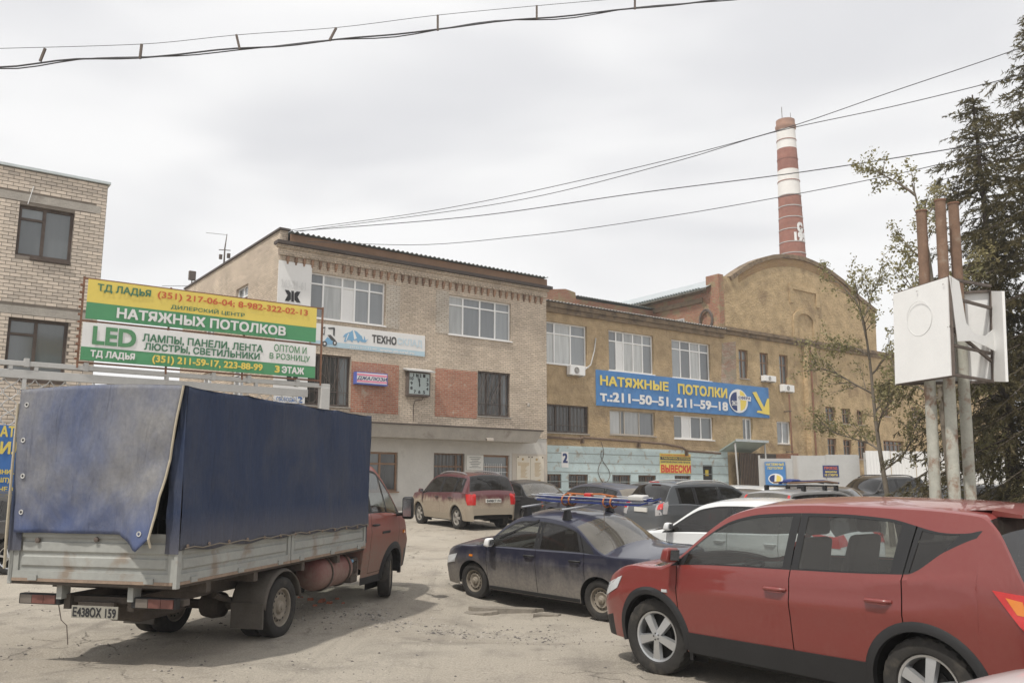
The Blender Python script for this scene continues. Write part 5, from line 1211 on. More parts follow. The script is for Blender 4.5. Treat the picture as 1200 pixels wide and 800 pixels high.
        for xw in s.ax:
            for sd in (1, -1):
                ro = []
                for t in range(0, 181, 12):
                    x, z = xw + s.Ra * 1.02 * math.cos(R(t)), s.wr + s.Ra * math.sin(R(t)); yo = s.Y(x, z) - .008
                    ro.append([(x, yo * sd, z), (x, (yo - .30) * sd, z)])
                mb = MB(); mb.grid(ro); mb.add([(xw - s.Ra, (s.w(xw) - .32) * sd, s.wr * .4), (xw + s.Ra, (s.w(xw) - .32) * sd, s.wr * .4), (xw + s.Ra, (s.w(xw) - .32) * sd, s.wr + s.Ra), (xw - s.Ra, (s.w(xw) - .32) * sd, s.wr + s.Ra)], [(0, 1, 2, 3)])
                mb.build('wheel_arch', M_WELL, s.o, smooth=40)
        # wheels
        ww = S.get('ww', .205)
        for xw in s.ax:
            yo = s.Y(xw, s.wr + .1) - ww / 2 - .012
            for sd in (1, -1): add_wheel(s.o, xw, yo * sd, s.wr, ww, S['rim'], S['wstyle'], S['wmat'], S.get('steer', 0) if xw > 0 else 0, S.get('tread', False))
        if S.get('cab_fit', True): s.interior(detail)
    def bis(s, xe):
        a, b = s.S['top'][0][0], s.S['top'][-1][0]
        for _ in range(40):
            m = (a + b) / 2
            if s.lean(m) < xe: a = m
            else: b = m
        return (a + b) / 2
    def interior(s, detail):
        S = s.S; m = M_INT; w_ = s.w(0) - .12; fx = S.get('seatx', .25); zb = s.sill + .12; q_ = (s.top(0) - zb - .10) / 1.12
        def seat(x, y, wd):
            o = MB().hexa([(x - .25, y - wd, zb + .1), (x + .28, y - wd, zb + .12), (x + .28, y + wd, zb + .12), (x - .25, y + wd, zb + .1), (x - .25, y - wd, zb + .3), (x + .3, y - wd, zb + .34), (x + .3, y + wd, zb + .34), (x - .25, y + wd, zb + .3)]).build('seat', m, s.o, bevel=.05, smooth=50)
            MB().hexa([(x - .3, y - wd, zb + .28), (x - .16, y - wd, zb + .28), (x - .16, y + wd, zb + .28), (x - .3, y + wd, zb + .28), (x - .45, y - wd * .8, zb + .9 * q_), (x - .35, y - wd * .8, zb + .9 * q_), (x - .35, y + wd * .8, zb + .9 * q_), (x - .45, y + wd * .8, zb + .9 * q_)]).build('backrest', m, o, bevel=.04, smooth=50)
            for k in ((0,) if wd < .35 else ((-.38, .38) if S.get('rear_headrest', True) else ())): MB().box(x - .47, x - .38, y + k - .13, y + k + .13, zb + .92 * q_, zb + 1.08 * q_).build('headrest', m, o, bevel=.035, smooth=50)
        if detail:
            for y in (.36, -.36): seat(fx, y, .24)
            seat(fx - S.get('seatgap', .92), 0, w_ - .16)
            xd = S['screen'][1] - .25; zd = s.belt(xd) - .02
            MB().hexa([(xd - .35, -w_ + .12, zd - .35), (xd, -w_ + .12, zd - .35), (xd, w_ - .12, zd - .35), (xd - .35, w_ - .12, zd - .35), (xd - .2, -w_ + .16, zd), (xd + .12, -w_ + .2, zd - .02), (xd + .12, w_ - .2, zd - .02), (xd - .2, w_ - .16, zd)]).build('dashboard', m, s.o, bevel=.04, smooth=50)
            c = Vector((xd - .42, .36, zd - .02)); ax = Vector((.45, 0, .9)); u_ = Vector((0, 1, 0)); v_ = ax.normalized().cross(u_)
            mb = MB(); mb.tube([c + (u_ * math.cos(t * math.pi / 12) + v_ * math.sin(t * math.pi / 12)) * .185 for t in range(25)], .017, 6); mb.bar(c - u_ * .17, c + u_ * .17, .05, .03); mb.bar(c, c + Vector((.25, 0, -.1)), .06, .06); mb.build('steering_wheel', M_TRIM, s.o, smooth=40)
        MB().box(S['rear'][1] - .1, S['rear'][1] + .35, -w_ + .2, w_ - .2, s.belt(S['rear'][1]) - .14, s.belt(S['rear'][1]) - .06).build('parcel_shelf', m, s.o)
    # --- fittings laid on the body surface
    def side_patch(s, name, pts, m, side=1, d=.006, par=None, n=6, thick=.0):
        """quad given as four (x, z), bent onto the side"""
        rows = []
        for j in range(n + 1):
            v = j / n; r_ = []
            for i in range(n + 1):
                u = i / n; x = (pts[0][0] * (1 - u) + pts[1][0] * u) * (1 - v) + (pts[3][0] * (1 - u) + pts[2][0] * u) * v; z = (pts[0][1] * (1 - u) + pts[1][1] * u) * (1 - v) + (pts[3][1] * (1 - u) + pts[2][1] * u) * v
                r_.append((x, (s.Y(x, z) + d) * side, z))
            rows.append(r_)
        mb = MB(); mb.grid(rows); inn = [[(p[0], p[1] - (d + .012) * side, p[2]) for p in r_] for r_ in rows]
        for a, b in ((rows[0], inn[0]), (rows[-1], inn[-1]), ([r_[0] for r_ in rows], [r_[0] for r_ in inn]), ([r_[-1] for r_ in rows], [r_[-1] for r_ in inn])): mb.grid([a, b])
        return mb.build(name, m, par or s.o, smooth=35)
    def end_x(s, y, z, rear=True):
        """x of the rear (or front) skin at a given height and distance from the middle"""
        xs = [s.S['top'][0][0] + k * .004 for k in range(300)] if rear else [s.S['top'][-1][0] - k * .004 for k in range(300)]
        for x in xs:
            Yt = max(.02, s.Y(x, s.ze(x) - .03) - .03); q = abs(y) / Yt
            if q <= 1 and s.ze(x) + s.crn(x) * (1 - q ** 2.2) >= z: return x
            if q <= 1.15 and s.Y(x, z) >= abs(y) and s.ze(x) >= z: return x
        return xs[-1]
    def end_patch(s, name, pts, m, rear=True, d=.008, par=None, n=5):
        rows = []; sg = -1 if rear else 1
        for j in range(n + 1):
            v = j / n; r_ = []
            for i in range(n + 1):
                u = i / n; y = (pts[0][0] * (1 - u) + pts[1][0] * u) * (1 - v) + (pts[3][0] * (1 - u) + pts[2][0] * u) * v; z = (pts[0][1] * (1 - u) + pts[1][1] * u) * (1 - v) + (pts[3][1] * (1 - u) + pts[2][1] * u) * v
                r_.append((s.end_x(y, z, rear) + sg * d, y, z))
            rows.append(r_)
        mb = MB(); mb.grid(rows); inn = [[(p[0] - sg * (d + .02), p[1], p[2]) for p in r_] for r_ in rows]
        for a, b in ((rows[0], inn[0]), (rows[-1], inn[-1]), ([r_[0] for r_ in rows], [r_[0] for r_ in inn]), ([r_[-1] for r_ in rows], [r_[-1] for r_ in inn])): mb.grid([a, b])
        return mb.build(name, m, par or s.o, smooth=35)
    def arch_trim(s, m, w_=.06, d=.012):
        for xw in s.ax:
            for sd in (1, -1):
                rows = []
                for t in range(-12, 193, 8):
                    c, q = math.cos(R(t)), math.sin(R(t)); r_ = []
                    for k in (s.Ra - .012, s.Ra + w_ * .5, s.Ra + w_):
                        x, z = xw + k * c, max(s.sill * .8, s.wr + k * q * .97); r_.append((x, (s.Y(x, z) + (d if k < s.Ra + w_ else .001)) * sd, z))
                    r_.insert(0, (r_[0][0], r_[0][1] - .05 * sd, r_[0][2])); rows.append(r_)
                MB().grid(rows).build('wheel_arch_trim', m, s.o, smooth=40)
    def handles(s, xs, z, m=None, dz=.012):
        for k, x in enumerate(xs):
            for sd, L in ((1, 'L'), (-1, 'R')):
                y = s.Y(x, z) * sd; par = s.ob.get('door%d%s' % (k, L)) or s.o
                mb = MB(); mb.tube([(x + .10, y, z), (x + .08, y + .035 * sd, z + .004), (x - .06, y + .037 * sd, z + .006), (x - .10, y + .002 * sd, z + .006)], [.012, .017, .017, .012], 8); mb.build('door_handle', m or s.pm, par, smooth=60)
    def mirrors(s, x, z, m=None, glass=True):
        for sd in (1, -1):
            y = s.Y(x, z - .06) * sd
            o = MB().hexa([(x - .06, y + .04 * sd, z - .06), (x + .07, y + .05 * sd, z - .05), (x + .05, y + .19 * sd, z - .05), (x - .08, y + .21 * sd, z - .06), (x - .07, y + .03 * sd, z + .07), (x + .05, y + .04 * sd, z + .06), (x + .02, y + .17 * sd, z + .07), (x - .09, y + .20 * sd, z + .08)]).build('mirror', m or s.pm, s.o, bevel=.03, smooth=60)
            MB().bar((x, y - .02 * sd, z - .05), (x, y + .06 * sd, z - .03), .06, .03).build('mirror_arm', M_PLK, o)
            if glass: MB().add([(x - .079, y + .055 * sd, z - .04), (x - .094, y + .185 * sd, z - .035), (x - .099, y + .18 * sd, z + .055), (x - .085, y + .055 * sd, z + .05)], [(0, 1, 2, 3)]).build('mirror_glass', M_CHROME, o)
    def plate(s, y, z, st=None, rear=True):
        x = s.end_x(0, z, rear); sg = -1 if rear else 1
        o = MB().box(min(x, x + sg * .03) - .004, max(x, x + sg * .03), -.26, .26, z - .056, z + .056).build('number_plate', M_PLATE, s.o)
        if st:
            t = text(st, -.23, .23, -.035, .035, 0, K_BLACK, o, .03); t.rotation_euler = (0, 0, R(-90) if rear else R(90)); t.location = (x + sg * .036, 0, z)
        return o
    def rails(s, xa, xb, m, r=.014, inset=.10):
        for sd in (1, -1):
            pts = []
            for k in range(9):
                x = xa + (xb - xa) * k / 8; y = (s.Y(x, s.ze(x) - .03) - inset) * sd; z = s.ze(x) + s.crn(x) * .4 + .05 * math.sin(math.pi * min(1, max(0, k / 8))) ** .35
                pts.append((x, y, z))
            MB().tube(pts, r, 8).build('roof_rail', m, s.o, smooth=60)
    def wiper(s, rear=True):
        a, b = s.S['rear']; 
        x = a + .03 if s.top(a) < s.top(b) else b
        zz = s.top(x); MB().tube([(x - .02, 0, zz + .02), (x + .05, .12, s.top(x + .05) + .025), (x + .10, .42, s.top(x + .1) + .01)], .009, 5).build('rear_wiper', M_TRIM, s.o)
DUST = (.33, .28, .215)
def place(front_px, rear_px, wb, half, off=0, left=True, base=None):
    """centre and heading of a car from the pixels where its two near wheels touch the ground"""
    a = onground(*front_px, off); b = onground(*rear_px, off); h = (a - b); h.z = 0; h.normalize(); n = Vector((-h.y, h.x, 0))
    c = (a + b) / 2 - n * half * (1 if left else -1); c.z = gz(c.x, c.y); return c, math.atan2(h.y, h.x)

# --- profiles
def suv_profile(**k):
    S = dict(wb=2.63, wr=.345, rim=.225, ww=.215, Ra=.405, sill=.27, tumble=.30, cabin=(-1.6, .4), cab=(-1.7, 1.15),
        top=[(-2.12, .40), (-2.115, .70), (-2.09, .93), (-2.02, 1.06), (-1.93, 1.27), (-1.80, 1.50), (-1.70, 1.575), (-1.2, 1.615), (-.4, 1.63), (.1, 1.61), (.42, 1.545), (.60, 1.475), (1.28, 1.09), (1.40, 1.06), (1.75, .99), (2.02, .87), (2.13, .73), (2.18, .52), (2.2, .30)],
        plan=[(-2.12, .70), (-2.06, .79), (-1.9, .855), (-1.4, .885), (0, .89), (1.3, .885), (1.7, .865), (2.0, .79), (2.12, .71), (2.2, .60)],
        belt=[(-2.12, 1.02), (-1.6, 1.05), (-1.2, 1.0), (-.3, .955), (1.1, .92), (1.6, .9), (2.2, .62)],
        lean=[(-2.12, -2.12), (-1.8, -1.8), (-1.5, -1.62), (-1.15, -1.22), (-.25, -.28), (.9, .84), (1.25, 1.25), (2.2, 2.2)],
        crown=[(-2.12, .01), (-1.95, .05), (-1.6, .055), (.35, .06), (1.05, .165), (1.32, .10), (1.6, .05), (2.0, .04), (2.2, .015)],
        doors=[.97, -.25, -1.20], glass=[(-.17, .90), (-1.10, -.32), (-1.56, -1.22)], screen=(.46, 1.30), rear=(-2.01, -1.76), hood=(1.36, 2.06), bump=(1.9, -1.9), bumpz=.45, lid=(-2.11, -1.75), wstyle=5, wmat=M_ALLOY)
    S.update(k); return S
def sedan_profile(**k):
    S = dict(wb=2.52, wr=.287, rim=.175, ww=.175, Ra=.345, sill=.20, tumble=.34, cabin=(-.7, .3), cab=(-1.2, 1.05),
        top=[(-2.17, .32), (-2.165, .58), (-2.14, .83), (-2.09, .925), (-1.9, .955), (-1.55, .985), (-1.43, 1.01), (-1.0, 1.235), (-.75, 1.345), (-.5, 1.40), (-.1, 1.43), (.25, 1.415), (.48, 1.355), (1.20, .965), (1.33, .93), (1.7, .86), (1.95, .74), (2.03, .6), (2.06, .45), (2.07, .22)],
        plan=[(-2.17, .64), (-2.1, .73), (-1.9, .80), (-1.3, .835), (0, .84), (1.3, .835), (1.7, .80), (1.92, .73), (2.03, .62), (2.07, .52)],
        belt=[(-2.17, .86), (-1.4, .92), (0, .885), (1.1, .86), (1.6, .80), (2.07, .52)],
        lean=[(-2.17, -2.17), (-1.5, -1.5), (-1.2, -1.12), (-.95, -.80), (-.1, -.13), (.85, .78), (1.2, 1.2), (2.07, 2.07)],
        crown=[(-2.17, .01), (-1.9, .03), (-1.5, .07), (-1.2, .12), (-.7, .06), (.3, .055), (.95, .15), (1.25, .09), (1.5, .05), (1.9, .035), (2.07, .015)],
        doors=[.93, -.10, -1.02], glass=[(-.04, .84), (-.95, -.17)], screen=(.42, 1.19), rear=(-1.38, -.78), hood=(1.29, 1.96), bump=(1.72, -1.8), bumpz=.50, lid=(-2.14, -1.44), lidname='boot_lid', wstyle='steel', wmat=M_STEELW)
    S.update(k); return S
def hatch_profile(**k):
    S = dict(wb=2.64, wr=.315, rim=.205, ww=.2, Ra=.37, sill=.22, tumble=.33, cabin=(-1.3, .4), cab=(-1.55, 1.15),
        top=[(-2.04, .34), (-2.035, .66), (-2.0, .88), (-1.93, 1.0), (-1.80, 1.18), (-1.62, 1.35), (-1.52, 1.395), (-1.0, 1.455), (-.4, 1.485), (0, 1.475), (.40, 1.41), (.58, 1.35), (1.36, .98), (1.48, .94), (1.85, .85), (2.1, .73), (2.2, .58), (2.25, .4), (2.26, .22)],
        plan=[(-2.04, .66), (-1.98, .76), (-1.8, .84), (-1.3, .87), (0, .88), (1.3, .875), (1.75, .84), (2.05, .75), (2.2, .62), (2.26, .5)],
        belt=[(-2.04, .95), (-1.5, .98), (-.9, .94), (0, .91), (1.1, .87), (1.7, .80), (2.26, .50)],
        lean=[(-2.04, -2.04), (-1.7, -1.7), (-1.35, -1.42), (-.95, -.93), (-.15, -.18), (.95, .88), (1.3, 1.3), (2.26, 2.26)],
        crown=[(-2.04, .01), (-1.85, .06), (-1.4, .06), (.35, .06), (1.05, .165), (1.38, .09), (1.7, .05), (2.1, .03), (2.26, .015)],
        doors=[1.02, -.15, -1.05], glass=[(-.08, .96), (-.98, -.22), (-1.42, -1.08)], screen=(.45, 1.37), rear=(-1.92, -1.60), hood=(1.46, 2.14), bump=(1.9, -1.8), bumpz=.52, lid=(-2.03, -1.60), wstyle=5, wmat=M_ALLOY)
    S.update(k); return S
def wagon_profile(**k):
    S = hatch_profile()
    S.update(top=[(-2.3, .34), (-2.295, .66), (-2.27, .90), (-2.22, 1.0), (-2.10, 1.25), (-2.0, 1.39), (-1.92, 1.43), (-1.2, 1.475), (-.4, 1.485), (0, 1.475), (.40, 1.41), (.58, 1.35), (1.36, .98), (1.48, .94), (1.85, .85), (2.1, .73), (2.2, .58), (2.25, .4), (2.26, .22)],
        plan=[(-2.3, .68), (-2.24, .77), (-2.0, .84), (-1.3, .865), (0, .87), (1.3, .865), (1.75, .83), (2.05, .75), (2.2, .62), (2.26, .5)],
        belt=[(-2.3, .95), (-1.5, .95), (-.9, .93), (0, .91), (1.1, .87), (1.7, .80), (2.26, .50)],
        lean=[(-2.3, -2.3), (-2.1, -2.1), (-1.85, -1.88), (-1.0, -1.0), (-.15, -.18), (.95, .88), (1.3, 1.3), (2.26, 2.26)],
        crown=[(-2.3, .01), (-2.15, .05), (-1.9, .055), (.35, .06), (1.05, .165), (1.38, .09), (1.7, .05), (2.1, .03), (2.26, .015)],
        glass=[(-.08, .96), (-.98, -.22), (-1.82, -1.10)], rear=(-2.21, -2.0), lid=(-2.29, -2.0), cab=(-1.95, 1.15), bump=(1.9, -2.05))
    S.update(k); return S

# --- red crossover in the foreground
c, hd = place((775, 789), (1098, 866), 2.63, .76)
car = Car('red_crossover', 'clean brick-red crossover with black cladding and silver five-spoke wheels', c, hd, suv_profile(tread=True, steer=R(8), g_side=[G_CLEAR, G_CLEAR, G_TINT], g_screen=G_CLEAR, bumper_mat=M_PLK, belt=[(-2.12, 1.06), (-1.6, 1.10), (-1.2, 1.07), (-.3, 1.035), (.95, 1.01), (1.25, .98), (1.6, .92), (2.2, .62)], wline=[(-2.12, 1.42), (-1.75, 1.38), (-1.5, 1.27), (-1.22, 1.085), (-.3, 1.04), (.95, 1.01), (1.25, .98), (1.6, .92), (2.2, .62)], glass=[(-.17, .90), (-1.10, -.32), (-1.48, -1.24)], gtop=[(-2.12, .5), (-1.6, .55), (-1.48, .62), (-1.2, .86), (-1.0, .96), (-.6, 1.0), (2.2, 1.0)]), paint('crossover_red', (.165, .018, .016), DUST, .55, .1, .25, .06, .25, flake=.45))
car.arch_trim(M_PLK, .058, .016); car.handles([-.12, -1.02], .90); car.mirrors(.98, 1.10)
for sd in (1, -1):
    car.side_patch('sill_trim', [(.88, .27), (-.90, .27), (-.93, .46), (.90, .44)], M_PLK, sd, .014, n=10)
    car.side_patch('tail_light', [(-1.82, 1.05), (-2.08, 1.02), (-2.10, .80), (-2.0, .80)], M_REDL, sd, .010); car.side_patch('tail_light_indicator', [(-1.90, 1.01), (-1.99, .99), (-2.01, .90), (-1.96, .91)], M_ORL, sd, .012)
    car.side_patch('side_repeater', [(1.14, .79), (1.08, .79), (1.08, .765), (1.14, .765)], M_CLR, sd, .012); car.side_patch('headlight', [(1.72, .86), (2.08, .75), (2.10, .62), (1.80, .74)], M_CLR, sd, .008)
    car.end_patch('tail_light', [(.52 * sd, 1.02), (.76 * sd, 1.02), (.78 * sd, .80), (.58 * sd, .82)], M_REDL)
    car.side_patch('mud_flap', [(.915, .42), (.86, .42), (.86, .20), (.90, .20)], M_PLK, sd, -.015)
def surf(cr, x, y): Yt = max(.02, cr.Y(x, cr.ze(x) - .03) - .03); return cr.ze(x) + cr.crn(x) * (1 - min(1, abs(y) / Yt) ** 2.2)
ysp = [-.60 + 1.2 * k / 12 for k in range(13)]
tp_ = [[(-1.58, y, surf(car, -1.58, y) + .002) for y in ysp], [(-1.74, y * .985, surf(car, -1.60, y) + .006) for y in ysp], [(-1.92, y * .95, surf(car, -1.60, y) - .022) for y in ysp], [(-1.92, y * .95, surf(car, -1.60, y) - .045) for y in ysp], [(-1.72, y * .97, surf(car, -1.70, y) - .02) for y in ysp]]
mb = MB().grid(tp_); mb.grid([[r_[0] for r_ in tp_[1:4]], [r_[0] for r_ in (tp_[1], tp_[4], tp_[3])]]); mb.grid([[r_[-1] for r_ in tp_[1:4]], [r_[-1] for r_ in (tp_[1], tp_[4], tp_[3])]])
mb.build('roof_spoiler', car.pm, car.o, smooth=40)
car.plate(0, .78); car.plate(0, .48, None, False)

# --- dusty navy saloon with roof rack
c, hd = place((563, 707), (700, 727), 2.52, .70, 0); hd -= R(5); rw_ = onground(700, 727); hv_ = Vector((math.cos(hd), math.sin(hd), 0)); c = rw_ + hv_ * 1.26 - Vector((-hv_.y, hv_.x, 0)) * .70 + Vector((.10, 0, 0))
lan = Car('navy_saloon', 'dusty navy saloon with steel wheels and a loaded roof rack', c, hd, sedan_profile(seatgap=.70, rear_headrest=False, g_side=[G_CLEAR, G_TINT], g_rear=G_DUST, g_screen=G_CLEAR), paint('saloon_navy', (.010, .013, .034), (.225, .205, .18), .84, .30, .95, .07, .3))
lan.handles([.02, -.86], .80, M_TRIM); lan.mirrors(.80, .95, M_WHITEP)
for sd in (1, -1):
    lan.side_patch('side_repeater', [(1.30, .72), (1.23, .72), (1.23, .69), (1.30, .69)], M_ORL, sd, .014); lan.end_patch('tail_light', [(.42 * sd, .82), (.72 * sd, .82), (.74 * sd, .66), (.42 * sd, .66)], M_REDL); lan.side_patch('headlight', [(1.62, .70), (1.98, .62), (2.0, .50), (1.68, .56)], M_CLR, sd, .006)
    lan.side_patch('window_deflector', [(.70, 1.0), (-.05, 1.30), (-.05, 1.335), (.66, 1.04)], M_TRIM, sd, .012); lan.side_patch('sill_strip', [(.90, .21), (-.90, .21), (-.90, .26), (.90, .26)], M_PLK, sd, .012, n=8); lan.side_patch('mud_flap', [(.945, .30), (.90, .30), (.90, .16), (.94, .16)], M_PLK, sd, -.01)
MB().box(lan.end_x(0, .85) - .012, lan.end_x(0, .85) - .0, -.06, .06, .845, .885).build('badge', mat('gold_badge', (.55, .42, .12), .3, metal=.6), lan.o, bevel=.004)
lan.plate(0, .62); MB().tube([(-1.02, .3, 1.23), (-1.03, .3, 1.55)], .005, 5).build('antenna', M_IRON, lan.o)
zr = 1.43
for x in (.28, -.52):
    o = MB().tube([(x, -.64, zr + .075), (x, .68, zr + .075)], .018, 8).build('rack_bar', M_ALLOY, lan.o, smooth=50)
    for sd in (1, -1): MB().hexa([(x - .06, .50 * sd, zr - .06), (x + .06, .50 * sd, zr - .06), (x + .06, .60 * sd, zr - .09), (x - .06, .60 * sd, zr - .09), (x - .03, .50 * sd, zr + .06), (x + .03, .50 * sd, zr + .06), (x + .03, .58 * sd, zr + .06), (x - .03, .58 * sd, zr + .06)]).build('rack_foot', M_TRIM, o)
# skis and poles lashed to the rack
ML = Matrix.LocRotScale(lan.o.location, lan.o.rotation_euler, None)
sk = empty('ski_bundle', ML @ Vector((-.50, -.05, zr + .095)), hd + R(10), 'bundle of navy skis tied with orange straps on the saloon roof rack', 'skis')
sk.rotation_euler = (lan.o.rotation_euler[0], lan.o.rotation_euler[1], hd + R(10))
M_SKI = mat('ski_navy', (.03, .045, .17), .35, var=.2); M_STRAP = mat('orange_strap', (.42, .14, .045), .8, var=.2)
for k, (y, z, L0, L1) in enumerate(((-.13, 0, -1.1, .95), (-.03, .005, -1.2, 1.0), (.07, 0, -1.0, .9), (-.08, .055, -1.15, .9), (.03, .06, -1.05, .95))):
    pts = [(L0, y, z + .06), (L0 + .12, y, z + .02), (L0 + .4, y, z + .012), (0, y, z + .02), (L1 - .3, y, z + .012), (L1, y, z + .03)]
    mb = MB(); rows = [[(p[0], p[1] - .035, p[2]), (p[0], p[1] + .035, p[2]), (p[0], p[1] + .035, p[2] + .022), (p[0], p[1] - .035, p[2] + .022), (p[0], p[1] - .035, p[2])] for p in pts]; mb.grid(rows); mb.add(rows[0][:4], [(0, 1, 2, 3)]); mb.add(rows[-1][:4], [(0, 1, 2, 3)])
    mb.build('ski', M_SKI if k != 1 else mat('ski_grey', (.30, .31, .34), .4), sk)
for y in (-.15, .1): MB().tube([(-1.0, y, .12), (1.0, y, .11)], .009, 6).build('ski_pole', M_ALLOY, sk)
for x in (-.42, -.30, .30, .42): MB().tube([(x, .15 * math.cos(t), .05 + .085 * math.sin(t)) for t in [k * math.pi / 6 for k in range(13)]], .012, 5).build('strap', M_STRAP, sk)
MB().tube([(-.45, .05, .14), (-.2, .0, .16), (.1, .05, .15), (.4, .0, .15)], .014, 5).build('strap', M_STRAP, sk)
MB().box(-.95, -.70, -.12, .12, .09, .17).build('binding', M_GREYM, sk, bevel=.02); MB().box(-.05, .08, -.06, .06, .10, .17).build('binding', M_REDL, sk, bevel=.02)
MB().box(.45, .72, -.172, -.166, .014, .032).build('white_label', K_WHITE, sk)

# --- maroon SUV by the office wall
c, hd = place((491, 612.6), (541, 620), 2.63, .74)
tu = Car('maroon_offroader', 'maroon estate off-roader caked in pale dust parked by the office wall', c, hd, suv_profile(top=[(-2.12, .45), (-2.11, .80), (-2.09, 1.02), (-2.03, 1.12), (-1.95, 1.34), (-1.85, 1.56), (-1.75, 1.63), (-1.2, 1.67), (-.3, 1.69), (.25, 1.66), (.5, 1.58), (.62, 1.52), (1.2, 1.13), (1.32, 1.10), (1.8, 1.03), (2.05, .92), (2.13, .75), (2.18, .52), (2.2, .32)], belt=[(-2.12, 1.08), (-1.6, 1.08), (-.3, 1.04), (1.1, 1.0), (1.6, .96), (2.2, .66)], screen=(.48, 1.22), g_rear=G_TINT, g_side=G_TINT, bumpz=.62, wmat=M_ALLOYD, bumper_mat=paint('dusty_cladding', (.25, .22, .18), DUST, .9, .1, .9, .6, .8)), paint('suv_maroon', (.085, .010, .020), (.36, .305, .235), 1.02, .74, .97, .08, .3), group='cars parked in front of the buildings')
tu.arch_trim(MATS['dusty_cladding'], .07); tu.rails(-1.5, .3, M_ALLOY, .022); tu.handles([-.1, -1.0], .92, M_TRIM); tu.mirrors(.95, 1.08); tu.plate(0, .86, 'В498КТ174'); tu.wiper()
for sd in (1, -1):
    tu.end_patch('tail_light', [(.58 * sd, 1.09), (.78 * sd, 1.07), (.80 * sd, .74), (.60 * sd, .74)], M_REDL); tu.side_patch('tail_light', [(-1.93, 1.06), (-2.09, 1.06), (-2.09, .74), (-2.0, .74)], M_REDL, sd, .012); tu.side_patch('sill_trim', [(.88, .27), (-.90, .27), (-.93, .46), (.90, .46)], MATS['dusty_cladding'], sd, .014, n=8)
h_t = hd
# --- the other parked cars: place(centre px, depth) by their roofs
def far(name, label, x, y, heading, S, m, **k):
    return Car(name, label, (x, y, gz(x, y)), heading, S, m, group='cars parked in front of the buildings', detail=False, **k)
def lights(cr, y0, y1, z0, z1, m=None):
    for sd in (1, -1): cr.end_patch('tail_light', [(y0 * sd, z1), (y1 * sd, z1), (y1 * sd, z0), (y0 * sd, z0)], m or M_REDL, n=3)
p = onground(617, 616); n_ = Vector((-math.sin(hd), math.cos(hd), 0)); f_ = Vector((math.cos(hd), math.sin(hd), 0)); q = p + f_ * 1.30 - n_ * .72
s2_ = far('black_saloon', 'low black saloon with boot spoiler and amber side lamp beside the maroon off-roader', q.x, q.y, hd + R(2), sedan_profile(wr=.31, rim=.205, wstyle=6, wmat=M_ALLOYD, g_side=G_DARK, g_rear=G_DUST, cab_fit=False), paint('saloon_black', (.014, .016, .020), (.20, .185, .165), .5, .0, .55, .12, .3))
lights(s2_, .4, .74, .62, .80); MB().box(-2.14, -1.95, -.62, .62, 1.01, 1.035).box(-2.08, -2.0, -.55, -.5, .92, 1.009).box(-2.08, -2.0, .5, .55, .92, 1.009).build('boot_spoiler', s2_.pm, s2_.o, bevel=.008); s2_.plate(0, .66); s2_.handles([.0, -.86], .8); s2_.mirrors(.8, .95)
for sd in (1, -1): s2_.side_patch('side_marker', [(-2.02, .74), (-2.12, .74), (-2.12, .69), (-2.02, .69)], M_ORL, sd, .012)
n1 = far('navy_liftback', 'dusty dark navy liftback between the black saloon and the grey people carrier', 2.65, 26.6, hd + R(3), hatch_profile(g_rear=G_DUSTY2, g_side=G_DARK, cab_fit=False), paint('liftback_navy', (.025, .032, .06), (.25, .23, .2), .7, .2, .7, .2, .35)); lights(n1, .5, .76, .78, .95); n1.plate(0, .75); n1.wiper(); n1.mirrors(.95, .98)
v1 = far('grey_people_carrier', 'slate grey people carrier with roof rails and white-edged tail lamps', 5.30, 24.4, R(30), wagon_profile(top=[(-2.25, .36), (-2.245, .7), (-2.2, .95), (-2.1, 1.08), (-1.93, 1.34), (-1.75, 1.54), (-1.62, 1.585), (-1.0, 1.62), (-.2, 1.63), (.3, 1.59), (.65, 1.47), (1.45, 1.03), (1.6, .98), (1.9, .88), (2.1, .75), (2.2, .58), (2.25, .4), (2.26, .22)], plan=[(-2.25, .70), (-2.18, .79), (-1.95, .86), (-1.3, .885), (0, .89), (1.3, .885), (1.75, .84), (2.05, .75), (2.2, .62), (2.26, .5)], belt=[(-2.25, 1.02), (-1.5, 1.03), (-.9, 1.0), (0, .97), (1.1, .93), (1.7, .84), (2.26, .5)], lean=[(-2.25, -2.25), (-1.95, -1.93), (-1.6, -1.62), (-.95, -.95), (-.15, -.18), (.95, .88), (1.4, 1.4), (2.26, 2.26)], glass=[(-.08, 1.0), (-.98, -.22), (-1.55, -1.1)], rear=(-2.09, -1.74), lid=(-2.24, -1.74), screen=(.5, 1.44), hood=(1.56, 2.14), cab=(-1.65, 1.2), bump=(1.9, -1.95), g_rear=G_DARK, g_side=G_DARK, cab_fit=False), paint('carrier_grey', (.055, .066, .078), (.22, .2, .175), .6, .1, .6, .15, .3, flake=.5))
v1.rails(-1.5, .3, M_GREYM, .018); v1.plate(0, .88); v1.wiper(); v1.mirrors(.95, 1.05)
for sd in (1, -1): v1.end_patch('tail_light', [(.52 * sd, 1.12), (.80 * sd, 1.10), (.83 * sd, .78), (.60 * sd, .74)], mat('smoked_clear_lens', (.34, .33, .33), .2, var=.15), n=4); v1.end_patch('tail_light_centre', [(.58 * sd, 1.10), (.77 * sd, 1.08), (.79 * sd, .92), (.64 * sd, .90)], M_REDL, d=.012, n=3); v1.side_patch('tail_light', [(-1.98, 1.12), (-2.12, 1.06), (-2.16, .80), (-2.06, .80)], MATS['smoked_clear_lens'], sd, .012)
MB().box(-1.80, -1.74, -.18, .18, 1.58, 1.605).build('brake_light', M_REDL, v1.o, bevel=.008)
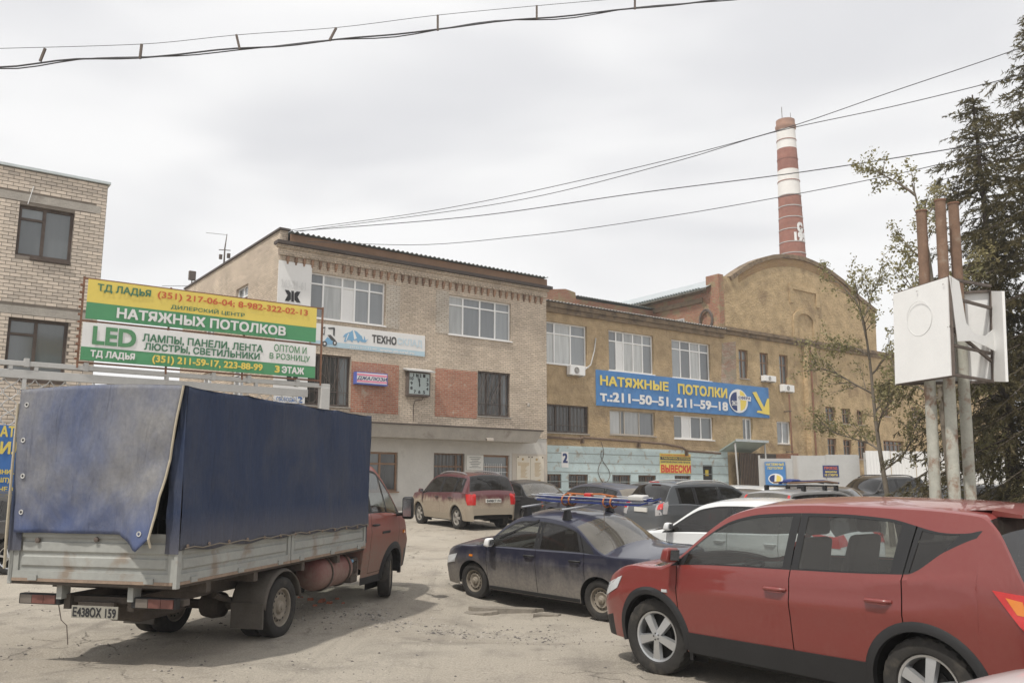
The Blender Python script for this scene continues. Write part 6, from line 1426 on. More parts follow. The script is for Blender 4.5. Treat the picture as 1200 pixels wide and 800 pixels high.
d1 = far('dark_hatchback', 'dark hatchback half hidden behind the navy liftback and the grey people carrier', 4.6, 30.2, hd, hatch_profile(g_side=G_DARK, g_rear=G_DARK, cab_fit=False), paint('hatch_dark', (.03, .032, .035), DUST, .5, .1, .4, .1)); lights(d1, .5, .74, .8, .95)
w1_ = far('white_hatchback', 'white hatchback with dark side windows between navy saloon and red crossover', 3.95, 15.0, R(134), hatch_profile(g_side=G_TINT, g_rear=G_TINT), paint('hatch_white', (.72, .73, .73), DUST, .4, .0, .3, .02, .25)); w1_.handles([-.02, -.92], .80); w1_.mirrors(.95, .98)
for sd in (1, -1): w1_.side_patch('tail_light', [(-1.55, 1.02), (-1.97, .96), (-1.99, .80), (-1.80, .82)], M_REDL, sd, .012); w1_.end_patch('tail_light', [(.50 * sd, .99), (.76 * sd, .97), (.78 * sd, .82), (.54 * sd, .84)], M_REDL)
w2_ = far('white_estate', 'small white estate with red tail lamps parked by the porch', 7.0, 28.3, R(120), wagon_profile(g_rear=G_TINT, g_side=G_DARK, cab_fit=False), paint('estate_white', (.70, .71, .71), DUST, .4, .0, .3, .03)); lights(w2_, .45, .78, .80, .97)
d2 = far('dark_saloon', 'dark saloon seen between grey people carrier and white estate', 6.6, 25.0, R(35), sedan_profile(g_rear=G_DUST, g_side=G_DARK, cab_fit=False), paint('saloon_dark', (.03, .03, .033), DUST, .6, .1, .5, .15)); lights(d2, .42, .72, .66, .82)
d3 = far('charcoal_hatchback', 'charcoal hatchback behind the silver estate with roof rack', 9.35, 28.6, R(150), hatch_profile(g_rear=G_DARK, g_side=G_DARK, cab_fit=False), paint('hatch_dark', (.03, .032, .035), DUST, .5, .1, .4, .1)); lights(d3, .45, .74, .8, .95)
g1_ = far('silver_estate', 'silver grey estate with red pillar lamps and a bundle on its roof rack', 7.95, 23.2, R(37), wagon_profile(g_rear=G_DUST, g_side=G_DARK, cab_fit=False), paint('estate_silver', (.20, .205, .21), DUST, .5, .0, .4, .1, .35, flake=.4))
for sd in (1, -1): g1_.end_patch('tail_light', [(.60 * sd, 1.34), (.66 * sd, 1.33), (.76 * sd, .95), (.68 * sd, .95)], M_REDL, n=5)
g1_.mirrors(.95, .98); g1_.plate(0, .78)
for x in (-1.3, -.4, .1):
    o = MB().tube([(x, -.60, 1.55), (x, .60, 1.55)], .02, 6).build('rack_bar', M_TRIM, g1_.o)
    for sd in (1, -1): MB().box(x - .05, x + .05, sd * .55 - .04, sd * .55 + .04, 1.42, 1.56).build('rack_foot', M_TRIM, o)
lb = empty('roof_load', Matrix.LocRotScale(g1_.o.location, g1_.o.rotation_euler, None) @ Vector((0, 0, 1.585)), R(37) + R(-6), 'bundle of poles and blue sheet tied on the silver estate roof rack', 'roof load')
for k, (y, L) in enumerate(((-.25, 1.1), (-.12, 1.25), (.0, 1.0), (.12, 1.2), (.22, .9))): MB().tube([(-L - .2, y, .02 + .02 * (k % 2)), (.2, y * .8, .07 + .02 * (k % 2)), (L - .4, y * .6, .03)], .026, 6).build('pole', [M_WOOD, M_SKI, M_GREYM][k % 3], lb)
MB().hexa([(-1.1, -.2, .06), (-.7, -.2, .08), (-.7, .15, .08), (-1.1, .15, .06), (-1.05, -.15, .13), (-.75, -.15, .12), (-.75, .1, .12), (-1.05, .1, .13)]).build('folded_sheet', M_SKI, lb, bevel=.03)
bm_ = far('black_offroader', 'black off-roader facing out in front of the white fence', 14.6, 35.4, R(207), suv_profile(wb=2.82, top=[(-2.2, .45), (-2.19, .8), (-2.16, 1.05), (-2.08, 1.2), (-1.92, 1.5), (-1.8, 1.66), (-1.6, 1.70), (-.8, 1.74), (0, 1.74), (.35, 1.68), (.55, 1.6), (1.25, 1.18), (1.4, 1.14), (1.95, 1.04), (2.2, .92), (2.28, .75), (2.33, .52), (2.35, .35)], plan=[(-2.2, .72), (-2.12, .82), (-1.9, .9), (0, .94), (1.4, .93), (1.9, .88), (2.2, .76), (2.35, .62)], belt=[(-2.2, 1.1), (-1.2, 1.1), (0, 1.06), (1.1, 1.03), (1.7, .98), (2.35, .68)], lean=[(-2.2, -2.2), (-1.6, -1.62), (0, 0), (1.2, 1.2), (2.35, 2.35)], screen=(.5, 1.27), rear=(-2.06, -1.86), lid=(-2.19, -1.86), hood=(1.38, 2.2), bump=(2.0, -1.95), g_screen=G_DARK, g_side=G_DARK, cab_fit=False), paint('offroader_black', (.016, .016, .017), DUST, .5, .0, .4, .06, .25)); bm_.rails(-1.4, .3, M_TRIM, .02); bm_.mirrors(1.0, 1.14)
for sd in (1, -1): bm_.end_patch('headlight', [(.40 * sd, .92), (.70 * sd, .90), (.72 * sd, .74), (.42 * sd, .76)], M_CLR, False, n=3); bm_.end_patch('grille', [(.04 * sd, .93), (.32 * sd, .93), (.30 * sd, .70), (.06 * sd, .70)], M_TRIM, False, n=3)
d4 = far('dark_estate', 'dark estate parked behind the three rusty poles', 15.6, 31.0, R(200), wagon_profile(g_screen=G_DARK, g_side=G_DARK, cab_fit=False), paint('estate_dark', (.02, .022, .028), DUST, .5, .0, .4, .08)); d4.mirrors(.95, .98)
# car at the left edge, behind the truck
p = onground(10, 673); q = p + Vector((-1.32, .12, 0)) + Vector((0.05, .76, 0))
bl_ = Car('black_hatchback', 'black hatchback with chrome-look wheels in front of the wire mesh banner', (q.x, q.y, gz(q.x, q.y)), R(176), hatch_profile(wstyle=6, wmat=M_CHROME, g_side=G_TINT, cab_fit=False), paint('hatch_black', (.014, .014, .016), DUST, .5, .0, .5, .08), detail=False); bl_.handles([-.02, -.92], .80)
# white car whose wing just shows at the lower right
wh = Car('white_saloon', 'white saloon whose front wing shows beside the red crossover rear wheel', (3.15, 2.72, 0), R(124), sedan_profile(), paint('saloon_white', (.70, .71, .71), DUST, .4, .0, .3, .02), detail=False)
for sd in (1, -1): wh.side_patch('headlight', [(1.62, .70), (1.98, .62), (2.0, .50), (1.68, .56)], M_CLR, sd, .006)
wh.mirrors(.8, .95)
# ------------------------------------------------------------------ the truck
a_ = onground(322, 745); b_ = onground(452, 701); h_ = (b_ - a_); h_.z = 0; h_.normalize(); nl_ = Vector((-h_.y, h_.x, 0))
ctr = a_ + nl_ * .805 + h_ * 1.75; ctr.z = gz(ctr.x, ctr.y)
M_TRED = paint('truck_red', (.27, .045, .032), (.22, .175, .14), 1.5, .55, .82, .14, .4)
XR_ = -1.75
S = dict(wb=3.5, wr=.34, rim=.215, ww=.185, Ra=.42, sill=.40, tumble=.20, cabin=(.7, 1.3), cab=(.62, 2.1), front_only=True, steer=R(17),
    top=[(.60, .55), (.605, 1.7), (.62, 1.95), (.68, 2.02), (1.0, 2.07), (1.25, 2.05), (1.42, 1.96), (2.08, 1.38), (2.2, 1.31), (2.55, 1.10), (2.70, .92), (2.76, .65), (2.78, .40)],
    plan=[(.60, .88), (.8, .90), (1.7, .90), (2.2, .86), (2.55, .78), (2.7, .68), (2.78, .58)], belt=[(.6, 1.27), (1.6, 1.25), (2.1, 1.22), (2.78, .8)],
    lean=[(.6, .6), (.8, .8), (1.2, 1.12), (1.9, 1.88), (2.1, 2.1), (2.78, 2.78)], crown=[(.6, .02), (.8, .06), (1.3, .06), (1.95, .16), (2.2, .10), (2.5, .05), (2.78, .02)],
    doors=[1.93, .80], glass=[(.88, 1.42), (1.46, 1.86)], screen=(1.44, 2.06), rear=(.609, .611), hood=(2.2, 2.65), bump=(2.3, -9), bumpz=.72, bumper_mat=M_PLK, wstyle='steel', wmat=M_STEELW, g_side=G_CLEAR, cab_fit=False)
tk = Car('tarpaulin_truck', 'red-cabbed light truck with grey drop sides under a faded blue tarpaulin', ctr, math.atan2(h_.y, h_.x), S, M_TRED, cat='truck')
T = tk.o
tk.arch_trim(M_PLK, .09, .02); tk.handles([.93], 1.12, M_TRIM)
for sd in (1, -1):
    y = .90 * sd; x = 1.72
    o = MB().hexa([(x - .07, y + .12 * sd, 1.18), (x + .05, y + .13 * sd, 1.18), (x + .05, y + .29 * sd, 1.18), (x - .07, y + .31 * sd, 1.18), (x - .07, y + .12 * sd, 1.52), (x + .05, y + .13 * sd, 1.52), (x + .05, y + .29 * sd, 1.52), (x - .07, y + .31 * sd, 1.52)]).build('mirror', M_TRIM, T, bevel=.04, smooth=60)
    MB().tube([(x + .12, y - .03 * sd, 1.24), (x + .02, y + .16 * sd, 1.26)], .03, 6).build('mirror_arm', M_TRIM, o); MB().add([(x - .074, y + .15 * sd, 1.22), (x - .074, y + .28 * sd, 1.22), (x - .074, y + .28 * sd, 1.48), (x - .074, y + .15 * sd, 1.48)], [(0, 1, 2, 3)]).build('mirror_glass', M_CHROME, o)
    tk.side_patch('side_repeater', [(2.22, .99), (2.12, .99), (2.12, .94), (2.22, .94)], M_ORL, sd, .02)
    tk.side_patch('cab_step', [(1.30, .40), (.62, .40), (.62, .30), (1.30, .30)], M_PLK, sd, .0)
    tk.side_patch('door_badge', [(1.5, 1.02), (1.2, 1.02), (1.2, .985), (1.5, .985)], M_TRIM, sd, .006)
MB().box(.95, 1.25, -.35, .35, .6, 1.5).build('seat', M_INT, T, bevel=.05)
# chassis
M_CHS = mat('chassis_dirty', (.085, .07, .058), .9, var=.3, vscale=5)
for sd in (1, -1): MB().box(-3.75, 2.2, .36 * sd - .035, .36 * sd + .035, .56, .70).build('chassis_rail', M_CHS, T)
for x in (-3.6, -2.7, -1.75, -.9, .0): MB().box(x - .03, x + .03, -.324, .324, .57, .68).build('cross_member', M_CHS, T)
MB().lathe([(.0, -.62), (.05, -.6), (.055, -.18), (.14, -.12), (.16, 0), (.14, .12), (.055, .18), (.05, .6), (0, .62)], 14, 'y', (XR_, 0, .34)).build('rear_axle', M_CHS, T, smooth=40)
for sd in (1, -1): MB().tube([(XR_ + t * .14, .43 * sd, .42 + .13 * (t / 5) ** 2) for t in range(-5, 6)], .035, 6).build('leaf_spring', M_CHS, T)
MB().box(-3.3, -2.55, -.16, .25, .38, .62).build('spare_cradle', M_CHS, T, bevel=.04)
for x in (-3.3, -2.4, -1.3, -.3): MB().box(x - .04, x + .04, -.9, .9, .705, .80).build('bed_bearer', M_CHS, T)
MB().box(-3.88, .54, -.90, .90, .80, .855).build('bed_floor', M_CHS, T)
# wheels
for y in (-.80, -.585, .585, .80): add_wheel(T, XR_, y, .34, .185, .215, 'steel', M_STEELW)
for w_ in [o for o in T.children if o.name.startswith('wheel') and abs(o.location.x - XR_) < .01 and abs(o.location.y) < .7]: w_.rotation_euler.z += math.pi
M_MUD = mat('mudguard', (.10, .088, .075), .85, var=.25, vscale=5)
for sd in (1, -1):
    rows = []
    for t in range(8, 180, 8): rows.append([(XR_ + .43 * math.cos(R(t)), sd * k, .36 + .42 * math.sin(R(t))) for k in (.47, .50, .87, .91)])
    rows = [[(p[0], p[1], p[2] - (.03 if i in (0, 3) else 0)) for i, p in enumerate(r_)] for r_ in rows]
    o = MB().grid(rows).build('mudguard', M_MUD, T, smooth=40); so_m = o.modifiers.new('thick', 'SOLIDIFY'); so_m.thickness = .012
    MB().box(XR_ - .445, XR_ - .425, sd * .69 - .2, sd * .69 + .2, .16, .44).build('mud_flap', M_MUD, o)
# sides: ribbed drop boards
M_BOARD = mat('grey_drop_side', (.315, .32, .30), .65, var=.16, vscale=2, stain=(.24, .19, .145), sscale=2.6, sth=.57, streak=False)
M_BRUST = mat('rusty_edge', (.27, .20, .15), .8, var=.3, vscale=7)
def board(L, H_, name, x, y, rz, ribs=2):
    o = MB().box(0, L, 0, .02, 0, H_).build(name, M_BOARD, T); o.location = (x, y, .86); o.rotation_euler = (0, 0, rz)
    mb = MB(); mb.box(0, L, -.022, -.0005, 0, .07); mb.box(0, L, -.022, -.0005, H_ - .05, H_); mb.box(0, .06, -.020, -.0005, .0705, H_ - .0505); mb.box(L - .06, L, -.020, -.0005, .0705, H_ - .0505)
    n = ribs; z0, z1 = .095, H_ - .07; hh = (z1 - z0) / n
    for k in range(n):
        a, b = z0 + k * hh + .008, z0 + (k + 1) * hh - .018
        mb.add([(.08, -.0005, a), (L - .08, -.0005, a), (L - .08, -.0005, b), (.08, -.0005, b), (.10, -.017, a + .02), (L - .10, -.017, a + .02), (L - .10, -.017, b - .012), (.10, -.017, b - .012)], [(4, 5, 6, 7), (0, 1, 5, 4), (1, 2, 6, 5), (2, 3, 7, 6), (3, 0, 4, 7)])
    mb.build('pressing', M_BOARD, o)
    MB().box(0, L, -.026, -.002, -.03, -.001).build('lower_edge', M_BRUST, o)
    for k in range(max(2, int(L / .7))): MB().box(.2 + k * (L - .5) / max(1, int(L / .7) - 1), .3 + k * (L - .5) / max(1, int(L / .7) - 1), -.04, -.0225, -.02, .03).build('hinge', M_BOARD, o)
    return o
HB = .44
tb_ = board(1.80, HB, 'tail_board', -3.87, .90, R(-90), 2)
for s_ in (0, 1): board(2.18, HB, 'drop_side', -3.86 + s_ * 2.2, -.905, 0); board(2.18, HB, 'drop_side', .52 - s_ * 2.2, .905, R(180))
MB().box(.50, .53, -.9, .9, .86, 1.3).build('head_board', M_BOARD, T)
for sd in (1, -1): MB().box(-3.90, -3.84, sd * .925 - .022, sd * .925 + .022, .80, 1.26).build('corner_post', M_BOARD, T, bevel=.006)
for y, z in ((.62, 1.22), (-.05, 1.24)): MB().lathe([(0, -.03), (.025, -.025), (.025, .0)], 8, 'x', (-3.89, y, z)).build('latch', M_IRON, T)
# tarpaulin: side sheets with folds, roof, curtain at the back
def tarpmat(name, c1, c2, th, sc, dirt):
    N = NT(name); ob = N.n('ShaderNodeTexCoord').outputs['Object']
    f = N.noise(ob, sc, 7, .66, .5); c = N.mix(N.ramp(f, th - .13, th + .17), c4(c1), c4(c2)); f2 = N.noise(ob, 22, 5, .7)
    c = N.mix(1, c, N.ramp(f2, .25, .75, (.8, .8, .82, 1), (1.2, 1.18, 1.15, 1)), 'MULTIPLY')
    z = N.n('ShaderNodeSeparateXYZ', {0: ob}).outputs[2]
    if name == 'tarpaulin_faded':                # sun-bleached on the upper part, the hem stays blue
        hem = N.n('ShaderNodeMapRange', {0: N.math('ADD', z, N.math('MULTIPLY', N.math('SUBTRACT', f, .5), 1.0)), 1: 1.30, 2: 1.75, 3: .75, 4: 0.0}).outputs[0]; c = N.mix(hem, c, c4((.045, .075, .19)))
    d = N.n('ShaderNodeMapRange', {0: N.math('ADD', z, N.math('MULTIPLY', f, .5)), 1: 1.3, 2: 1.75, 3: dirt, 4: 0.0}).outputs[0]
    c = N.mix(d, c, c4((.30, .265, .22))); N.link(c, N.b.inputs['Base Color']); N.b.inputs['Roughness'].default_value = .62; N.b.inputs['Specular IOR Level'].default_value = .3
    mp_ = N.n('ShaderNodeMapping', {0: ob, 'Scale': (7, 7, 1.2)}).outputs[0]
    h = N.math('ADD', N.math('MULTIPLY', N.noise(mp_, .8, 4, .5, 1.0), 1.0), N.math('MULTIPLY', N.noise(ob, 130, 2), .06))
    N.link(N.n('ShaderNodeBump', {'Strength': .8, 'Distance': .06, 'Height': h}).outputs[0], N.b.inputs['Normal']); return N.m
M_TSIDE = tarpmat('tarpaulin_navy', (.027, .042, .088), (.062, .07, .095), .60, 1.1, .28); M_TBACK = tarpmat('tarpaulin_faded', (.078, .102, .185), (.20, .20, .205), .44, .6, .0)
ZT = 2.70
def tarp_side(sd):
    rows = []; nx, nz = 90, 30
    for j in range(nz + 1):
        v = j / nz; z0 = 1.14 - .02 * 0; r_ = []
        for i in range(nx + 1):
            u = i / nx; x = -3.90 + u * 4.44; zb = 1.15 - .03 * math.sin(u * 9) * .3 - .02 * u + .012 * math.sin(u * 40); z = zb + (ZT - zb) * v
            fold = .045 * mnoise.noise((u * 8 + v * 1.4, v * 1.1, 4 + sd)) + .024 * mnoise.noise((u * 21 + v, v * 1.6, 9)) + .02 * math.sin(u * 22 + v * 2) * (1 - v) * .5
            taut = abs(math.sin(math.pi * u * 4)) ** .5; fold += .012 * sum(math.exp(-((u - k) / .006) ** 2) for k in (.34, .67))
            r_.append((x, sd * (.958 + fold * (.35 + .65 * (1 - abs(2 * v - 1))) - .018 * taut * math.sin(math.pi * v)), z - .016 * taut * v ** 3))
        rows.append(r_)
    o = MB().grid(rows).build('side_sheet', M_TSIDE, T, smooth=70); m = o.modifiers.new('thick', 'SOLIDIFY'); m.thickness = .004
    for k in range(13):
        x = -3.80 + k * .355; MB().lathe([(.006, -.004), (.016, -.006), (.018, .004)], 8, 'y', (x, sd * .978, 1.19 - .004 * k)).build('eyelet', M_BRUST, o)
    MB().tube([(-3.85 + 4.3 * k / 30, sd * (.985 + .004 * (k % 2)), 1.17 + .012 * math.sin(k * 2.1)) for k in range(31)], .006, 5).build('lashing_rope', mat('old_rope', (.22, .19, .15), .9), o)
    # part of the sheet wraps round the rear corner
    rows = []
    for j in range(21):
        v = j / 20; z = 1.12 + (ZT - 1.12) * v; wv = .15 + .03 * mnoise.noise((v * 5, sd, 1)) - .10 * max(0, v - .45) / .55
        rows.append([(-3.912 - .012 * math.sin(v * 17 + q * 4) * (q / 4), sd * (.958 - wv * q / 4), z) for q in range(5)])
    MB().grid(rows).build('corner_wrap', M_TSIDE, o, smooth=70)
tarp_side(-1); tarp_side(1)
rows = []
for i in range(37):
    u = i / 36; x = -3.94 + 4.49 * u; hoop = abs(math.sin(math.pi * u * 4)) ** .5
    rows.append([(x, -.962 + 1.924 * k / 16, ZT - .016 * hoop + (.03 - .03 * hoop) * math.sin(math.pi * k / 16)) for k in range(17)])
MB().grid(rows).build('roof_sheet', M_TSIDE, T, smooth=70)
MB().box(.535, .545, -.93, .93, .9, ZT - .01).build('front_sheet', M_TSIDE, T)
# rear curtain with its loose corner
rows = []; nu_, nv_ = 40, 36
for j in range(nv_ + 1):
    v = j / nv_; z = ZT - .005 - v * 1.40; r_ = []
    yl = .93 - .05 * v; yr = -.93 + .17 * v
    for i in range(nu_ + 1):
        u = i / nu_; y = yl + (yr - yl) * u
        zz = z + .03 * math.sin(math.pi * u) * (1 - v) ** 6 + .004 * (1 - v)
        x = -3.94 - .05 * mnoise.noise((u * 2.2, v * 2, 3)) * math.sin(math.pi * min(1, v * 1.3 + .04)) - .03 * mnoise.noise((u * 6 + v * 5, v * 3, 8)) * v - .022 * mnoise.noise((u * 9 - v * 6, v * 2, 15)) * v - .02 * math.sin(math.pi * v) * .6
        tip = max(0, 1 - abs(u - .92) / (.17 if u < .92 else .10)) * max(0, (v - .7) / .3)   # loose corner swings out and hangs lower
        x -= .13 * max(0, (u - .7) / .3) * max(0, (v - .5) / .5); zz -= .15 * tip ** 1.1; x -= .07 * tip ** .7 * (1 + .5 * mnoise.noise((u * 9, v * 7, 3)))
        r_.append((x, y, zz))
    rows.append(r_)
cu_ = MB().grid(rows).build('rear_curtain', M_TBACK, T, smooth=70); m = cu_.modifiers.new('thick', 'SOLIDIFY'); m.thickness = .005
M_ROPE = mat('pale_edge_tape', (.42, .37, .28), .8, var=.2)
MB().tube([(p[-1][0] - .008, p[-1][1] - .004, p[-1][2]) for p in rows] + [(rows[-1][-1][0] + .02, rows[-1][-1][1] - .01, rows[-1][-1][2] - .08)], .012, 6).build('edge_tape', M_ROPE, cu_)
MB().tube([(-3.95, .945, 2.56), (-3.96, .94, 1.9), (-3.955, .945, 1.3), (-3.95, .94, .95)], .014, 6).build('curtain_rod', M_ROPE, cu_)
for k in range(4):
    q = rows[4 + k * 9][2]; MB().lathe([(.013, -.004), (.024, -.006), (.026, -.001)], 12, 'x', (q[0] - .004, q[1], q[2])).build('eyelet', M_GREYM, cu_); MB().lathe([(.001, -.003), (.014, -.003)], 10, 'x', (q[0] - .004, q[1], q[2])).build('eyelet_hole', M_TRIM, cu_)
q = rows[-4][-4]; MB().lathe([(.013, -.004), (.024, -.006), (.026, -.001)], 12, 'x', (q[0] - .008, q[1], q[2])).build('eyelet', M_GREYM, cu_)
for y in (-.9, .9):
    for x in (-3.84, -2.4, -.95, .48): MB().tube([(x, y, 1.28), (x, y, ZT - .03)], .015, 6).build('hoop_post', M_IRON, T)
# rear lamps, plate, tank
for y0, y1, sd in ((.40, .88, 1), (-.88, -.40, -1)):
    o = MB().box(-3.80, -3.72, y0, y1, .60, .70).build('rear_lamp', M_PLK, T, bevel=.008); ya, yb = (y0 + .05, y1 - .02) if sd > 0 else (y0 + .02, y1 - .05); w3 = (yb - ya) / 3
    for k, m in enumerate((M_REDL, mat('dusty_red_lens', (.15, .062, .05), .6, var=.25), mat('dusty_clear_lens', (.15, .13, .11), .6, var=.2))): MB().box(-3.812, -3.80, ya + w3 * k, ya + w3 * (k + 1) - .006, .61, .69).build('lens', MATS['dusty_red_lens'] if k < 2 else m, o)
    MB().box(-3.82, -3.70, sd * .40 - .03, sd * .40 + .03, .66, .80).build('lamp_bracket', M_BOARD, T)
MB().box(-3.70, -3.60, -.9, .9, .62, .68).build('rear_beam', M_CHS, T)
pl = MB().box(-3.80, -3.79, -.26, .26, .49, .605).build('number_plate', mat('dirty_plate', (.29, .275, .235), .7, var=.2, vscale=6), T); MB().box(-3.788, -3.74, -.2, .2, .55, .64).build('plate_bracket', M_CHS, pl)
t_ = text('Е438ОХ 159', -.24, .24, .505, .59, 0, K_BLACK, pl, .03); t_.rotation_euler = (0, 0, R(-90)); t_.location = (-3.803, 0, 0)
MB().tube([(-3.7, .5, .6), (-3.74, .42, .45), (-3.73, .36, .40), (-3.72, .34, .22)], .005, 5).build('loose_wire', M_IRON, T)
M_TANK = paint('gas_tank_red', (.17, .022, .024), (.25, .185, .155), .85, .5, .85, .35, .5)
tk_ = MB().lathe([(.001, -.93), (.12, -.91), (.19, -.86), (.215, -.78), (.215, .0), (.19, .08), (.12, .13), (.001, .15)], 28, 'x', (.20, -.66, .58)).build('gas_tank', M_TANK, T, smooth=45)
for x in (-.42, .12): MB().tube([(x, -.66 + .225 * math.cos(k * math.pi / 12), .58 + .225 * math.sin(k * math.pi / 12)) for k in range(25)], .012, 6).build('tank_strap', M_CHS, tk_)
MB().tube([(.40, -.72, .62), (.42, -.85, .66), (.44, -.84, .50), (.40, -.70, .40)], .02, 6).build('gas_hose', M_IRON, tk_); MB().lathe([(.001, .0), (.03, .0), (.03, .05), (.001, .05)], 10, 'x', (.34, -.78, .66)).build('valve', K_SKY, tk_)
MB().box(.35, .56, -.80, -.50, .36, .70).build('battery_box', M_CHS, T, bevel=.02)
# ------------------------------------------------------------------ trees
def leafmat(name, col, col2, trans=.25):
    N = NT(name); ob = N.n('ShaderNodeTexCoord').outputs['Object']; f = N.noise(ob, 1.1, 3); f2 = N.noise(ob, 9, 2)
    c = N.mix(N.ramp(N.math('ADD', N.math('MULTIPLY', f, .6), N.math('MULTIPLY', f2, .4)), .36, .64), c4(col), c4(col2))
    d = N.n('ShaderNodeBsdfDiffuse', {0: c}); t = N.n('ShaderNodeBsdfTranslucent', {0: c}); g = N.n('ShaderNodeBsdfGlossy', {0: (.5, .5, .45, 1), 1: .5})
    m = N.n('ShaderNodeMixShader', {0: trans, 1: d.outputs[0], 2: t.outputs[0]}); m2 = N.n('ShaderNodeMixShader', {0: .04, 1: m.outputs[0], 2: g.outputs[0]}); N.link(m2.outputs[0], N.o.inputs[0]); return N.m
M_NEED = leafmat('spruce_needles', (.075, .068, .032), (.145, .12, .062), .2); M_LEAF = leafmat('young_leaves', (.22, .215, .095), (.33, .285, .15), .4)
M_BARK = mat('spruce_bark', (.075, .058, .045), .95, var=.3, vscale=6, bump=.6, bscale=18, stretch=(1, 1, .3)); M_BARK2 = mat('grey_bark', (.17, .145, .115), .95, var=.25, vscale=5)
def spruce(name, label, x, y, H_, Rm, seed, z0=.12, dens=1.0):
    rg = np.random.default_rng(seed); o = empty(name, (x, y, gz(x, y)), 0, label, 'tree', 'trees by the yard edge')
    lean_ = rg.uniform(-.1, .1, 2)
    tr = lambda z: Vector((lean_[0] * z / H_ * 2, lean_[1] * z / H_ * 2, z))
    MB().tube([tr(-.2)] + [tr(H_ * k / 10) for k in range(1, 11)], [.02 * H_ * .8 * (1 - k / 10.6) + .008 for k in range(11)], 9).build('trunk', M_BARK, o, smooth=50)
    br = MB(); V = []
    z = H_ * z0
    while z < H_ * .995:
        q = z / H_; L0 = Rm * (1 - q) ** .75 * (.55 + .45 * min(1, q / .25)) + .24; nb = int(rg.integers(4, 7))
        for k in range(nb):
            a = rg.uniform(0, 2 * math.pi); L = L0 * rg.uniform(.55, 1.15); dx, dy = math.cos(a), math.sin(a); p0 = tr(z + rg.uniform(-.1, .1)); up = .35 * (q ** 2) - .05
            pts = []; n = max(3, int(L / .22))
            for i in range(n + 1):
                t = i / n; drop = -(.30 + .25 * (1 - q)) * L * t ** 1.6 + up * L * t + .16 * L * max(0, t - .7); pts.append(p0 + Vector((dx * L * t, dy * L * t, drop)))
            br.tube(pts, [max(.004, .020 * (1 - .9 * i / n) * (.4 + L / 3)) for i in range(n + 1)], 4, cap=False)
            for i in range(1, n + 1):
                t = i / n
                for side in (-1, 1, 0):
                    if rg.random() > dens * (.95 if side else 1.0): continue
                    tl = (.42 * (1 - .55 * t) + .12) * min(1.1, .5 + L * .45) * rg.uniform(.6, 1.2)
                    d = Vector((dx * .45 - dy * side * .8, dy * .45 + dx * side * .8, -.75 * rg.uniform(.4, 1.5) * (1 - .6 * q))) if side else Vector((dx * .3 + rg.uniform(-.3, .3), dy * .3 + rg.uniform(-.3, .3), -1.0 + .9 * q))
                    d.normalize(); s_ = pts[i] + (pts[i - 1] - pts[i]) * rg.random(); m = max(5, int(tl / .022))
                    for j in range(m):
                        c = s_ + d * (tl * j / m); nd = Vector(rg.normal(0, 1, 3)); nd = (nd - d * nd.dot(d) * .9).normalized() * .8 + d * .7; nd.normalize()
                        ln = rg.uniform(.07, .125); w_ = d.cross(nd).normalized() * .017
                        V.append((c - w_, c + w_, c + nd * ln))
        z += rg.uniform(.16, .30) * (1 + .2 * (1 - q)) * (H_ / 12)
    v = np.array([[tuple(p) for p in t_] for t_ in V], dtype=np.float32).reshape(-1, 3); n = len(V)
    me = bpy.data.meshes.new('crown'); me.vertices.add(3 * n); me.vertices.foreach_set('co', v.ravel()); me.loops.add(3 * n); me.loops.foreach_set('vertex_index', np.arange(3 * n, dtype=np.int32)); me.polygons.add(n); me.polygons.foreach_set('loop_start', np.arange(0, 3 * n, 3, dtype=np.int32)); me.update(calc_edges=True); me.materials.append(M_NEED)
    c = bpy.data.objects.new('crown', me); COL.objects.link(c); c.parent = o; br.build('branches', M_BARK, o, recalc=False)
    return o
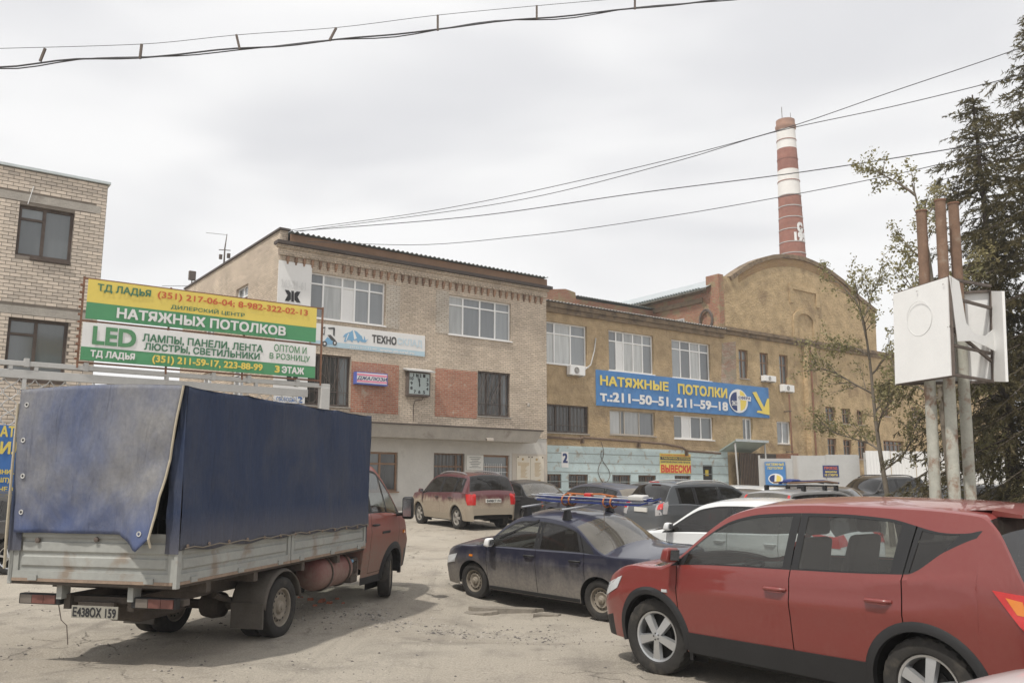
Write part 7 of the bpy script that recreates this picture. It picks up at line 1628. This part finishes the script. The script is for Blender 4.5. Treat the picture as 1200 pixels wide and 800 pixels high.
def leafy(name, label, x, y, H_, spread, seed, nlimb=7, leaves=9, start=.25, lean_=(0, 0), leafsize=.085):
    rg = np.random.default_rng(seed); o = empty(name, (x, y, gz(x, y)), 0, label, 'tree', 'trees by the yard edge'); br = MB(); LV = []
    def tr(t): return Vector((lean_[0] * max(0, t) ** 1.5, lean_[1] * max(0, t) ** 1.5, H_ * t)) + Vector((.12 * math.sin(t * 7 + seed), .1 * math.cos(t * 5), 0)) * t
    MB().tube([tr(-.03)] + [tr(k / 10) for k in range(1, 11)], [.075 * (H_ / 7) * (1 - k / 11) + .01 for k in range(11)], 8).build('trunk', M_BARK2, o, smooth=50)
    def leafcl(p, n, r_):
        for _ in range(n):
            c = p + Vector(rg.normal(0, r_, 3)); a = Vector(rg.normal(0, 1, 3)).normalized(); b = a.cross(Vector(rg.normal(0, 1, 3))).normalized(); s_ = leafsize * rg.uniform(.6, 1.3)
            LV.append((c, c + a * s_ * .5 + b * s_ * .28, c + a * s_, c + a * s_ * .5 - b * s_ * .28))
    def grow(p, d, L, r_, lv):
        n = max(3, int(L / .2)); pts = [p]; dd = d.copy()
        for i in range(n):
            dd = (dd + Vector(rg.normal(0, .12, 3)) + Vector((0, 0, .03))).normalized(); pts.append(pts[-1] + dd * L / n)
        br.tube(pts, [max(.003, r_ * (1 - .8 * i / n)) for i in range(n + 1)], 5, cap=False)
        for i in range(1, n + 1):
            if lv >= 1: leafcl(pts[i], leaves if lv >= 2 else leaves // 2, .06)
            if lv < 2:
                for _ in range(2 if lv == 0 else 1):
                    if rg.random() < .75: grow(pts[i], (dd + Vector(rg.normal(0, .6, 3)) + Vector((0, 0, .12))).normalized(), L * rg.uniform(.28, .5), r_ * .45, lv + 1)
    for k in range(nlimb):
        t = start + (1 - start) * (k + .5) / nlimb; a = k * 2.4 + rg.uniform(-.4, .4); grow(tr(t), Vector((math.cos(a), math.sin(a), rg.uniform(.5, 1.1))).normalized(), spread * (1.15 - .6 * t) * rg.uniform(.75, 1.2), .03 * (H_ / 7), 0)
    grow(tr(.97), Vector((0, 0, 1)), spread * .4, .012, 1)
    br.build('branches', M_BARK2, o, recalc=False); mb = MB(); mb.v = [tuple(p) for q in LV for p in q]; mb.f = [(4 * i, 4 * i + 1, 4 * i + 2, 4 * i + 3) for i in range(len(LV))]; mb.m = [0] * len(LV); mb.build('crown', M_LEAF, o, recalc=False); return o
def tx(px, D): return (px - 600) / F * D * (_c + .0) * 1.0 + 0
spruce('spruce_tree', 'tall dense dark spruce rising beyond the picture top behind the white box', at(1272, 573, 19).x, 19.0, 12.6, 4.4, 5, .05)
spruce('spruce_tree', 'slimmer spruce with a bare pointed tip behind the rusty poles', at(1190, 573, 21.5).x, 21.5, 11.7, 3.5, 11, .09, 1.0)
leafy('young_maple', 'thin young tree with sparse fresh leaves against the boiler house gable', at(1042, 573, 23).x, 23, 6.7, 2.1, 21, 10, 6, .25, (-.6, 0))
leafy('young_maple', 'thin young tree with fresh leaf tufts beside the rusty pole tops', at(1118, 573, 19.5).x, 19.5, 8.6, 1.6, 34, 10, 7, .3, (-.35, 0))
leafy('leafy_bush', 'scrubby leafing bush under the spruces behind the parked estate', at(1150, 573, 20.5).x, 20.4, 2.6, 1.3, 55, 6, 6, .1)

# ------------------------------------------------------------------ loose things on the ground
def stone(mb, x, y, z, r_, rg, m=0):
    vs = []
    for (a, b, c) in ((1, 0, 0), (-1, 0, 0), (0, 1, 0), (0, -1, 0), (0, 0, 1), (0, 0, -1)):
        k = r_ * rg.uniform(.6, 1.25); vs.append((x + a * k + rg.uniform(-.3, .3) * r_, y + b * k + rg.uniform(-.3, .3) * r_, z + c * k * .6))
    mb.add(vs, [(0, 2, 4), (2, 1, 4), (1, 3, 4), (3, 0, 4), (2, 0, 5), (1, 2, 5), (3, 1, 5), (0, 3, 5)], m)
rg = random.Random(17); mb = MB()
for _ in range(15000):
    y = 5.6 + 22 * rg.random() ** 1.7; x = rg.uniform(-.66, .5) * (y + 1)
    n = mnoise.noise((x * .5, y * .5, 77)) + .5 * mnoise.noise((x * 1.6, y * 1.6, 5))
    if rg.random() > .28 + n * 1.2: continue
    r_ = .006 + .018 * rg.random() ** 3; stone(mb, x, y, gg(x, y) + r_ * .15, r_, rg, rg.choice((0, 0, 1)))
for _ in range(900):                           # loose grit along the broken asphalt edge and under the truck
    if rg.random() < .6: x, y = -.75 + rg.gauss(0, .75), 11.75 + rg.gauss(0, .35)
    else: x, y = -2.0 + rg.gauss(0, .5), 12.3 + rg.gauss(0, .45)
    r_ = .008 + .022 * rg.random() ** 2; stone(mb, x, y, gg(x, y) + r_ * .1, r_, rg, rg.choice((0, 0, 1)))
tag(mb.build('gravel', [mat('grit_pale', (.34, .31, .27), .95, var=.2), mat('grit_dark', (.13, .12, .11), .95, var=.2)], recalc=False), 'loose grit and pebbles scattered over the yard', 'gravel', kind='stuff')
M_BFR = mat('brick_rubble', (.40, .15, .09), .95, var=.25, vscale=20)
for k, (px, py, r_) in enumerate(((364, 702, .05), (377, 704, .06), (386, 706, .045), (352, 699, .04), (395, 701, .04), (369, 709, .035), (402, 706, .03), (344, 703, .03))):
    p = onground(px, py); m_ = MB(); s_ = r_; rg2 = random.Random(k)
    m_.hexa([(-s_ + rg2.uniform(-.3, .3) * s_, -s_ * .7, 0), (s_, -s_ * .6, 0), (s_ * .8, s_ * .7, 0), (-s_, s_ * .6, 0), (-s_ * .8, -s_ * .5, s_ * rg2.uniform(.5, 1)), (s_ * .8, -s_ * .6, s_ * rg2.uniform(.5, 1)), (s_ * .7, s_ * .5, s_ * .8), (-s_ * .7, s_ * .6, s_ * .5)])
    o = m_.build('brick_fragment', M_BFR, loc=(p.x, p.y, gg(p.x, p.y) - .004)); o.rotation_euler = (0, 0, k * 1.3); tag(o, 'chip of red brick lying on the ground beside the truck', 'rubble', 'red brick chips beside the truck')
M_ASPH = mat('old_asphalt_slab', (.235, .21, .175), .95, var=.25, vscale=6, bump=.8, bscale=30)
def slab(px, py, poly, h, rz, tilt, label):
    p = onground(px, py); m_ = MB(); n = len(poly); rg2 = random.Random(px); pts = []
    for i in range(n):                         # ragged edge
        a, b = poly[i], poly[(i + 1) % n]
        for t in range(4): u = t / 4; pts.append((a[0] + (b[0] - a[0]) * u + rg2.uniform(-.025, .025), a[1] + (b[1] - a[1]) * u + rg2.uniform(-.02, .02)))
    m_.prism(pts, 'z', -.05, h); o = m_.build('asphalt_slab', M_ASPH, loc=(p.x, p.y, gg(p.x, p.y) - .01), bevel=.008); o.rotation_euler = (tilt[0], tilt[1], rz); tag(o, label, 'asphalt slab', 'broken asphalt in front of the navy saloon')
slab(596, 717, [(-.55, -.10), (-.2, -.16), (.35, -.13), (.52, .02), (.3, .14), (-.3, .16), (-.6, .06)], .075, R(4), (R(-3), R(2)), 'largest lifted slab of broken asphalt by the navy saloon sill')
slab(562, 719, [(-.3, -.12), (.1, -.15), (.3, .0), (.12, .14), (-.25, .1)], .04, R(-10), (R(2), R(-3)), 'middle cracked slab of asphalt by the navy saloon front wheel')
slab(640, 722, [(-.2, -.07), (.15, -.09), (.25, .04), (-.1, .09)], .045, R(15), (0, R(3)), 'small broken slab of asphalt near the navy saloon rear wheel')

# ------------------------------------------------------------------ haze volume added to lift the darks like a lens veil and pale the distance
HN = NT('added_haze'); HN.t.nodes.remove(HN.b); pv = HN.n('ShaderNodeVolumePrincipled', {'Color': (.93, .94, .96, 1), 'Density': .0012, 'Anisotropy': .2}); HN.link(pv.outputs[0], HN.o.inputs['Volume'])
tag(MB().box(-130, 130, -40, 150, -3, 58).build('haze', HN.m), 'thin haze volume added over the whole yard to lift its darks', 'haze', kind='stuff')
